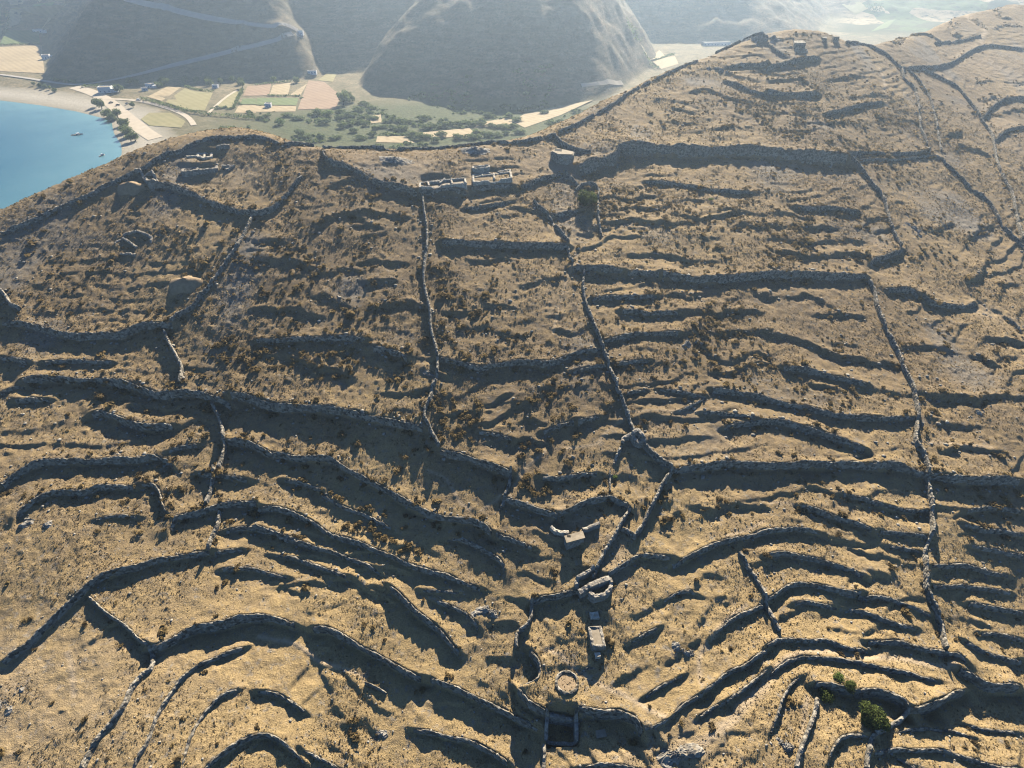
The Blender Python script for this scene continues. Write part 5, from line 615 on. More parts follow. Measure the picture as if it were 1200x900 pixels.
def stone_mat(name, dark, light, scale=2.2, bump=0.5):
    t = NT(name)
    cell = t.vor(scale, 'Color'); edge = t.vor(scale)
    sep = t.n.new('ShaderNodeSeparateColor'); t.l.new(cell, sep.inputs[0])
    c = t.mix(sep.outputs[0], dark, light)
    c = t.mix(t.ramp(t.noise(6, 4), 0.4, 0.65, 0, 0.35), c, tuple(x * 0.6 for x in dark))
    c = t.mix(t.ramp(t.noise(0.8, 4), 0.55, 0.7, 0, 0.4), c, (0.33, 0.23, 0.10))
    t.color(c); t.bump(t.math('ADD', t.math('MULTIPLY', edge, -0.8), t.math('MULTIPLY', t.noise(9, 3), 0.3)), bump, 0.25)
    return t.m
def leaf_mat(name, a, b, scale=1.5):
    t = NT(name)
    geo = t.n.new('ShaderNodeNewGeometry')
    c = t.mix(geo.outputs['Random Per Island'], a, b)
    c = t.mix(t.ramp(t.noise(scale, 3), 0.4, 0.65, 0, 0.5), c, tuple(x * 0.55 for x in a))
    t.color(c)
    tr = t.n.new('ShaderNodeBsdfTranslucent'); t.l.new(c, tr.inputs[0]); mx = t.n.new('ShaderNodeMixShader'); mx.inputs[0].default_value = 0.42
    out = t.n['Material Output']; t.l.new(t.b.outputs[0], mx.inputs[1]); t.l.new(tr.outputs[0], mx.inputs[2]); t.l.new(mx.outputs[0], out.inputs['Surface'])
    return t.m
def plain(name, a, b, scale=1.0, rough=0.9, bump=0.0):
    t = NT(name); f = t.ramp(t.noise(scale, 6, 0.65), 0.3, 0.7)
    if name.endswith('field'):                                      # plough lines and worn patches
        w = t.n.new('ShaderNodeTexWave'); w.inputs['Scale'].default_value = 0.07; w.inputs['Distortion'].default_value = 1.5; w.inputs['Detail Scale'].default_value = 0.1; w.bands_direction = 'DIAGONAL'; t.l.new(t.co(), w.inputs['Vector'])
        f = t.math('ADD', t.math('MULTIPLY', f, 0.6), t.math('MULTIPLY', w.outputs['Fac'], 0.35)); f = t.math('SUBTRACT', f, t.ramp(t.noise(0.03, 4), 0.5, 0.7, 0, 0.4))
    c = t.mix(f, a, b); t.color(c); t.b.inputs['Roughness'].default_value = rough
    if bump: t.bump(t.noise(scale * 3, 4), 0.6, bump)
    return t.m
M = dict(
    ground=ground_mat(),
    wall=stone_mat('dry_stone', (0.08, 0.075, 0.063), (0.44, 0.40, 0.325), 1.7, 0.9),
    pale=stone_mat('pale_stone', (0.36, 0.32, 0.25), (0.66, 0.60, 0.49)),
    ruin=stone_mat('grey_ruin_stone', (0.20, 0.18, 0.15), (0.45, 0.41, 0.34)),
    rock=stone_mat('rock', (0.17, 0.155, 0.13), (0.42, 0.39, 0.33), 1.1),
    shrub=leaf_mat('ochre_shrub_leaves', (0.17, 0.122, 0.055), (0.38, 0.275, 0.125)),
    shrub_dark=leaf_mat('brown_shrub_leaves', (0.10, 0.076, 0.04), (0.26, 0.19, 0.095)),
    leaf=leaf_mat('dark_green_leaves', (0.045, 0.07, 0.018), (0.17, 0.20, 0.055)),
    olive=leaf_mat('grey_green_leaves', (0.07, 0.105, 0.035), (0.23, 0.27, 0.10), 0.5),
    bright=leaf_mat('bright_green_leaves', (0.09, 0.14, 0.03), (0.20, 0.27, 0.07), 0.5),
    bark=plain('bark', (0.07, 0.05, 0.035), (0.15, 0.115, 0.08), 3),
    white=plain('whitewash', (0.74, 0.73, 0.70), (0.82, 0.81, 0.78), 1.5),
    roofc=plain('flat_roof_earth', (0.22, 0.185, 0.135), (0.35, 0.30, 0.225), 1.2),
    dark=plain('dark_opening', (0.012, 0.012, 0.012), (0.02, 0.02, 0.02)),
    blue=plain('blue_paint', (0.06, 0.13, 0.26), (0.08, 0.16, 0.30)),
    mound=plain('bare_earth', (0.25, 0.185, 0.115), (0.38, 0.285, 0.18), 0.8, 0.95, 0.15),
    road=plain('pale_road', (0.30, 0.28, 0.25), (0.40, 0.37, 0.33), 0.15),
    dirt=plain('dirt_track', (0.42, 0.36, 0.27), (0.52, 0.45, 0.35), 0.15),
    f_pale=plain('stubble_field', (0.30, 0.235, 0.14), (0.44, 0.355, 0.22), 0.2),
    f_pink=plain('ploughed_field', (0.24, 0.165, 0.11), (0.34, 0.24, 0.16), 0.2),
    f_green=plain('green_field', (0.09, 0.13, 0.045), (0.17, 0.20, 0.08), 0.25),
    f_olive=plain('olive_grass_field', (0.22, 0.20, 0.09), (0.31, 0.27, 0.14), 0.15),
)

# ---------------------------------------------------------------- near hill: fan shaped grid, terraces cut into it
rows = [18.0]
while rows[-1] < 640: rows.append(rows[-1] + 0.27 + max(0, rows[-1] - 60) * 0.00165)
GY = np.array(rows); NX = 1150; US = np.linspace(-1, 1, NX)
def half(y): return 100 + 0.8 * np.asarray(y)
GX = US[None, :] * half(GY)[:, None]; GYY = np.repeat(GY[:, None], NX, 1)
GZ0 = base_z(GX, GYY)
# rough natural relief
relief = vnoise(GX, GYY, 26.0) * 0.5 + vnoise(GX, GYY, 11.0, 3.1) * 0.28 + vnoise(GX, GYY, 5.0, 7.7) * 0.15 + vnoise(GX, GYY, 2.1, 1.3) * 0.15 + vnoise(GX, GYY, 1.0, 9.3) * 0.07
relief += np.maximum(vnoise(GX, GYY, 1.3, 12.3) + 0.2 * vnoise(GX, GYY, 14.0, 2.3), 0) ** 2 * (0.14 + 0.24 * np.clip((GYY - 80) / 60, 0, 1)) + np.maximum(vnoise(GX, GYY, 0.75, 15.3), 0) ** 2 * 0.2
tracks = []
DISP = np.zeros_like(GZ0); NEAR = np.zeros_like(GZ0)
def smooth_line(p):
    """Catmull-Rom through the survey points, 1.5 m spacing"""
    if len(p) < 3: q = p
    else:
        pp = np.vstack([2 * p[0] - p[1], p, 2 * p[-1] - p[-2]]); out = []
        for k in range(1, len(pp) - 2):
            a, b, c, d = pp[k - 1:k + 3]; n = max(2, int(np.hypot(*(c - b)) / 1.0))
            for t in np.linspace(0, 1, n, endpoint=False):
                out.append(0.5 * (2 * b + (c - a) * t + (2 * a - 5 * b + 4 * c - d) * t * t + (3 * b - a - 3 * c + d) * t ** 3))
        out.append(p[-1]); q = np.array(out)
    s = np.r_[0, np.cumsum(np.hypot(*np.diff(q, axis=0).T))]
    n = max(2, int(s[-1] / 1.5) + 1); t = np.linspace(0, s[-1], n)
    return np.stack([np.interp(t, s, q[:, 0]), np.interp(t, s, q[:, 1])], -1)
for ln in TRACES.strip().split('\n'):
    kind, h, wh, lab, pts = ln.split('|'); h = float(h); wh = float(wh)
    p = smooth_line(P2(pts)); tracks.append((kind, h, wh, lab, p))
    if kind != 'W': h *= (0.62 + 0.38 * min(1, max(0, (p[:, 1].mean() - 60) / 110))) * (0.8 if kind == 'B' else 1.0)
    q = p
    if kind != 'W' and len(p) > 2:                                  # the step runs out into the slope past the wall's ends
        ex = 4.0 if kind == 'B' else 3.0; u0 = p[0] - p[1]; u1 = p[-1] - p[-2]
        q = np.vstack([p[0] + u0 / np.hypot(*u0) * ex, p, p[-1] + u1 / np.hypot(*u1) * ex])
    Lf = 1.0 + 1.4 * h; mg = 3.2 * Lf + 3
    (x0, y0), (x1, y1) = q.min(0) - mg, q.max(0) + mg
    r0, r1 = np.searchsorted(GY, (y0, y1))
    if r1 - r0 < 2: continue
    c0 = max(0, int((min(x0 / half(GY[r0]), x0 / half(GY[r1 - 1])) + 1) / 2 * (NX - 1))); c1 = min(NX, int((max(x1 / half(GY[r0]), x1 / half(GY[r1 - 1])) + 1) / 2 * (NX - 1)) + 2)
    if c1 - c0 < 2: continue
    sl = (slice(r0, r1), slice(c0, c1)); sx = GX[sl]; sy = GYY[sl]
    m = (sx > x0) & (sx < x1)
    xs, ys = sx[m], sy[m]
    s, arc, over, L = line_side(xs, ys, q)
    if kind != 'W' and h > 0: s = s + (vnoise(xs, ys, 7.0, 9.2) * 1.3 + vnoise(xs, ys, 3.0, 2.2) * 0.8 + vnoise(xs, ys, 1.1, 6.2) * 0.45 if kind == 'B' else vnoise(xs, ys, 4.0, 7.2) * 0.15 + vnoise(xs, ys, 1.3, 2.2) * 0.12)
    tp = min(6.0 if kind == 'B' else 3.0, 0.3 * L)
    e = np.clip(np.minimum(arc, L - arc) / tp, 0, 1); e = e * e * (3 - 2 * e); e = np.where(over > 0, 0, e)
    if h > 0:
        w = 0.45 if kind == 'B' else 0.22
        hv = h * np.maximum(1 + (0.7 if kind == 'B' else 0.35) * vnoise(xs, ys, 6.0, 4.4) + (0.4 if kind == 'B' else 0.15) * vnoise(xs, ys, 2.5, 8.4), 0.1)
        d = np.where(s > 0, 0.5, -0.5) * 0 + 0.5 * np.tanh(s / w) * np.exp(-np.abs(s) / Lf) * hv * e
        D = DISP[sl]; D[m] += d
    N = NEAR[sl]; N[m] = np.maximum(N[m], np.exp(-(s / 1.2) ** 2) * (0.4 + 0.6 * e) * (over <= 0))
# lesser earth banks that follow the contours everywhere between the walls
q = (GZ0 + vnoise(GX, GYY, 30.0, 5.5) * 1.6 + vnoise(GX, GYY, 9.0, 6.5) * 0.7 + vnoise(GX, GYY, 3.0, 4.5) * 0.2) / 1.9
fr = q - np.floor(q)
saw = np.where(fr < 0.12, 1 - fr / 0.12 * 2, -1 + (fr - 0.12) / 0.88 * 2) * -1
mk = np.clip(vnoise(GX, GYY, 22.0, 8.1) * 1.6 + 0.45, 0, 1) * np.clip(1.2 - np.abs(DISP) * 1.2, 0, 1) * np.clip(vnoise(GX, GYY, 6.0, 10.1) + 0.7, 0, 1)
lim = np.clip((GYY - 50) / 60, 0.85, 1) * np.clip((GX + 75 + (GYY - 60) * 0.0) / 25, 0.0, 1) + np.clip((GYY - 95) / 30, 0, 1) * np.clip(-(GX + 50) / 25, 0, 1); lim = np.clip(lim, 0, 1)
for k in (0, 1, 2):                                              # the strip beyond the ridge walls was never terraced
    s, _, ov, _ = line_side(GX, GYY, tracks[k][4][::4]); lim = np.where((s > 0) & (s < 90) & (ov < 40), 0, lim)
GZ = GZ0 + relief * 0.9 + DISP + saw * 0.46 * mk * lim * (1 - 0.45 * np.clip((GYY - 235) / 30, 0, 1)) * (1 - 0.5 * np.clip((GYY - 130) / 20, 0, 1) * np.clip(-(GX + 20) / 20, 0, 1))
# levelled ground under the ruins and the threshing floor
for s, r0 in (("11.8,61.4", 6.5), ("-26.5,223.5", 10.0), ("-7.9,232.4", 10.0), ("-118.6,231.9", 9.0)):
    cx, cy = P2(s)[0]; d = np.hypot(GX - cx, (GYY - cy) * 1.5); m = np.clip((r0 - d) / (r0 * 0.35), 0, 1); m = m * m * (3 - 2 * m)
    GZ = GZ * (1 - m) + m * (GZ[d < r0 * 0.5].mean() + (GZ - GZ[d < r0 * 0.5].mean()) * 0.12)
for s, r0, dz in (("10.4,54.2", 3.4, 2.6),):                   # the basin is dug into the slope
    cx, cy = P2(s)[0]; d = np.maximum(np.abs(GX - cx), np.abs(GYY - cy)); GZ = GZ - dz * np.clip((r0 - d) / 0.5, 0, 1)
def ground(x, y):
    x = np.asarray(x, float); y = np.asarray(y, float)
    j = np.clip(np.searchsorted(GY, y) - 1, 0, len(GY) - 2); fy = np.clip((y - GY[j]) / (GY[j + 1] - GY[j]), 0, 1)
    def row(jj):
        u = np.clip((x / half(GY[jj]) + 1) / 2 * (NX - 1), 0, NX - 1.001); i = u.astype(int); f = u - i
        return GZ[jj, i] * (1 - f) + GZ[jj, i + 1] * f
    return row(j) * (1 - fy) + row(j + 1) * fy
def gz(x, y): return float(ground(np.array([x]), np.array([y]))[0])
# earth mounds heaped on the slope are things of their own, built below
# ground cover attributes
def blobs(specs):
    a = np.zeros_like(GZ)
    for x, y, rx, ry, v in specs:
        a = np.maximum(a, v * np.exp(-(((GX - x) / rx) ** 2 + ((GYY - y) / ry) ** 2)))
    return a
gold = 0.30 + 0.55 * np.clip((135 - GYY) / 60, 0, 1) + 0.25 * vnoise(GX, GYY, 35.0, 2.7)
gold = np.clip(gold, 0, 1)
wear = np.zeros_like(GZ)
PATHS = [("7.2,68.7 10.4,67.6 13.5,64.7 17.4,61.9 20.3,59.8 23.3,58.5 27.3,55.8 31.1,53.6", 0.6), ("43.1,68.4 41.3,66.6 40.1,64.4 39.8,61.8 39.4,59.3", 0.5), ("43.6,68.7 47.9,72.8 53.7,76.5", 0.5),
    ("31.9,126.7 28.6,124.7 25.4,121.8 23.4,119.2 19.3,118.3 13.4,117.7", 0.5), ("0.0,106.8 3.4,111.9 6.3,114.8 9.3,117.1", 0.5), ("20.8,185.9 17.8,177.5 14.7,165.0 12.5,154.6", 0.45),
    ("33.9,128.7 46.1,128.9 55.0,129.2", 0.5), ("114.7,124.0 121.1,122.9 127.2,122.7 137.2,123.2", 0.5), ("53.6,60.1 57.0,63.6 61.6,66.1 66.2,66.9 70.9,66.7 76.5,66.1 82.6,66.5 89.6,66.2 94.6,65.8 99.3,66.6", 0.7),
    ("35.9,48.5 40.1,50.5 44.1,53.1 48.0,56.3 53.6,60.1", 1.1), ("55.1,45.6 57.3,50.0 59.4,54.3 61.3,57.7", 0.5), ("-58.2,72.1 -55.2,71.6 -50.9,71.2 -46.7,69.4 -43.1,67.3 -37.2,66.0 -32.4,65.0", 0.5),
    ("65.9,102.3 69.4,102.7 73.1,102.0 76.6,100.5", 0.4), ("63.4,97.1 58.5,94.7 52.7,92.9", 0.4), ("-8.2,101.0 -5.5,103.1 -2.8,105.2", 0.4), ("-22.9,112.3 -18.2,110.5 -15.2,106.5 -13.3,103.3 -10.5,101.1", 0.4),
    ("-21.8,120.5 -23.0,124.2", 0.3), ("207.1,375.4 204.6,361.2 198.2,345.6 197.5,339.5", 1.0), ("227.4,313.0 229.8,303.5 225.6,300.1", 0.8), ("-96.6,66.4 -94.0,63.4 -92.1,60.1 -90.5,57.3", 0.7), ("437.4,678.1 361.9,553.5 364.8,537.4 365.0,531.3 345.7,503.5 337.1,489.7", 2.2), ("333.1,484.0 312.3,464.3 293.3,443.9", 3.0)]
for s, w in PATHS:
    p = smooth_line(P2(s)); mg = 4
    (x0, y0), (x1, y1) = p.min(0) - mg, p.max(0) + mg
    m = (GX > x0) & (GX < x1) & (GYY > y0) & (GYY < y1)
    d, _, ov, _ = line_side(GX[m], GYY[m], p)
    wear[m] = np.maximum(wear[m], np.exp(-(d / w) ** 2) * (ov <= 0))
BARE = [("49.8,119.5", 16, 9, .45), ("145.3,217.9", 4, 3, .9), ("174.8,187.2", 7, 5, .7), ("165.2,231.7", 6, 5, .6), ("-97.9,56.1", 22, 14, .5), ("260.9,400.9", 6, 5, 1), ("3.5,248.1", 22, 14, .45), ("-32.9,233.9", 26, 12, .5), ("-107.3,226.0", 17, 10, .7),
        ("25.9,88.9", 3, 8, .8), ("32.5,47.6", 7, 4, .8), ("23.5,47.1", 8, 3, .5), ("330.8,454.1", 45, 40, .6), ("273.9,350.8", 30, 26, .6), ("262.0,438.8", 3, 3, 0), ("10.5,173.1", 12, 10, .3), ("16.2,98.0", 5, 4, .7)]
sp = []
for s, rx, ry, v in BARE:
    p = P2(s)[0]; sp.append((p[0], p[1], rx, ry, v))
wear = np.maximum(wear, blobs(sp) * (0.75 + 0.35 * vnoise(GX, GYY, 6.0, 1.1)))
# thickets of low scrub
ZONES = [("-83.2,173.4", 30, 18, 1), ("-52.8,173.9", 28, 18, 1), ("-43.1,185.1", 25, 20, .8), ("-64.9,151.3", 26, 14, 1), ("-38.4,145.8", 20, 12, 1), ("-77.2,148.2", 22, 12, .9), ("-41.3,129.4", 18, 10, 1), ("-107.2,184.1", 25, 18, .7), ("-135.3,183.4", 30, 20, .6), ("-16.5,168.6", 12, 20, .9), ("-6.6,155.5", 12, 12, .9), ("-19.3,127.9", 8, 8, 1),
         ("49.4,224.2", 28, 20, 1), ("84.0,228.8", 28, 20, 1), ("117.3,224.1", 25, 20, 1), ("84.3,203.0", 30, 12, 1), ("61.1,160.8", 22, 14, .9), ("75.9,148.5", 22, 14, .9), ("147.0,290.0", 40, 20, 1), ("120.8,299.1", 30, 20, 1), ("12.2,130.6", 14, 10, .5), ("173.0,326.4", 30, 20, .8), ("176.7,214.7", 25, 22, .4), ("-69.8,214.2", 30, 20, .6), ("77.8,286.4", 30, 18, .5), ("-85.1,130.4", 20, 10, .5)]
dens = [(P2(s)[0], rx, ry, v) for s, rx, ry, v in ZONES]
yards = [(P2(s)[0], rx, ry) for s, rx, ry in (("-108.9,226.0", 17, 11), ("-34.5,233.5", 34, 13), ("49.9,120.2", 20, 10), ("13.8,61.8", 10, 8))]   # bare yards
def density(x, y):
    d = np.full(np.shape(x), 0.06)
    for c, rx, ry, v in dens: d = np.maximum(d, v * np.exp(-(((x - c[0]) / rx) ** 2 + ((y - c[1]) / ry) ** 2)))
    for c, rx, ry in yards: d = d * (1 - 0.9 * np.exp(-(((x - c[0]) / rx) ** 2 + ((y - c[1]) / ry) ** 2) ** 2))
    return d * np.clip(0.35 + 1.3 * vnoise(x, y, 9.0, 3.3) + 0.6 * vnoise(x, y, 3.0, 5.3), 0.03, 1.7)
thick = density(GX, GYY)
rock = np.clip(vnoise(GX, GYY, 18.0, 6.6) * 1.4 - 0.5, 0, 1) * np.clip((GYY - 90) / 60, 0.15, 1)
nr, nc = GX.shape
V = np.stack([GX, GYY, GZ], -1).reshape(-1, 3)
ii = (np.arange(nr - 1)[:, None] * nc + np.arange(nc - 1)[None, :]).ravel()
me = fast_mesh('hillside', V, np.stack([ii, ii + 1, ii + nc + 1, ii + nc], -1), True)
attr(me, 'gold', gold); attr(me, 'wear', np.clip(wear, 0, 1)); attr(me, 'rock', rock); attr(me, 'thick', np.clip(thick, 0, 1))
tag(link('hillside', me, M['ground']), kind='structure')

# ---------------------------------------------------------------- valley floor, far hills, bay
rows = [150.0]
while rows[-1] < 7000: rows.append(rows[-1] * 1.0058)
FY = np.array(rows); FNX = 720; fu = np.linspace(-1, 1, FNX)
FX = fu[None, :] * (170 + 0.95 * FY)[:, None]; FYY = np.repeat(FY[:, None], FNX, 1)
FZ = far_z(FX, FYY)
shore_d = line_side(FX, FYY, SHORE)[0]
def far_mat():
    t = NT('valley_ground')
    big = t.noise(0.012, 5); mid = t.noise(0.06, 6, 0.65); fine = t.noise(0.35, 5, 0.7)
    c = t.mix(t.ramp(mid, 0.35, 0.65), (0.13, 0.11, 0.06), (0.27, 0.215, 0.13))
    c = t.mix(t.ramp(fine, 0.46, 0.64, 0, 0.85), c, (0.075, 0.075, 0.035))
    geo = t.n.new('ShaderNodeSeparateXYZ'); t.l.new(t.co(), geo.inputs[0])
    green = t.math('MULTIPLY', t.at('green'), t.ramp(mid, 0.25, 0.45, 0.35, 1.0))
    c = t.mix(green, c, t.mix(t.ramp(fine, 0.35, 0.65), (0.03, 0.045, 0.016), (0.10, 0.11, 0.045)))
    hill = t.at('hill')
    vm = t.n.new('ShaderNodeVectorMath'); vm.operation = 'MULTIPLY'; vm.inputs[1].default_value = (0.35, 0.35, 1.9); t.l.new(t.co(), vm.inputs[0])
    ledge = t.noise(0.11, 6, 0.7, vm.outputs[0])                     # broken terrace ledges along the contours, their lit streaks put into the colour
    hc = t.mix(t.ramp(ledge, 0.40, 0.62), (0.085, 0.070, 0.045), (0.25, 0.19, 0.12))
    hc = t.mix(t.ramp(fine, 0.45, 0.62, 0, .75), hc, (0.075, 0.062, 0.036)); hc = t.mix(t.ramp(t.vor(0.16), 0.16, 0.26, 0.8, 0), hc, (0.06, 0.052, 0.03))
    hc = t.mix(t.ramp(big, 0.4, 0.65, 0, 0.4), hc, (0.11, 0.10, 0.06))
    plot = t.vor(0.011, 'Color'); sp_ = t.n.new('ShaderNodeSeparateColor'); t.l.new(plot, sp_.inputs[0])
    pc = t.mix(t.ramp(sp_.outputs[0], 0.35, 0.75), (0.07, 0.075, 0.035), (0.33, 0.26, 0.16)); pc = t.mix(t.ramp(sp_.outputs[1], 0.72, 0.74), pc, (0.09, 0.12, 0.045))
    pc = t.mix(t.ramp(mid, 0.48, 0.6, 0, 0.8), pc, (0.07, 0.07, 0.035)); pc = t.mix(t.ramp(t.vor(0.07), 0.12, 0.25, 0.9, 0), pc, (0.035, 0.045, 0.018))
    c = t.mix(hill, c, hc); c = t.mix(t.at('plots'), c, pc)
    c = t.mix(t.at('sand'), c, t.mix(t.ramp(fine, 0.3, 0.7), (0.33, 0.30, 0.245), (0.43, 0.395, 0.325)))
    t.color(c); t.bump(t.math('ADD', fine, t.math('MULTIPLY', ledge, 1.2)), 0.6, 1.2)
    return t.m
M['far'] = far_mat()
floor = SEA_Z + np.where(shore_d > 0, np.minimum(shore_d * 0.055, 4.0), 0) + np.clip((FYY - 600) * 0.002, 0, 3)
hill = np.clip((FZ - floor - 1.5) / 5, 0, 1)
sand = np.clip(1 - np.abs(shore_d - 20) / 26, 0, 1) ** 0.5
green = np.exp(-((FX + 60) / 170) ** 2 - ((FYY - 585) / 75) ** 2) * 2.2 + 0.5 * np.exp(-((FX - 700) / 300) ** 2 - ((FYY - 1500) / 250) ** 2)
ii = (np.arange(len(FY) - 1)[:, None] * FNX + np.arange(FNX - 1)[None, :]).ravel()
me = fast_mesh('valley', np.stack([FX, FYY, FZ], -1).reshape(-1, 3), np.stack([ii, ii + 1, ii + FNX + 1, ii + FNX], -1), True)
plots = np.clip((FX - 380) / 60, 0, 1) * np.clip((FYY - 1090) / 60, 0, 1) * np.clip((FX - 470 - (FYY - 1060) * 0.54) / 40, 0, 1)
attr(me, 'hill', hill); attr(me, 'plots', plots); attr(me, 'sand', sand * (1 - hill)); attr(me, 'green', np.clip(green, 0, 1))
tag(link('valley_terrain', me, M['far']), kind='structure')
def fz(x, y): return float(far_z(np.array([x]), np.array([y]))[0])
# sea
t = NT('bay_water'); d = t.at('depth')
c = t.mix(t.ramp(d, 0, 1), (0.12, 0.25, 0.26), (0.014, 0.090, 0.125)); c = t.mix(t.ramp(t.noise(0.02, 5), 0.4, 0.65, 0, 0.5), c, (0.03, 0.12, 0.155))
t.color(c); t.b.inputs['Roughness'].default_value = 0.25; t.b.inputs['Specular IOR Level'].default_value = 0.35
t.bump(t.noise(0.6, 5, 0.65), 0.25, 0.5)
sxs = np.linspace(-7000, 100, 240); sxs = np.sort(np.r_[sxs, np.linspace(-700, -180, 130)]); sys_ = np.sort(np.r_[np.linspace(-250, 2500, 60), np.linspace(250, 760, 130)])
SX, SY = np.meshgrid(sxs, sys_); ii = (np.arange(len(sys_) - 1)[:, None] * len(sxs) + np.arange(len(sxs) - 1)[None, :]).ravel()
me = fast_mesh('sea', np.stack([SX, SY, np.full_like(SX, SEA_Z)], -1).reshape(-1, 3), np.stack([ii, ii + 1, ii + len(sxs) + 1, ii + len(sxs)], -1), True)
dd = -line_side(SX, SY, SHORE)[0]
attr(me, 'depth', np.clip(dd / 85, 0, 1) ** 0.8)
tag(link('sea', me, t.m), kind='structure')
def ribbon(name, s, w, mat, dz, far=True):
    p = P2(s); p = smooth_line(p)[::3] if len(p) > 2 else p
    tn = np.gradient(p, axis=0); tn /= np.linalg.norm(tn, axis=1)[:, None] + 1e-9; nn = np.stack([-tn[:, 1], tn[:, 0]], -1)
    V = []; F = []
    for _ in range(30 if len(p) > 20 else 0): p[1:-1] = (p[:-2] + 2 * p[1:-1] + p[2:]) / 4     # roads are graded: even curves and gradients
    Z = np.array([[fz(*(p[k] + nn[k] * q * w)) for q in (-0.5, 0, 0.5)] for k in range(len(p))])
    zs = Z.copy()
    for _ in range(40 if len(p) > 20 else 0): zs[1:-1] = (zs[:-2] + 2 * zs[1:-1] + zs[2:]) / 4
    zs = np.maximum(zs, Z - 0.8)
    for k in range(len(p)):
        for j, q in enumerate((-0.5, 0, 0.5)):
            xy = p[k] + nn[k] * q * w; V.append((xy[0], xy[1], zs[k, j] + dz))
    for k in range(len(p) - 1):
        for q in (0, 1): F.append((3 * k + q, 3 * k + q + 1, 3 * k + q + 4, 3 * k + q + 3)[::-1])
    return tag(link(name, mesh(V, F), mat), kind='structure')
ribbon('beach_road', "-620.2,800.5 -576.8,781.3 -533.5,759.7 -496.4,742.2 -479.6,747.3 -472.0,765.1 -443.9,786.2 -409.2,798.9 -373.0,809.6 -338.7,812.7 -307.4,814.0 -292.4,817.8 -272.1,821.3 -259.2,844.9", 5.0, M['road'], 0.9)
ribbon('hill_road', "-478.2,873.3 -447.3,867.6 -415.1,851.1 -376.2,846.3 -343.5,844.5 -312.1,840.3 -289.5,832.8 -259.4,846.3", 5.5, M['road'], 2.2)
ribbon('dirt_track', "-494.9,739.5 -463.3,716.9 -429.5,683.8 -395.5,643.7 -363.3,604.9 -333.0,567.8 -313.5,547.0", 13, M['dirt'], 0.3)
ribbon('dirt_track', "-431.6,687.8 -407.4,685.4 -380.1,671.0 -350.1,649.2 -324.9,626.4 -305.7,603.4 -293.0,580.4", 5, M['dirt'], 0.4)
ribbon('dirt_track', "-295.9,619.9 -301.1,657.4 -304.4,689.3 -303.7,718.8", 3, M['dirt'], 0.4)
ribbon('dirt_track', "72.7,685.6 85.8,692.9 100.9,705.4 125.4,741.3", 4, M['dirt'], 1.0)
VALLEY_FIELDS = []
def field(s, mat, dz=0.35):
    VALLEY_FIELDS.append(s)
    p = P2(s); V = [(x, y, fz(x, y) + dz) for x, y in p]
    a = sum(p[k][0] * p[(k + 1) % len(p)][1] - p[(k + 1) % len(p)][0] * p[k][1] for k in range(len(p)))
    return tag(link('field', mesh(V, [tuple(range(len(p)))[::1 if a > 0 else -1]]), M[mat]), kind='structure')
field("-260.9,698.9 -272.0,745.1 -255.2,758.3 -241.3,698.9", 'f_pale'); field("-239.2,696.9 -235.2,752.8 -233.7,742.9 -226.9,694.1", 'f_pale'); field("-213.3,636.1 -238.0,769.6 -217.8,761.7 -183.5,694.1 -176.0,640.2", 'f_pink')
field("-274.2,694.1 -290.7,742.9 -277.1,756.1 -261.1,696.0", 'f_pink'); field("-261.2,655.6 -269.9,684.6 -225.8,684.6 -219.1,653.0", 'f_green'); field("-251.6,627.1 -259.5,650.4 -218.4,650.4 -213.3,628.7", 'f_pale'); field("-227.3,769.6 -225.0,812.7 -213.8,808.8 -207.9,761.7", 'f_olive')
field("-115.8,527.0 -117.5,544.6 -93.2,544.6 -82.3,524.6", 'f_pale'); field("-77.6,538.2 -78.8,556.4 -38.7,570.1 -29.8,544.6", 'f_pale'); field("-132.7,585.7 -134.6,612.0 -127.7,619.9 -121.4,589.4", 'f_pale'); field("-34.9,571.5 -27.9,589.4 0.0,608.2 0.0,578.5", 'f_pale')
field("0.0,593.1 12.5,619.9 49.6,648.7 84.4,671.7 47.5,615.9 11.6,571.5", 'f_pale')
field("-360.0,668.9 -366.0,732.3 -326.8,711.7 -303.9,632.0 -323.0,637.0", 'f_olive'); field("-389.5,691.3 -388.5,734.4 -371.7,734.4 -365.3,673.2", 'f_pale'); field("-271.4,623.9 -277.7,653.0 -260.3,653.0 -250.5,623.9", 'f_pale'); field("-287.9,694.1 -299.2,739.7 -290.7,742.9 -274.2,694.1", 'f_pink'); field("-278.2,657.4 -283.5,681.8 -270.0,681.8 -261.8,657.4", 'f_green')
field("-299.9,648.7 -306.2,694.1 -303.7,718.8 -287.9,684.6 -279.5,640.2", 'f_olive'); field("-357.9,610.9 -359.8,632.5 -336.5,628.4 -307.5,595.7 -302.9,575.6 -338.4,587.5", 'f_olive')
field("-812.3,1104.4 -812.5,1137.5 -682.9,1078.6 -739.8,1116.3 -747.9,1099.3", 'f_pale'); field("-767.9,1019.5 -808.1,1100.3 -753.7,1095.6 -710.6,1025.2", 'f_green'); field("-634.6,821.9 -750.5,993.7 -699.7,1010.2 -570.9,808.6", 'f_pale'); field("-821.0,1108.5 -831.3,1137.4 -814.6,1131.3 -813.4,1112.1", 'f_olive'); field("-780.0,1138.0 -778.1,1147.2 -740.5,1144.9 -749.2,1135.9", 'f_green'); field("-828.7,1142.8 -822.5,1155.2 -766.7,1155.1 -772.3,1149.9", 'f_pale')
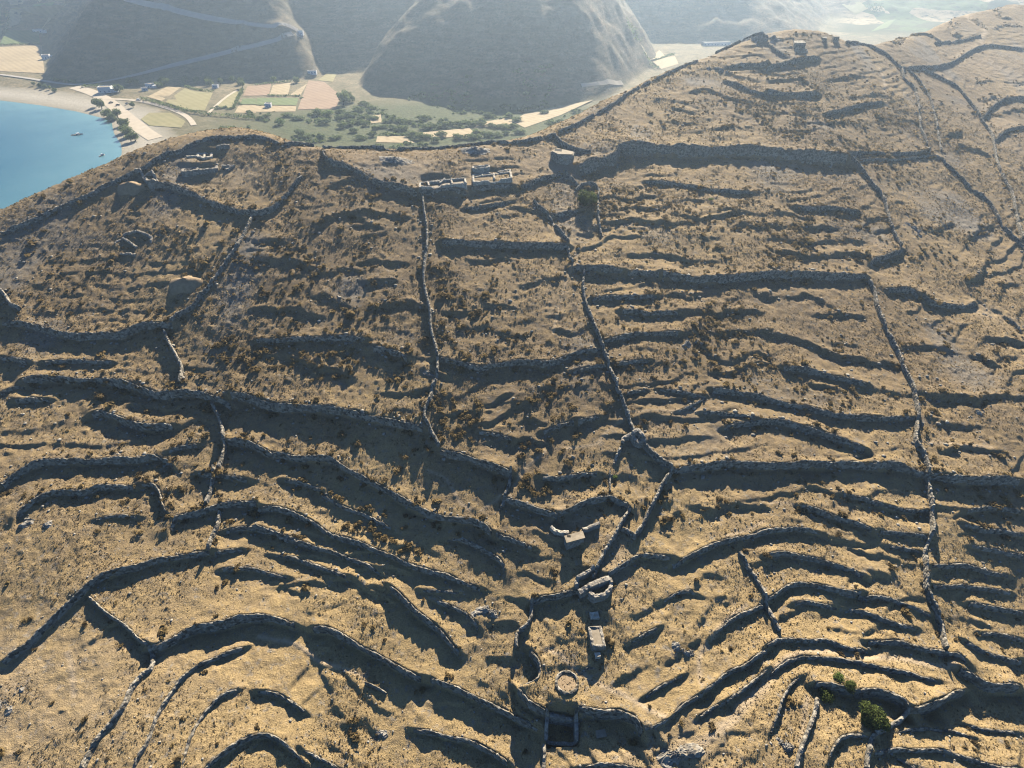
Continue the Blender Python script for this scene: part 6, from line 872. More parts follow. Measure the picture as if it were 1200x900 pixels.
field("642.0,1372.2 677.1,1374.9 681.6,1342.8 649.3,1319.3", 'f_olive'); field("682.2,1335.0 701.5,1365.3 729.1,1370.0 711.5,1316.1", 'f_pale'); field("164.7,875.4 182.5,909.7 202.3,956.6 171.8,859.7", 'f_pale'); field("174.0,864.0 211.0,969.1 210.1,916.7 176.4,859.1", 'f_pale'); field("182.0,864.8 224.6,932.5 216.6,869.1 187.6,834.9", 'f_pale'); field("594.5,1140.3 628.1,1188.2 685.6,1267.1 712.3,1289.7 646.5,1188.2", 'f_green')

# ---------------------------------------------------------------- haze
hz = [(x, y, z) for x in (-7400, 7400) for y in (-400, 7300) for z in (-206, 82)]
hm = bpy.data.materials.new('haze_air'); hm.use_nodes = True; hm.node_tree.nodes.clear()
pv = hm.node_tree.nodes.new('ShaderNodeVolumePrincipled'); pv.inputs['Color'].default_value = (0.62, 0.80, 1.0, 1); pv.inputs['Density'].default_value = 0.00021; pv.inputs['Anisotropy'].default_value = 0.6
ho = hm.node_tree.nodes.new('ShaderNodeOutputMaterial'); hm.node_tree.links.new(pv.outputs[0], ho.inputs['Volume'])
tag(link('haze', mesh(hz, [(0, 1, 3, 2), (4, 6, 7, 5), (0, 4, 5, 1), (2, 3, 7, 6), (0, 2, 6, 4), (1, 5, 7, 3)]), hm), kind='stuff')

# ---------------------------------------------------------------- walls
def resample(p, step, closed=False):
    if closed: p = np.vstack([p, p[:1]])
    s = np.r_[0, np.cumsum(np.hypot(*np.diff(p, axis=0).T))]; n = max(3, int(s[-1] / step) + 1); t = np.linspace(0, s[-1], n)
    q = np.stack([np.interp(t, s, p[:, 0]), np.interp(t, s, p[:, 1])], -1)
    return q[:-1] if closed else q
def wall_geom(p, wh, tb=0.5, tt=0.33, closed=False, step=0.6, rough=0.13, crumble=0.0, top=None, jit=0.07, fade=0.0):
    p = resample(p, step, closed); n = len(p)
    if closed: tn = np.roll(p, -1, 0) - np.roll(p, 1, 0)
    else: tn = np.gradient(p, axis=0)
    tn /= np.linalg.norm(tn, axis=1)[:, None] + 1e-9; nn = np.stack([-tn[:, 1], tn[:, 0]], -1)
    gl = ground(*(p + nn * (tb + 0.15)).T); gr = ground(*(p - nn * (tb + 0.15)).T); gc = ground(*p.T)
    hi = np.maximum(np.maximum(gl, gr), gc)
    cr = hi + wh if top is None else np.full(n, top)
    a = np.arange(n)
    cr = cr + nrs.uniform(-rough, rough, n) + 0.22 * rough / 0.13 * vnoise(p[:, 0], p[:, 1], 4.0, 5.0)
    if crumble:
        g = np.clip((vnoise(p[:, 0], p[:, 1], 5.5, 3.9) + vnoise(p[:, 0], p[:, 1], 2.3, 1.9) * 0.5 - (0.75 - crumble)) * 3, 0, 1)
        cr = cr - g * (wh * 0.85)
    if fade:
        ss = np.r_[0, np.cumsum(np.hypot(*np.diff(p, axis=0).T))]; cr = cr - (1 - np.clip(np.minimum(ss, ss[-1] - ss) / fade, 0, 1)) * (wh + 0.35)
    prof = [(tb, gl - 0.5), (tb * 0.85, gl + (cr - gl) * 0.55), (tt, cr - 0.10), (tt * 0.1, cr + 0.03), (-tt, cr - 0.08), (-tb * 0.9, gr + (cr - gr) * 0.55), (-tb * 1.1, gr - 0.5)]
    V = np.zeros((n, 7, 3))
    for k, (o, z) in enumerate(prof):
        V[:, k, :2] = p + nn * o; V[:, k, 2] = z
    V += nrs.uniform(-jit, jit, V.shape)
    F = []
    for i in range(n if closed else n - 1):
        j = (i + 1) % n
        for k in range(6): F.append((i * 7 + k, i * 7 + k + 1, j * 7 + k + 1, j * 7 + k))
    V = V.reshape(-1, 3)
    if not closed:
        F.append((6, 5, 4, 3)); F.append((6, 3, 2, 1)); F.append((6, 1, 0, 0)) if False else F.append((6, 1, 0, 6)) if False else None
        F = [f for f in F if f]
        b = (n - 1) * 7; F += [(b + 3, b + 4, b + 5, b + 6), (b + 1, b + 2, b + 3, b + 6)]
    return V, F
def wall_mesh(*a, **k):
    V, F = wall_geom(*a, **k)
    return mesh(V, F, 'dry_stone_wall')
for kind, h, wh, lab, p in tracks:
    if kind == 'B': continue
    big = wh >= 1.0
    cr = 0.0
    if any(w in lab for w in ('rubbly', 'crumbl', 'broken', 'ragged', 'fallen')): cr = 0.28
    elif kind == 'T': cr = 0.25
    else: cr = 0.12
    me = wall_mesh(p, wh, tb=0.46 if big else 0.28, tt=0.24 if big else 0.16, crumble=cr, step=0.5, rough=0.13, jit=0.07, fade=2.5 if kind == 'T' else 0.0)
    o = link('field_wall' if kind == 'W' else 'terrace_wall', me, M['wall'])
    full = lab if len(lab.split()) >= 4 else lab + ' of stone'
    tag(o, full, 'stone wall', 'free standing field walls' if kind == 'W' else 'terrace retaining walls')

# ---------------------------------------------------------------- ruins, huts and pens
def prism(poly, z0, z1, name='prism', jit=0.0):
    n = len(poly); a = sum(poly[k][0] * poly[(k + 1) % n][1] - poly[(k + 1) % n][0] * poly[k][1] for k in range(n))
    if a < 0: poly = poly[::-1]
    J = lambda: rnd.uniform(-jit, jit)
    V = [(x + J(), y + J(), z0) for x, y in poly] + [(x + J(), y + J(), z1 + J()) for x, y in poly]
    F = [tuple(range(n, 2 * n)), tuple(range(n))[::-1]] + [(k, (k + 1) % n, n + (k + 1) % n, n + k) for k in range(n)]
    return mesh(V, F, name)
def grow(poly, f):
    c = poly.mean(0); return c + (poly - c) * f
def local(me, o):
    me.transform(Matrix.Translation((-o[0], -o[1], -o[2]))); return me
def ruin(name, label, cat, loops, mat='ruin', group=None, pad=None):
    """loops: (course, height, half thickness, closed)"""
    allp = np.vstack([P2(l[0]) for l in loops]); c = allp.mean(0); z = gz(*c)
    root = empty(name, (c[0], c[1], z), 0, label, cat, group)
    top = None
    if pad is not None:                                             # rooms dug out of one levelled platform
        q = P2(loops[0][0]); g = ground(q[:, 0], q[:, 1]); lev = float(np.median(g)) + pad; top = lev + (1.3 if mat == 'ruin' else 0.9)
        link('floor', local(prism(q, float(g.min()) - 1.5, lev, jit=0.05), (c[0], c[1], z)), M['roofc'], root)
    for s, h, th, closed in loops:
        V, F = wall_geom(P2(s), h, tb=th, tt=th * 0.85, closed=closed, step=0.5, rough=0.10 if pad is not None else 0.14, crumble=0.1, top=top)
        V = V - np.array([c[0], c[1], z]); link('wall', mesh(V, F, 'ruin_wall'), M[mat], root)
    return root, np.array([c[0], c[1], z])
# flat roofed hut on the spur
poly = P2("12.9,92.6 17.4,94.1 17.7,92.1 13.4,90.7"); c = poly.mean(0); z = gz(*c); zmin = min(gz(*q) for q in poly)
root = empty('stone_hut', (c[0], c[1], z), 0, 'low stone hut with flat pale roof and dark smoke hole on the central spur', 'hut')
O = (c[0], c[1], z)
link('wall', local(prism(poly, zmin - 0.8, z + 1.9, jit=0.06), O), M['ruin'], root)
link('roof', local(prism(grow(poly, 1.06), z + 1.9, z + 2.2, jit=0.08), O), M['roofc'], root)
hp = poly[0] + (poly[2] - poly[0]) * 0.22; link('smoke_hole_shade', local(prism([(hp[0] - .45, hp[1] - .3), (hp[0] + .45, hp[1] - .3), (hp[0] + .45, hp[1] + .35), (hp[0] - .45, hp[1] + .35)], z + 2.1, z + 2.27), O), M['dark'], root)  # solid black plate on the roof, painted as the shade inside the hole
V, F = wall_geom(P2("9.9,96.4 10.9,95.1 12.5,94.5 14.2,94.6"), 1.3, tb=0.5, tt=0.4); V -= np.array(O); link('yard_wall', mesh(V, F), M['pale'], root)
V, F = wall_geom(P2("17.6,94.9 19.7,95.7 21.9,96.3"), 1.4, tb=0.5, tt=0.4); V -= np.array(O); link('yard_wall', mesh(V, F), M['ruin'], root)
# hut on the field wall
r, O = ruin('roofless_hut', 'small roofless square hut built against the central field wall above the bend', 'hut', [("32.8,120.2 34.6,121.6 36.1,118.7 34.2,118.1", 2.0, 0.55, True), ("30.2,118.8 30.5,120.0 32.9,120.7", 1.3, 0.5, False)])
# corner hut at the ridge
poly = P2("15.9,251.2 18.7,255.4 25.5,250.5 24.6,246.3 18.5,246.7"); c = poly.mean(0); z = gz(*c); O = (c[0], c[1], z); zmin = min(gz(*q) for q in poly)
root = empty('stone_hut', O, 0, 'tall square stone hut with a dark roof opening at the ridge corner', 'hut')
link('wall', local(prism(poly, zmin - 1, z + 2.6, jit=0.1), O), M['ruin'], root)
link('roof', local(prism(grow(poly, 0.93), z + 2.6, z + 2.85, jit=0.1), O), M['roofc'], root)
hp = P2("18.9,252.3")[0]; link('roof_opening_shade', local(prism([(hp[0] - 1.6, hp[1] - 1.6), (hp[0] + 1.3, hp[1] - 2.2), (hp[0] + 1.7, hp[1] + 1.2), (hp[0] - 1.2, hp[1] + 1.7)], z + 2.8, z + 2.92), O), M['dark'], root)  # near-black plate laid on top, its colour is the shade within the opening
# apsed pen
ruin('animal_pen', 'rounded stone pen with a straight thick wall across it at the lane foot', 'pen', [("18.1,79.4 18.9,78.2 21.2,78.6 22.7,79.9 23.2,81.1 23.0,82.5", 1.9, 0.5, False), ("15.6,80.0 19.2,81.1 22.9,82.5", 2.1, 0.75, False), ("15.4,80.4 15.2,82.4 15.7,83.5 16.7,83.7 19.6,85.2", 1.9, 0.5, False)])
# slab ruin
poly = P2("17.4,72.2 19.9,72.3 20.3,68.0 17.9,67.8"); c = poly.mean(0); z = gz(*c); O = (c[0], c[1], z); zmin = min(gz(*q) for q in poly)
root = empty('ruined_building', O, 0, 'narrow roofless shell with a pale filled floor between lane foot and threshing floor', 'ruin')
link('floor', local(prism(poly, zmin - .8, z + 0.9, jit=0.1), O), M['roofc'], root)
V, F = wall_geom(poly, 0.5, tb=0.4, tt=0.3, closed=True, top=z + 1.15); link('wall', mesh(V - np.array(O), F), M['ruin'], root)
p = P2("17.6,75.6 19.7,75.6 19.9,74.2 17.9,74.1"); link('pillar', local(prism(p, z - 1, z + 1.6, jit=0.2), O), M['pale'], root)
p = P2("18.1,66.6 19.2,66.7 19.2,65.8 18.1,65.8"); me = prism(p, gz(*p[0]) - .5, gz(*p[0]) + 1.2, jit=0.2); o = link('boulder', me, M['pale']); tag(o, 'single pale boulder just above the threshing floor', 'boulder')
# threshing floor
pc = P2("11.8,61.7")[0]; zc = gz(*pc); e1 = P2("13.9,61.5")[0]; e2 = P2("11.7,59.6")[0]
rx = abs(e1[0] - pc[0]) * 1.1; ry = rx
ring = np.array([(pc[0] + rx * math.cos(a), pc[1] + ry * math.sin(a)) for a in np.linspace(0, 2 * math.pi, 40, endpoint=False)])
root = empty('threshing_floor', (pc[0], pc[1], zc), 0, 'round stone-rimmed threshing floor on the spur above the dark basin', 'threshing floor')
O = np.array([pc[0], pc[1], zc]); V, F = wall_geom(ring, 0.5, tb=0.34, tt=0.26, closed=True, step=0.45, top=zc + 0.55, rough=0.09)
link('rim', mesh(V - O, F), M['wall'], root)
link('paving', local(prism(np.array([pc + (q - pc) * 0.97 for q in ring]), zc - 1.0, zc + 0.05), O), M['mound'], root)
# sunken basin under the threshing floor
ruin('stone_basin', 'square sunken stone basin, black inside, below the threshing floor', 'basin', [("7.4,56.5 7.1,52.3 13.3,51.7 13.5,55.8", 0.8, 0.45, True)])
poly = P2("17.2,53.1 19.2,53.2 19.5,51.7 17.4,51.6"); c = poly.mean(0); o = link('stone_slab', prism(poly, min(gz(*q) for q in poly) - 0.4, gz(*c) + 0.5, jit=0.15), M['roofc']); tag(o, 'pale flat slab lying in the shade right of the sunken basin', 'slab')
# excavated rooms
ruin('excavated_rooms', 'row of small pale excavated rooms at the top of the long vertical wall', 'ruins', [("-34.4,222.1 -27.3,224.9 -18.1,227.9 -17.2,222.3 -25.4,219.8 -34.0,217.9", 0.9, 0.4, True), ("-31.7,224.1 -30.8,219.9", 0.8, 0.35, False), ("-27.1,222.4 -25.5,226.8", 0.8, 0.35, False), ("-23.1,226.8 -22.4,221.9", 0.8, 0.35, False), ("-31.0,222.8 -27.2,223.9", 0.8, 0.35, False)], 'pale', None, 0.05)
ruin('excavated_rooms', 'larger block of pale excavated rooms right of the small row', 'ruins', [("-15.2,232.8 -8.3,235.4 -0.8,238.3 -0.2,229.1 -7.7,226.4 -14.5,224.8", 1.0, 0.45, True), ("-7.4,236.9 -6.7,228.4", 0.9, 0.4, False), ("-14.8,230.7 -7.3,233.0", 0.9, 0.4, False), ("-6.8,233.8 -0.4,236.1", 0.9, 0.4, False), ("-11.7,235.3 -11.4,231.8", 0.8, 0.35, False)], 'pale', None, 0.05)
ruin('excavated_rooms', 'tiny separate pale rectangle of walls behind the excavated rooms', 'ruins', [("-15.4,237.1 -9.0,238.9 -9.0,236.9 -15.1,235.1", 0.8, 0.4, True)], 'pale', None, 0.05)
# upper left ruins
ruin('ruined_building', 'small square ruin with bright wall tops in the upper left yard', 'ruin', [("-121.0,235.8 -116.2,236.9 -114.2,231.9 -116.8,230.5 -119.8,233.0", 1.7, 0.55, True), ("-118.7,236.5 -116.7,231.2", 1.5, 0.45, False), ("-123.9,232.3 -120.3,233.3 -117.2,230.9", 1.0, 0.45, False)], 'pale', None, -0.2)
ruin('ruined_building', 'long roofless ruin with a tall shaded front wall in the upper left yard', 'ruin', [("-122.7,224.7 -117.4,226.6 -111.8,229.1 -110.4,225.3 -116.8,223.2 -121.6,221.8", 2.6, 0.6, True), ("-118.0,226.9 -117.0,224.0", 2.2, 0.5, False)], 'ruin', None, -0.2)
ruin('ruined_wall', 'low double wall remnant right of the upper left ruins', 'ruin', [("-113.7,236.8 -112.0,238.1 -108.9,238.0", 1.0, 0.5, False), ("-109.1,227.4 -104.7,228.7 -107.1,225.7", 0.7, 0.45, False)])
ruin('ruined_building', 'narrow ruin with steps beside the ridge wall, left of the upper yard', 'ruin', [("-135.5,219.7 -132.4,221.2 -129.0,216.7 -131.9,215.7", 1.6, 0.5, True), ("-138.8,221.6 -137.2,222.3 -135.6,220.0", 1.6, 0.5, False)])
ruin('collapsed_ruin', 'collapsed sunken ruin of grey walls on the left slope above the earth mound', 'ruin', [("-133.1,192.6 -128.8,194.2 -123.0,191.6 -122.5,188.9", 0.4, 0.4, False), ("-134.6,189.3 -132.7,191.2 -128.1,188.3 -126.5,187.3", 0.35, 0.4, False), ("-131.1,184.2 -128.6,184.9 -125.7,183.8", 0.3, 0.4, False)])
# summit
ruin('stone_ring', 'small stone ring on the flat below the summit', 'stone ring', [("154.2,368.2 157.5,370.5 161.1,369.7 160.6,367.4 156.5,365.1 153.7,365.9", 0.7, 0.4, True)])
for s, hh, lab in (("156.0,378.3 162.7,380.4 160.0,370.1 153.9,369.6", 3.6, 'square dark stone block standing on the summit above the ring'), ("176.2,389.4 179.8,391.9 177.5,385.1 174.5,383.3", 2.6, 'small dark stone block near the summit, right of the larger one'), ("186.5,400.1 189.6,399.3 187.6,392.0 182.9,388.5", 2.8, 'dark stone block at the right shoulder of the summit')):
    p = P2(s); c = p.mean(0)
    V = prism(p, min(gz(*q) for q in p) - 1, gz(*c) + hh * 0.45, jit=0.4); tag(link('stone_block', V, M['wall']), lab, 'ruin')
# heaps of earth and rubble
def heap(name, label, s, rx, ry, h, mat, rough=0.15, cat='mound'):
    c = P2(s)[0]; V = []; F = []; nr_, na = 14, 36
    for i in range(nr_ + 1):
        f = i / nr_
        for k in range(na):
            a = 2 * math.pi * k / na; rr = 1 + 0.18 * math.sin(2 * a + 1) + 0.1 * math.sin(5 * a)
            x = c[0] + rx * f * rr * math.cos(a); y = c[1] + ry * f * rr * math.sin(a)
            prof = (1 - f) ** 0.9 if f < 1 else 0
            V.append((x, y, gz(x, y) - 0.25 + h * prof + (rnd.uniform(-rough, rough) if f < 1 else -0.3)))
    for i in range(nr_):
        for k in range(na): F.append((i * na + k, (i + 1) * na + k, (i + 1) * na + (k + 1) % na, i * na + (k + 1) % na))
    o = link(name, mesh(V, F, 'heap', True), M[mat]); tag(o, label, cat); return o
heap('earth_mound', 'pointed bare earth mound beside the thin zigzag wall', "-105.6,171.8", 4.8, 4.4, 2.7, 'mound', 0.09)
heap('earth_mound', 'smooth dark-sided earth mound under the ridge wall at upper left', "-138.3,214.3", 4.4, 4.2, 2.6, 'mound', 0.09)
heap('rubble_heap', 'flat grey rubble heap in the middle of the ridge yard', "-45.1,234.0", 6.5, 3.5, 1.3, 'rock', 0.3, 'heap')
heap('rubble_heap', 'grey rubble heap against the ridge wall, right of the other', "-15.1,248.3", 6.0, 4.0, 1.8, 'rock', 0.3, 'heap')
# rock outcrops
def rock_mesh(seed, sub=1):
    g = random.Random(seed); import bmesh
    bm = bmesh.new(); bmesh.ops.create_icosphere(bm, subdivisions=sub + 1, radius=1)
    for v in bm.verts:
        v.co *= g.uniform(0.72, 1.2)
        v.co.z *= 0.65
        v.co.x = round(v.co.x * 2.6) / 2.6 * 0.5 + v.co.x * 0.5
    me = bpy.data.meshes.new('rock'); bm.to_mesh(me); bm.free(); return me
ROCKS = [rock_mesh(k, 0) for k in range(5)]
RV = []; RF = []
for r_ in ROCKS:
    RV.append(np.array([v.co[:] for v in r_.vertices])); RF.append(np.array([f.vertices[:] for f in r_.polygons]))
def scatter(name, xs, ys, sizes, VS, FS, mat, sink=0.2, n=3):
    V = []; F = []; off = 0; zz = ground(xs, ys); pick = nrs.randint(len(VS), size=len(xs))
    for q in range(len(VS)):
        k = np.where(pick == q)[0]
        if len(k) == 0: continue
        a = nrs.uniform(0, 6.28, len(k)); ca, sa = np.cos(a)[:, None], np.sin(a)[:, None]; s = sizes[k][:, None, None] * nrs.uniform(0.8, 1.2, (len(k), 1, 3))
        v = VS[q][None] * s; w = np.empty_like(v)
        w[..., 0] = v[..., 0] * ca - v[..., 1] * sa + xs[k][:, None]; w[..., 1] = v[..., 0] * sa + v[..., 1] * ca + ys[k][:, None]; w[..., 2] = v[..., 2] + (zz[k] + sizes[k] * sink)[:, None]
        nv = len(VS[q]); V.append(w.reshape(-1, 3)); F.append((FS[q][None] + (off + np.arange(len(k)) * nv)[:, None, None]).reshape(-1, FS[q].shape[1])); off += nv * len(k)
    return fast_mesh(name, np.vstack(V), np.vstack(F), False, n)
OUT = [("-122.5,94.6", 4.5, 26, 'pale rock outcrop at the left edge below the nested arches'), ("-116.0,94.6", 3.5, 16, 'small slanting pale outcrop under the nested arches'), ("108.8,347.1", 5, 26, 'tall dark crag on the left shoulder of the summit'), ("140.1,379.7", 9, 40, 'broken crags crowning the top of the summit'),
       ("55.7,154.2", 3.5, 16, 'grey rock cluster beside the slightly arched wall'), ("-28.9,53.5", 2.5, 10, 'rocks beneath the black gully in the bottom centre-left'), ("32.1,47.4", 4, 30, 'pale bedrock ledge at the bottom right of the basin'), ("-5.0,77.8", 4, 26, 'rubble of pale blocks filling the gully left of the lane'),
       ("173.9,187.0", 5, 24, 'pale rocks near the right edge by the slanting fragment'), ("165.2,231.7", 5, 22, 'pale rock patch beside the diagonal wall at right'), ("137.9,136.4", 5, 24, 'rock ledges right of the long rubbly wall, midway'), ("-103.7,56.4", 4, 22, 'grey stony outcrop at the left edge, bottom'), ("260.9,400.9", 3, 10, 'white bare rock by the outermost right wall'), ("28.2,109.6", 2.5, 14, 'scattered pale stones at the foot of the crumbled path wall'),
       ("37.7,67.2", 3, 16, 'dark-faced boulders in the middle of the bright slope'), ("-23.8,139.4", 2.5, 14, 'tumbled stones at the foot of the vertical wall'), ("53.4,48.9", 2.5, 12, 'stones at the bottom edge left of the tree enclosure')]
def crag(c, rad, hgt, seed):
    g = np.random.RandomState(seed); nr_, na = 15, 44; V = []; F = []
    for i in range(nr_ + 1):
        f = i / nr_
        for k in range(na):
            a = 2 * math.pi * (k + g.uniform(-.3, .3)) / na; rr = rad * f * (1 + 0.35 * math.sin(2 * a + seed) + 0.2 * math.sin(3 * a + 2 * seed)); x = c[0] + rr * math.cos(a) * 1.2; y = c[1] + rr * math.sin(a) * 0.75
            q = float(vnoise(x, y, 1.7, seed * .3)) + 0.6 * float(vnoise(x, y, 4.0, seed * .7)); q = math.floor(q * 3.2) / 3.2 + 0.25
            V.append((x + g.uniform(-.12, .12), y + g.uniform(-.12, .12), gz(x, y) - 0.3 + (hgt * max(q, -0.3) * (1 - f ** 3) + g.uniform(-.12, .12) if f < 1 else -0.4)))
    for i in range(nr_):
        for k in range(na): F.append((i * na + k, (i + 1) * na + k, (i + 1) * na + (k + 1) % na, i * na + (k + 1) % na))
    return mesh(V, F, 'crag')
for k, (s, rad, n, lab) in enumerate(OUT):
    tag(link('rock_outcrop', crag(P2(s)[0], rad * 0.9, 2.6 if 'crag' in lab else 1.1, k + 1), M['rock']), lab, 'rocks')
# loose stones along the walls and over the slope
xs = []; ys = []; sz = []
for kind, h, wh, lab, p in tracks:
    n = int(len(p) * (1.7 if kind != 'B' else 0.9)); k = nrs.randint(len(p), size=n)
    o = nrs.normal(0, 1.6, (n, 2)); xs += list(p[k, 0] + o[:, 0]); ys += list(p[k, 1] + o[:, 1] - 0.6); sz += list(nrs.gamma(2.0, 0.11, n) + 0.08)
n = 7000; yy = 40 + 300 * nrs.uniform(0, 1, n) ** 1.2; xx = nrs.uniform(-1, 1, n) * half(yy) * 0.95
keep = vnoise(xx, yy, 14.0, 4.1) + nrs.uniform(-.5, .5, n) > 0.05
xs += list(xx[keep]); ys += list(yy[keep]); sz += list(nrs.gamma(2.0, 0.09, keep.sum()) + 0.07)
xs = np.array(xs); ys = np.array(ys); sz = np.minimum(np.array(sz), 0.75) * np.clip((ys - 20) / 110, 0.45, 1)
tag(link('loose_stones', scatter('loose_stones', xs, ys, sz, RV, RF, None, 0.1), M['rock']), kind='stuff')

# ---------------------------------------------------------------- shrubs
def bush_arrays(seed, n, leaf, flat=0.75):
    g = np.random.RandomState(seed); V = []; 
    lob = g.normal(0, 0.35, (5, 3)); lob[:, 2] = np.abs(lob[:, 2]) * 0.6 + 0.25
    for k in range(n):
        d = g.normal(0, 1, 3); d /= np.linalg.norm(d); d[2] = abs(d[2]) * 1.0
        c = lob[g.randint(5)] * np.array([1, 1, 1]) + d * np.array([0.55, 0.55, 0.5]) * g.uniform(0.75, 1.05)
        c[2] = max(c[2] * flat, 0.02)
        t1 = np.cross(d, g.normal(0, 1, 3)); t1 /= np.linalg.norm(t1); t2 = np.cross(d + g.normal(0, .5, 3), t1); t2 /= np.linalg.norm(t2)
        s = leaf * g.uniform(0.6, 1.3)
        V += [c - t1 * s - t2 * s * .6, c + t1 * s - t2 * s * .6, c + t1 * s * .6 + t2 * s, c - t1 * s * .6 + t2 * s]
    V = np.array(V); return V, np.arange(len(V)).reshape(-1, 4)
BV, BF = zip(*[bush_arrays(k, 26, 0.30, 0.55) for k in range(6)])
n = 110000; yy = nrs.uniform(35, 400, n); xx = nrs.uniform(-1, 1, n) * (90 + 0.78 * yy)
keep = nrs.uniform(0, 1, n) < density(xx, yy) * 0.85 * (90 + 0.78 * yy) / 300
xx, yy = xx[keep], yy[keep]
zz = ground(xx, yy); dep = yy * math.cos(R(38)) - zz * math.sin(R(38)); keep = dep < 420; xx, yy = xx[keep], yy[keep]
for kind, h, wh, lab, q in tracks:
    if q[:, 1].mean() < 95: continue
    k = nrs.randint(len(q), size=int(len(q) * 1.6)); o = nrs.normal(0, 1.7, (len(k), 2)); a = q[k] + o
    a = a[vnoise(a[:, 0], a[:, 1], 7.0, 6.1) > -0.1]; xx = np.r_[xx, a[:, 0]]; yy = np.r_[yy, a[:, 1]]
sz = nrs.gamma(3.0, 0.15, len(xx)) + 0.15
half_n = nrs.uniform(0, 1, len(xx)) < 0.55; print('scrub', len(xx))
tag(link('ochre_scrub', scatter('ochre_scrub', xx[half_n], yy[half_n], sz[half_n], BV, BF, None, -0.05, n=4), M['shrub']), kind='stuff')
tag(link('brown_scrub', scatter('brown_scrub', xx[~half_n], yy[~half_n], sz[~half_n], BV, BF, None, -0.05, n=4), M['shrub_dark']), kind='stuff')
n = 480000; yt = 36 + 320 * nrs.uniform(0, 1, n) ** 1.15; xt = nrs.uniform(-1, 1, n) * (100 + 0.8 * yt)
keep = vnoise(xt, yt, 11.0, 2.9) + 0.5 * vnoise(xt, yt, 3.5, 1.9) + nrs.uniform(-.7, .7, n) > 0.05 + 0.5 * np.clip(-(xt + 35) / 15, 0, 1) * np.clip((80 - yt) / 15, 0, 1); xt, yt = xt[keep], yt[keep]
TV, TF = zip(*[bush_arrays(50 + k, 5, 0.48) for k in range(5)])
half_n = nrs.uniform(0, 1, len(xt)) < 0.62
gm = leaf_mat('dry_grass_tufts', (0.30, 0.21, 0.10), (0.62, 0.47, 0.25)); gd = leaf_mat('dry_herb_tufts', (0.10, 0.075, 0.04), (0.28, 0.20, 0.10))
tz = (nrs.gamma(3.0, 0.027, len(xt)) + 0.04) * (1 + np.clip((yt - 90) / 200, 0, 1) * 0.9)
tag(link('dry_grass', scatter('dry_grass', xt[half_n], yt[half_n], tz[half_n], TV, TF, None, -0.05, n=4), gm), kind='stuff')
tag(link('dry_herbs', scatter('dry_herbs', xt[~half_n], yt[~half_n], tz[~half_n], TV, TF, None, -0.05, n=4), gd), kind='stuff')
BIG = []
for k in range(5):
    v, f = bush_arrays(90 + k, 90, 0.17, 0.8); BIG.append(fast_mesh('bush', v, f)); BIG[-1].materials.append(M['shrub'])
def place_bush(x, y, s, label, group):
    o = bpy.data.objects.new('shrub', BIG[nrs.randint(5)]); COL.objects.link(o)
    o.location = (x, y, gz(x, y) - 0.08); o.rotation_euler = (0, 0, nrs.uniform(0, 6.28)); o.scale = (s * nrs.uniform(.85, 1.15), s * nrs.uniform(.85, 1.15), s * nrs.uniform(.8, 1.1))
    tag(o, label, 'shrub', group)
GROUPS = [
    ("2.2,107.3 3.4,107.9 4.3,110.1 5.0,106.2 5.6,105.3 8.4,106.6 9.6,107.7 9.8,106.0 3.4,109.6 7.2,105.3", 1.15, 'olive-brown bush in the tight clump left of the short flat wall on the spur', 'bushes in the clump on the spur'),
    ("18.0,122.1 10.7,119.9 10.1,131.0 11.1,133.7 17.3,129.7 13.8,127.0 13.3,116.5 7.3,132.0 12.3,125.7 15.2,113.1", 1.2, 'rounded ochre bush dotted over the stony slope left of the wall-side hut', 'bushes dotted left of the hut'),
    ("-42.0,98.2 -39.8,98.2 -38.1,97.5 -36.4,96.7 -34.9,96.2 -33.8,95.9 -32.4,95.2 -31.2,94.4 -29.8,94.1 -29.0,93.6 -26.7,92.6 -25.7,93.1 -37.7,102.7 -38.7,101.9 -36.2,101.7 -33.1,101.4 -32.7,100.4 -27.2,97.7 -47.7,106.2 -45.9,105.1 -44.6,104.3 -40.4,96.6 -23.4,91.6 -27.7,91.9 -33.4,94.6 -36.0,97.7", 1.0, 'ochre bush in the row between the wavy walls under the pale-topped diagonal', 'bushes between the wavy walls'),
    ("-19.7,133.9 -16.5,131.2 -16.3,128.6 -9.7,130.8 -9.4,129.8 -20.6,128.6 -19.1,125.4 -14.9,123.5 -13.6,122.2 -15.6,121.0 -15.3,119.8 -16.5,121.6 -11.6,124.7 -11.2,119.7 -22.5,129.6 -29.6,115.8 -42.3,119.5 -17.8,123.2 -13.2,127.2 -19.4,120.1", 1.15, 'ochre bush grouped right around the foot of the long vertical wall', 'bushes at the vertical wall foot'),
    ("-18.3,152.0 -16.9,150.8 -17.1,148.9 -15.4,147.4 -14.4,146.7 -12.8,146.0 -10.4,150.2 -8.3,146.4 -5.8,148.8 -5.2,147.6 -0.6,147.4 -4.9,171.6 -8.3,170.9 -9.7,169.9 -15.3,171.3 -16.5,168.6 -18.5,168.4 -20.7,169.6 -15.7,166.9 -21.9,158.2 -16.7,159.2 -1.3,153.3", 0.95, 'ochre bush in the strip just right of the long vertical wall', 'bushes right of the vertical wall'),
]
for s, sc_, lab, grp in GROUPS:
    for q in P2(s): place_bush(q[0], q[1], sc_ * nrs.uniform(0.75, 1.2), lab, grp)
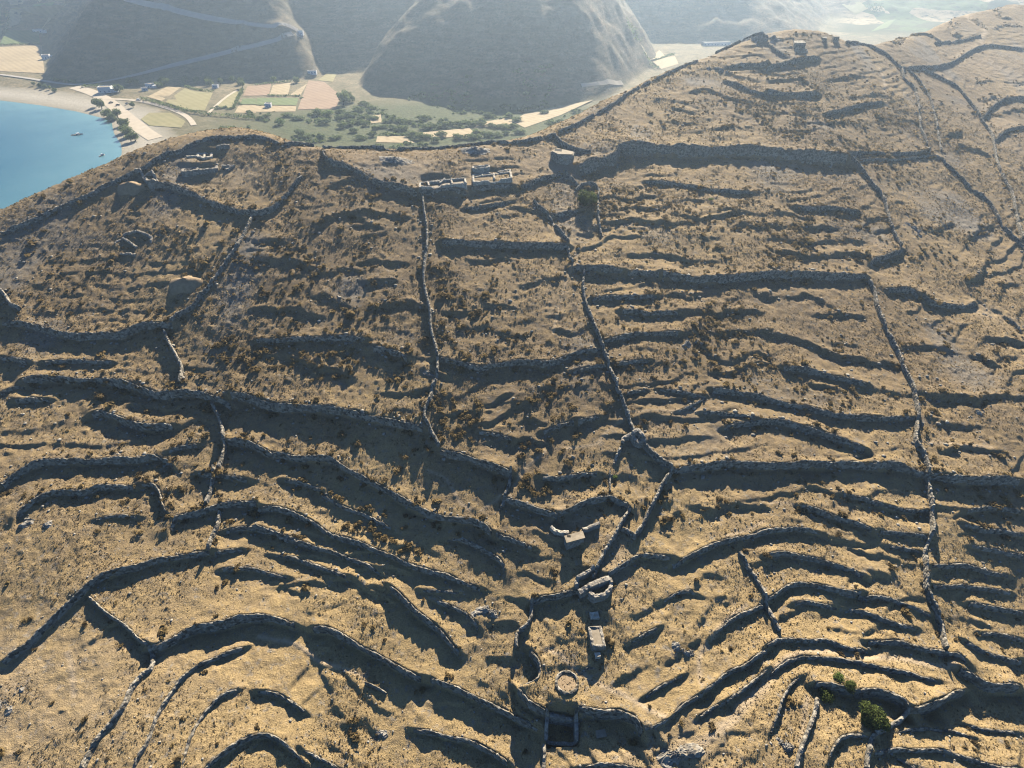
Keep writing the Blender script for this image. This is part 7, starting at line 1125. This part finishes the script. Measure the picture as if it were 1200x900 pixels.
for s, rx, ry, n, lab, grp in (("-57.7,147.0", 22, 9, 75, 'small ochre bush in the dense scrubby band left of the long vertical wall', 'bushes of the left scrub band'), ("64.4,150.7", 17, 9, 50, 'brown-ochre bush among the shaded terraces right of the central field wall', 'bushes of the right terraces'), ("68.6,219.8", 26, 12, 60, 'small reddish-brown bush on the steep scrub between the great wall and the horizontal wall', 'bushes of the upper right scrub')):
    c = P2(s)[0]
    for k in range(n):
        a = nrs.uniform(0, 6.28); r_ = math.sqrt(nrs.uniform(0, 1)); place_bush(c[0] + rx * r_ * math.cos(a), c[1] + ry * r_ * math.sin(a), nrs.uniform(0.6, 0.95), lab, grp)
for s, lab in (("-108.1,72.0", 'lone yellow bush above the long sweeping wall at bottom left'), ("-91.9,93.6", 'lone yellowish bush right of the nested arches'), ("-99.0,101.4", 'golden bush under the second nested arch'), ("-123.3,101.5", 'golden bush at the tip of the second nested arch'), ("-14.3,64.9", 'rust-coloured tuft above the tall gully wall'), ("-20.8,62.8", 'rusty bush by a white stone in the gully'), ("-88.0,121.0", 'pale bush below the boat-shaped terrace'), ("48.1,124.1", 'lone bush in the bare field'), ("50.0,133.2", 'yellow bush under the wall above the bare field'), ("119.3,127.2", 'golden bush touching the long rubbly wall'), ("24.0,50.6", 'rust bush in the shade under the scalloped wall')):
    q = P2(s)[0]; place_bush(q[0], q[1], nrs.uniform(0.8, 1.15), lab, 'single bushes')

# ---------------------------------------------------------------- trees
def crown_arrays(seed, n, leaf, lobes=9, sq=0.8):
    g = np.random.RandomState(seed); L = []
    L += [(0, 0, 0, 0.72)] * 4
    for k in range(lobes):
        a = g.uniform(0, 6.28); r = g.uniform(0.15, 0.62); L.append((r * math.cos(a), r * math.sin(a), g.uniform(-0.35, 0.5) * sq, g.uniform(0.32, 0.5)))
    V = []
    for k in range(n):
        lx, ly, lz, lr = L[g.randint(len(L))]
        d = g.normal(0, 1, 3); d /= np.linalg.norm(d); c = np.array((lx, ly, lz)) + d * lr * g.uniform(0.6, 1.08) * np.array((1, 1, sq))
        t1 = np.cross(d, g.normal(0, 1, 3)); t1 /= np.linalg.norm(t1); t2 = np.cross(d + g.normal(0, .6, 3), t1); t2 /= np.linalg.norm(t2); s = leaf * g.uniform(0.6, 1.3)
        V += [c - t1 * s - t2 * s * .5, c + t1 * s - t2 * s * .5, c + t1 * s * .4 + t2 * s, c - t1 * s * .4 + t2 * s]
    V = np.array(V); return V, np.arange(len(V)).reshape(-1, 4)
def trunk_mesh(h, r):
    V = []; F = []; na = 8; prof = [(0, r * 1.4), (h * .3, r), (h * .7, r * .75), (h, r * .45)]
    for z, rr in prof:
        for k in range(na): V.append((rr * math.cos(k * 6.283 / na) + z * 0.08, rr * math.sin(k * 6.283 / na), z - 0.3))
    for i in range(3):
        for k in range(na): F.append((i * na + k, i * na + (k + 1) % na, (i + 1) * na + (k + 1) % na, (i + 1) * na + k))
    for a in range(5):                                              # limbs
        b = len(V); ang = a * 1.26; dx, dy = math.cos(ang), math.sin(ang)
        for t, rr in ((0, r * .5), (1, r * .2)):
            cx, cy, cz = h * .07 + dx * t * h * .55, dy * t * h * .55, h * .75 + t * h * .5
            for k in range(5): V.append((cx + rr * math.cos(k * 1.257) * -dy, cy + rr * math.cos(k * 1.257) * dx, cz + rr * math.sin(k * 1.257)))
        for k in range(5): F.append((b + k, b + (k + 1) % 5, b + 5 + (k + 1) % 5, b + 5 + k))
    return mesh(V, F, 'trunk')
def tree(name, label, loc, crown_r, height, n, mat, seed, group=None, leaf=0.05, cat='tree', sq=0.8):
    root = empty(name, loc, 0, label, cat, group)
    link('trunk', trunk_mesh(height * 0.5, max(0.12, crown_r * 0.07)), M['bark'], root)
    v, f = crown_arrays(seed, n, leaf, 11, sq); v = v * crown_r; v[:, 2] += height - crown_r * sq * 0.8
    link('crown', fast_mesh('crown', v, f), M[mat], root); return root
c = P2("73.0,53.4")[0]; tree('enclosure_tree', 'round dark green tree in the walled enclosure at bottom right', (c[0], c[1], gz(*c)), 3.3, 4.2, 5200, 'leaf', 3)
c = P2("28.4,221.2")[0]; tree('hillside_tree', 'dark green tree in a curved wall on the upper slope', (c[0], c[1], gz(*c)), 4.3, 5.0, 4200, 'leaf', 8)
def green_bush(name, label, x, y, z, r, h, mat, seed, group=None, n=900, ly=1.0, rot=0, leaf=0.09, cat='bush'):
    v, f = crown_arrays(seed, n, leaf, 9, 1.0); v = v * np.array([r, r * ly, h * 0.62]); v[:, 2] += h * 0.5
    o = link(name, fast_mesh('foliage', v, f), M[mat]); o.location = (x, y, z - 0.1); o.rotation_euler = (0, 0, rot); tag(o, label, cat, group); return o
for s, r_, lab in (("65.4,57.8", 1.9, 'dark green bush in the enclosure corner, left of the tree'), ("70.1,59.0", 1.6, 'dark bush under the enclosure top wall, between tree and corner bush')):
    c = P2(s)[0]; green_bush('green_bush', lab, c[0], c[1], gz(*c), r_, 2.0, 'leaf', int(r_ * 10))
c = P2("68.8,61.0")[0]; green_bush('green_bush', 'yellow-green bush on top of the enclosure wall', c[0], c[1], gz(*c), 1.5, 1.0, 'bright', 31, n=500)
c = P2("27.3,109.3")[0]; green_bush('green_bush', 'small fresh green bush beside the crumbled path wall', c[0], c[1], gz(*c), 1.0, 0.9, 'bright', 33, n=300)
c = P2("78.6,231.5")[0]; green_bush('green_bush', 'small bright green bush on the upper right scrub', c[0], c[1], gz(*c), 1.4, 1.2, 'bright', 34, n=300)

# ---------------------------------------------------------------- the bay and the valley: trees, hedges, houses, boats, cars
def far_tree(s, r_, h, lab, group, mat='olive', seeds=[0]):
    for q in P2(s):
        seeds[0] += 1
        tree('tree', lab, (q[0], q[1], fz(*q) + 0.1), r_ * rnd.uniform(.85, 1.15), h * rnd.uniform(.85, 1.15), 420, mat, 200 + seeds[0], group, 0.11)
far_tree("-427.8,661.3 -418.3,653.1 -397.7,624.8 -385.8,612.1 -385.5,620.9 -366.1,592.0 -360.9,589.8 -352.5,569.4 -342.4,557.1 -332.5,541.2 -330.0,543.7", 5.5, 7.5, 'tall rounded tamarisk tree in the thick row at the water edge', 'thick beach tree row')
far_tree("-546.4,748.1 -535.1,740.7 -526.4,736.0 -517.9,731.1 -506.3,720.3", 3.2, 4.5, 'small tree on the open sand at the far end of the beach', 'small trees on the far beach')
far_tree("-431.8,715.7", 6.0, 8, 'dense dark tree right beside the white beach house', None); far_tree("-386.8,654.8", 3.2, 4.5, 'lone small tree by the parked cars', None)
far_tree("-395.7,734.4 -392.9,745.1 -404.6,761.7 -430.1,750.5 -435.8,747.3", 5.2, 7, 'tree behind the stony yard of the beach houses', 'trees behind the beach houses')
far_tree("-378.7,761.7 -361.4,752.8 -351.9,761.7 -343.5,742.9 -332.3,747.3 -324.2,761.7 -302.1,732.3 -310.3,750.5", 5.0, 7.0, 'round tree in the line along the foot of the shaded hill', 'trees at the hill foot')
far_tree("-249.0,758.3", 6, 7, 'dark tree between the farm plots and the hill', None); far_tree("-277.0,765.1", 4, 5, 'small dark tree at the left corner of the pale plots', None)
far_tree("-172.4,657.4 -167.7,666.2 -173.0,675.3", 7, 10, 'big dark green tree at the right end of the ploughed plot', 'big trees by the ploughed plot')
for k, (s, rr) in enumerate((("-213.8,582.1", 7), ("-187.9,615.9", 8), ("-177.7,612.0", 8))):
    q = P2(s)[0]; green_bush('green_bush', ['bright green bush standing alone below the green plots', 'left bright green thicket below the ploughed plot', 'right bright green thicket below the ploughed plot'][k], q[0], q[1], fz(*q), rr, 6, 'bright', 60 + k, n=500)
VAL = "-235.0,608.2 -215.7,612.0 -202.2,600.6 -238.6,600.6 -186.1,549.8 -179.1,538.2 -174.3,585.7 -164.4,538.2 -153.0,537.0 -155.2,571.5 -149.0,578.5 -140.7,557.8 -142.6,585.7 -133.3,578.5 -132.5,600.6 -123.6,568.0 -116.4,571.5 -108.1,568.0 -99.7,563.2 -130.9,537.0 -122.4,545.9 -77.2,568.0 -69.8,571.5 -62.2,572.9 -54.8,577.1 -47.0,578.5 -39.2,578.5 -112.1,593.1 -103.8,591.6 -95.3,587.2 -84.8,599.0 -87.6,544.6 -80.9,535.1 -74.0,539.5 -61.4,543.3 -46.1,537.0 -36.9,538.2 -27.4,578.5 -19.5,575.0 -11.6,571.5 -3.9,568.0 -24.5,606.6 -20.5,544.6 -13.0,543.3 -5.6,551.1 -65.5,528.9 -117.4,589.4 -157.4,608.2 -163.8,600.6 -152.7,657.4 -146.7,648.7 -139.8,640.2 -151.9,632.0 -154.1,612.0 -167.0,623.9 5.0,594.5 31.2,622.3 1.9,570.1 5.7,554.4"
for k, q in enumerate(P2(VAL)):
    green_bush('valley_bush', 'grey-green bush scattered over the valley floor beyond the ridge wall', q[0], q[1], fz(*q), rnd.uniform(5.5, 9.5), rnd.uniform(3, 5), 'olive', 300 + k, 'valley floor bushes', 320, 0.7, rnd.uniform(-.4, .4), 0.13)
n = 5200; vx = nrs.uniform(-420, 200, n); vy = nrs.uniform(470, 720, n); gsel = np.exp(-((vx + 60) / 170) ** 2 - ((vy - 585) / 70) ** 2)
keep = (vnoise(vx, vy, 38.0, 2.2) + 0.6 * vnoise(vx, vy, 12.0, 7.2) + gsel * 0.5 > 0.32) & (line_side(vx, vy, SHORE)[0] > 55) & (gsel > 0.05)
for s in VALLEY_FIELDS:                                             # no scrub inside the tilled plots
    q = P2(s); ins = np.zeros(n, bool)
    for k in range(len(q)):
        (ax, ay), (bx, by) = q[k], q[(k + 1) % len(q)]
        ins ^= ((ay > vy) != (by > vy)) & (vx < (bx - ax) * (vy - ay) / (by - ay + 1e-9) + ax)
    keep &= ~ins
vx, vy = vx[keep], vy[keep]; vz = far_z(vx, vy); vs = nrs.gamma(3.0, 0.55, len(vx)) + 0.6
V = []; F = []
for k in range(len(vx)):
    v = BV[k % 6] * np.array([1, 1, 0.9]) * vs[k] + np.array([vx[k], vy[k], vz[k] - 0.1]); F.append(BF[k % 6] + len(V) * len(v)); V.append(v)
tag(link('valley_scrub', fast_mesh('valley_scrub', np.vstack(V), np.vstack(F)), M['olive']), kind='stuff')
def hedge(s, w, h, lab, mat='olive'):
    p = smooth_line(P2(s)); g = np.random.RandomState(len(lab)); V = []
    for k in range(len(p) * 7):
        c = np.append(p[g.randint(len(p))] + g.normal(0, w * .4, 2), 0); c[2] = fz(c[0], c[1]) + h * g.uniform(0.0, 1.0) ** 0.7
        t1 = g.normal(0, 1, 3); t1 /= np.linalg.norm(t1); t2 = np.cross(t1, g.normal(0, 1, 3)); t2 /= np.linalg.norm(t2); s_ = g.uniform(.4, .9)
        V += [c - t1 * s_ - t2 * s_ * .6, c + t1 * s_ - t2 * s_ * .6, c + t1 * s_ * .6 + t2 * s_, c - t1 * s_ * .6 + t2 * s_]
    V = np.array(V); tag(link('hedge', fast_mesh('hedge', V, np.arange(len(V)).reshape(-1, 4)), M[mat]), lab, 'hedge')
hedge("-389.4,681.1 -359.3,659.9 -326.0,633.9 -298.0,617.5 -270.3,609.7 -242.7,600.6", 3.0, 3.0, 'long low hedge along the lane behind the beach track')
hedge("-484.0,735.3 -476.0,740.7 -464.4,737.2", 2.5, 2.5, 'short hedge at the beach road junction'); hedge("-536.9,769.6 -521.7,765.1 -504.1,756.1", 3, 2.5, 'scrubby hedge under the hill beside the beach road')
hedge("-367.8,736.5 -346.1,718.8 -326.8,711.7", 2, 2.2, 'hedge edging the olive-green field'); hedge("-762.8,1012.0 -733.4,1015.8 -709.4,1023.3", 2, 2, 'dark hedge between the green and tan fields at far left')
hedge("-809.9,1084.4 -807.9,1105.0 -808.5,1119.0 -819.8,1133.5", 4, 3, 'dark hedge curving along the left edge fields'); hedge("-278.4,640.2 -284.7,666.2 -298.5,723.9", 2, 2.5, 'hedge between the plots by the footpath')
hedge("-260.5,694.1 -243.9,692.1 -226.8,692.1", 1.6, 1.6, 'low dark hedge under the pale plots'); hedge("-291.4,745.1 -274.7,753.9 -256.2,761.7", 2, 2, 'dark hedge along the top of the pale plots'); hedge("-117.0,547.2 -105.0,548.5 -92.7,547.2", 2, 1.6, 'low hedge over the small pale field behind the ridge wall')
hedge("681.6,1342.8 693.3,1348.2 701.0,1340.8 687.1,1324.7 681.7,1331.2", 12, 6, 'round dark grove in the pale far field', 'leaf'); hedge("144.4,857.0 157.4,880.4 165.2,879.5", 8, 5, 'green streak of trees in the gap between the far hills'); hedge("165.4,857.7 171.2,855.6 182.3,834.9", 5, 4, 'dark hedge beside the small far fields'); hedge("187.1,876.7 208.9,913.6 224.6,932.5", 3, 3, 'hedge between the two small far fields')
def boxm(x0, x1, y0, y1, z0, z1):
    V = [(x, y, z) for x in (x0, x1) for y in (y0, y1) for z in (z0, z1)]
    return mesh(V, [(0, 1, 3, 2), (4, 6, 7, 5), (0, 4, 5, 1), (2, 3, 7, 6), (0, 2, 6, 4), (1, 5, 7, 3)])
def house(s, w, d, h, rot, lab, wing=True, nwin=3):
    q = P2(s)[0]; root = empty('house', (q[0], q[1], fz(*q)), rot, lab, 'house')
    link('wall', boxm(-w / 2, w / 2, -d / 2, d / 2, -1, h), M['white'], root)
    link('roof', boxm(-w / 2 + .25, w / 2 - .25, -d / 2 + .25, d / 2 - .25, h - .1, h + .06), M['roofc'], root)
    V = []
    for a, b, e, f in ((-w / 2, w / 2, -d / 2, -d / 2 + .25), (-w / 2, w / 2, d / 2 - .25, d / 2), (-w / 2, -w / 2 + .25, -d / 2 + .25, d / 2 - .25), (w / 2 - .25, w / 2, -d / 2 + .25, d / 2 - .25)):
        link('parapet', boxm(a, b, e, f, h + .001, h + .5), M['white'], root)
    if wing: link('wing', boxm(w / 2, w / 2 + w * .45, -d / 2 + .6, d / 2 - .8, -1, h * .72), M['white'], root)
    dr = link('door', boxm(-.5, .5, -d / 2 - .06, -d / 2 + .02, 0, 2.1), M['blue'], root)
    for k in range(nwin):
        x = -w / 2 + w * (k + .5) / nwin
        if abs(x) > 1.2: link('window', boxm(x - .5, x + .5, -d / 2 - .05, -d / 2 + .02, 1.0, 2.2), M['blue'], root)
    return root
house("-445.8,715.3", 13, 9, 5.5, R(12), 'white two-part house by the beach road junction'); house("-407.0,736.5", 9, 6, 3.4, R(-20), 'low white house among the stony yards behind the beach'); house("-624.8,901.4", 9, 8, 4.5, R(20), 'white house at the foot of the dark hill, near the sandy field'); house("-752.0,1092.0", 13, 8, 4, R(15), 'white house at the corner of the green field far left')
house("-332.0,732.3", 6, 4.5, 3, 0, 'tiny white hut below the line of trees', False, 2); house("-245.1,646.1", 6, 5, 3.6, R(5), 'small white farm shed on the green plot', False, 2); house("-260.0,845.9", 6, 5, 4, 0, 'tiny white chapel where the hill roads meet', False, 2); house("303.5,1012.0", 42, 9, 4, R(8), 'long white building in the far valley beside the summit', False, 8)
house("-405.0,718.8", 6, 5, 2.8, R(30), 'small pale outbuilding left of the low white house', False, 2); house("-238.2,790.3", 10, 5, 3, R(5), 'low grey-white ruin on the terrace above the pink plot', False, 3)
def boat(s, L_, rot, lab):
    q = P2(s)[0]; root = empty('boat', (q[0], q[1], SEA_Z), rot, lab, 'boat'); V = []; F = []; n = 9
    for i in range(n):
        t = i / (n - 1); w = L_ * .19 * (math.sin(math.pi * min(1, (1 - t) * .5 + .5 * (1 - t ** 3))) ** .6 if t < 1 else 0.01) * (1 - t ** 5); x = (t - .5) * L_; sh = .55 + .25 * t * t
        for y, z in ((-w, sh), (-w * .7, -.15), (w * .7, -.15), (w, sh)): V.append((x, y, z))
    for i in range(n - 1):
        for k in range(3): F.append((4 * i + k, 4 * i + k + 1, 4 * i + k + 5, 4 * i + k + 4))
    F.append((0, 3, 2, 1)); link('hull', mesh(V, F), M['white'], root)
    link('deck', mesh([(-L_ * .48, -L_ * .15, .35), (L_ * .2, -L_ * .16, .38), (L_ * .4, 0, .42), (L_ * .2, L_ * .16, .38), (-L_ * .48, L_ * .15, .35)], [(0, 1, 2, 3, 4)]), M['roofc'], root)
    link('cabin', boxm(-L_ * .05, L_ * .18, -L_ * .09, L_ * .09, .37, 1.5), M['white'], root); link('windscreen', boxm(L_ * .18, L_ * .2, -L_ * .08, L_ * .08, .9, 1.4), M['dark'], root)
boat("-393.2,564.4", 9.5, R(20), 'larger white motor boat anchored in the bay'); boat("-338.3,504.3", 5.5, R(70), 'small white boat nearest the shore trees')
carm = [plain('car_paint_dark', (0.02, 0.022, 0.026), (0.025, 0.027, 0.03), 1, 0.35), plain('car_paint_white', (0.7, 0.7, 0.7), (0.75, 0.75, 0.75), 1, 0.35), plain('car_paint_grey', (0.10, 0.11, 0.12), (0.12, 0.13, 0.14), 1, 0.35), plain('tyre', (0.015, 0.015, 0.015), (0.02, 0.02, 0.02))]
def car(s, rot, k, lab):
    q = P2(s)[0]; root = empty('parked_car', (q[0], q[1], fz(*q) + .35), rot, lab, 'car', 'cars by the beach')
    prof = [(-2.1, .35), (-2.1, .85), (-1.1, .95), (-.6, 1.45), (.7, 1.45), (1.2, .95), (2.1, .8), (2.1, .35)]
    V = [(x, y * (.85 if z < 1.2 else .68), z) for y in (-1, 1) for x, z in prof]; n = len(prof)
    link('body', mesh(V, [tuple(range(n)), tuple(range(n, 2 * n))[::-1]] + [(i, n + i, n + (i + 1) % n, (i + 1) % n) for i in range(n)]), carm[k], root)
    link('windscreen', mesh([(.74, -.62, 1.42), (1.22, -.72, .98), (1.22, .72, .98), (.74, .62, 1.42)], [(0, 1, 2, 3)]), M['dark'], root)
    for x in (-1.3, 1.3):
        for y in (-.88, .72):
            V = [(x + .33 * math.cos(a * .5236), y + w, .33 + .33 * math.sin(a * .5236)) for w in (0, .16) for a in range(12)]
            link('wheel', mesh(V, [tuple(range(12)), tuple(range(12, 24))[::-1]] + [(i, 12 + i, 12 + (i + 1) % 12, (i + 1) % 12) for i in range(12)]), carm[3], root)
car("-418.5,672.2", R(10), 0, 'dark car nearest the white beach house'); car("-406.3,662.0", R(35), 0, 'black car in the middle of the beach parking'); car("-398.7,666.3", R(80), 2, 'grey car beside the lone small tree'); car("-393.4,680.0", R(-15), 1, 'white car at the start of the hedged lane')
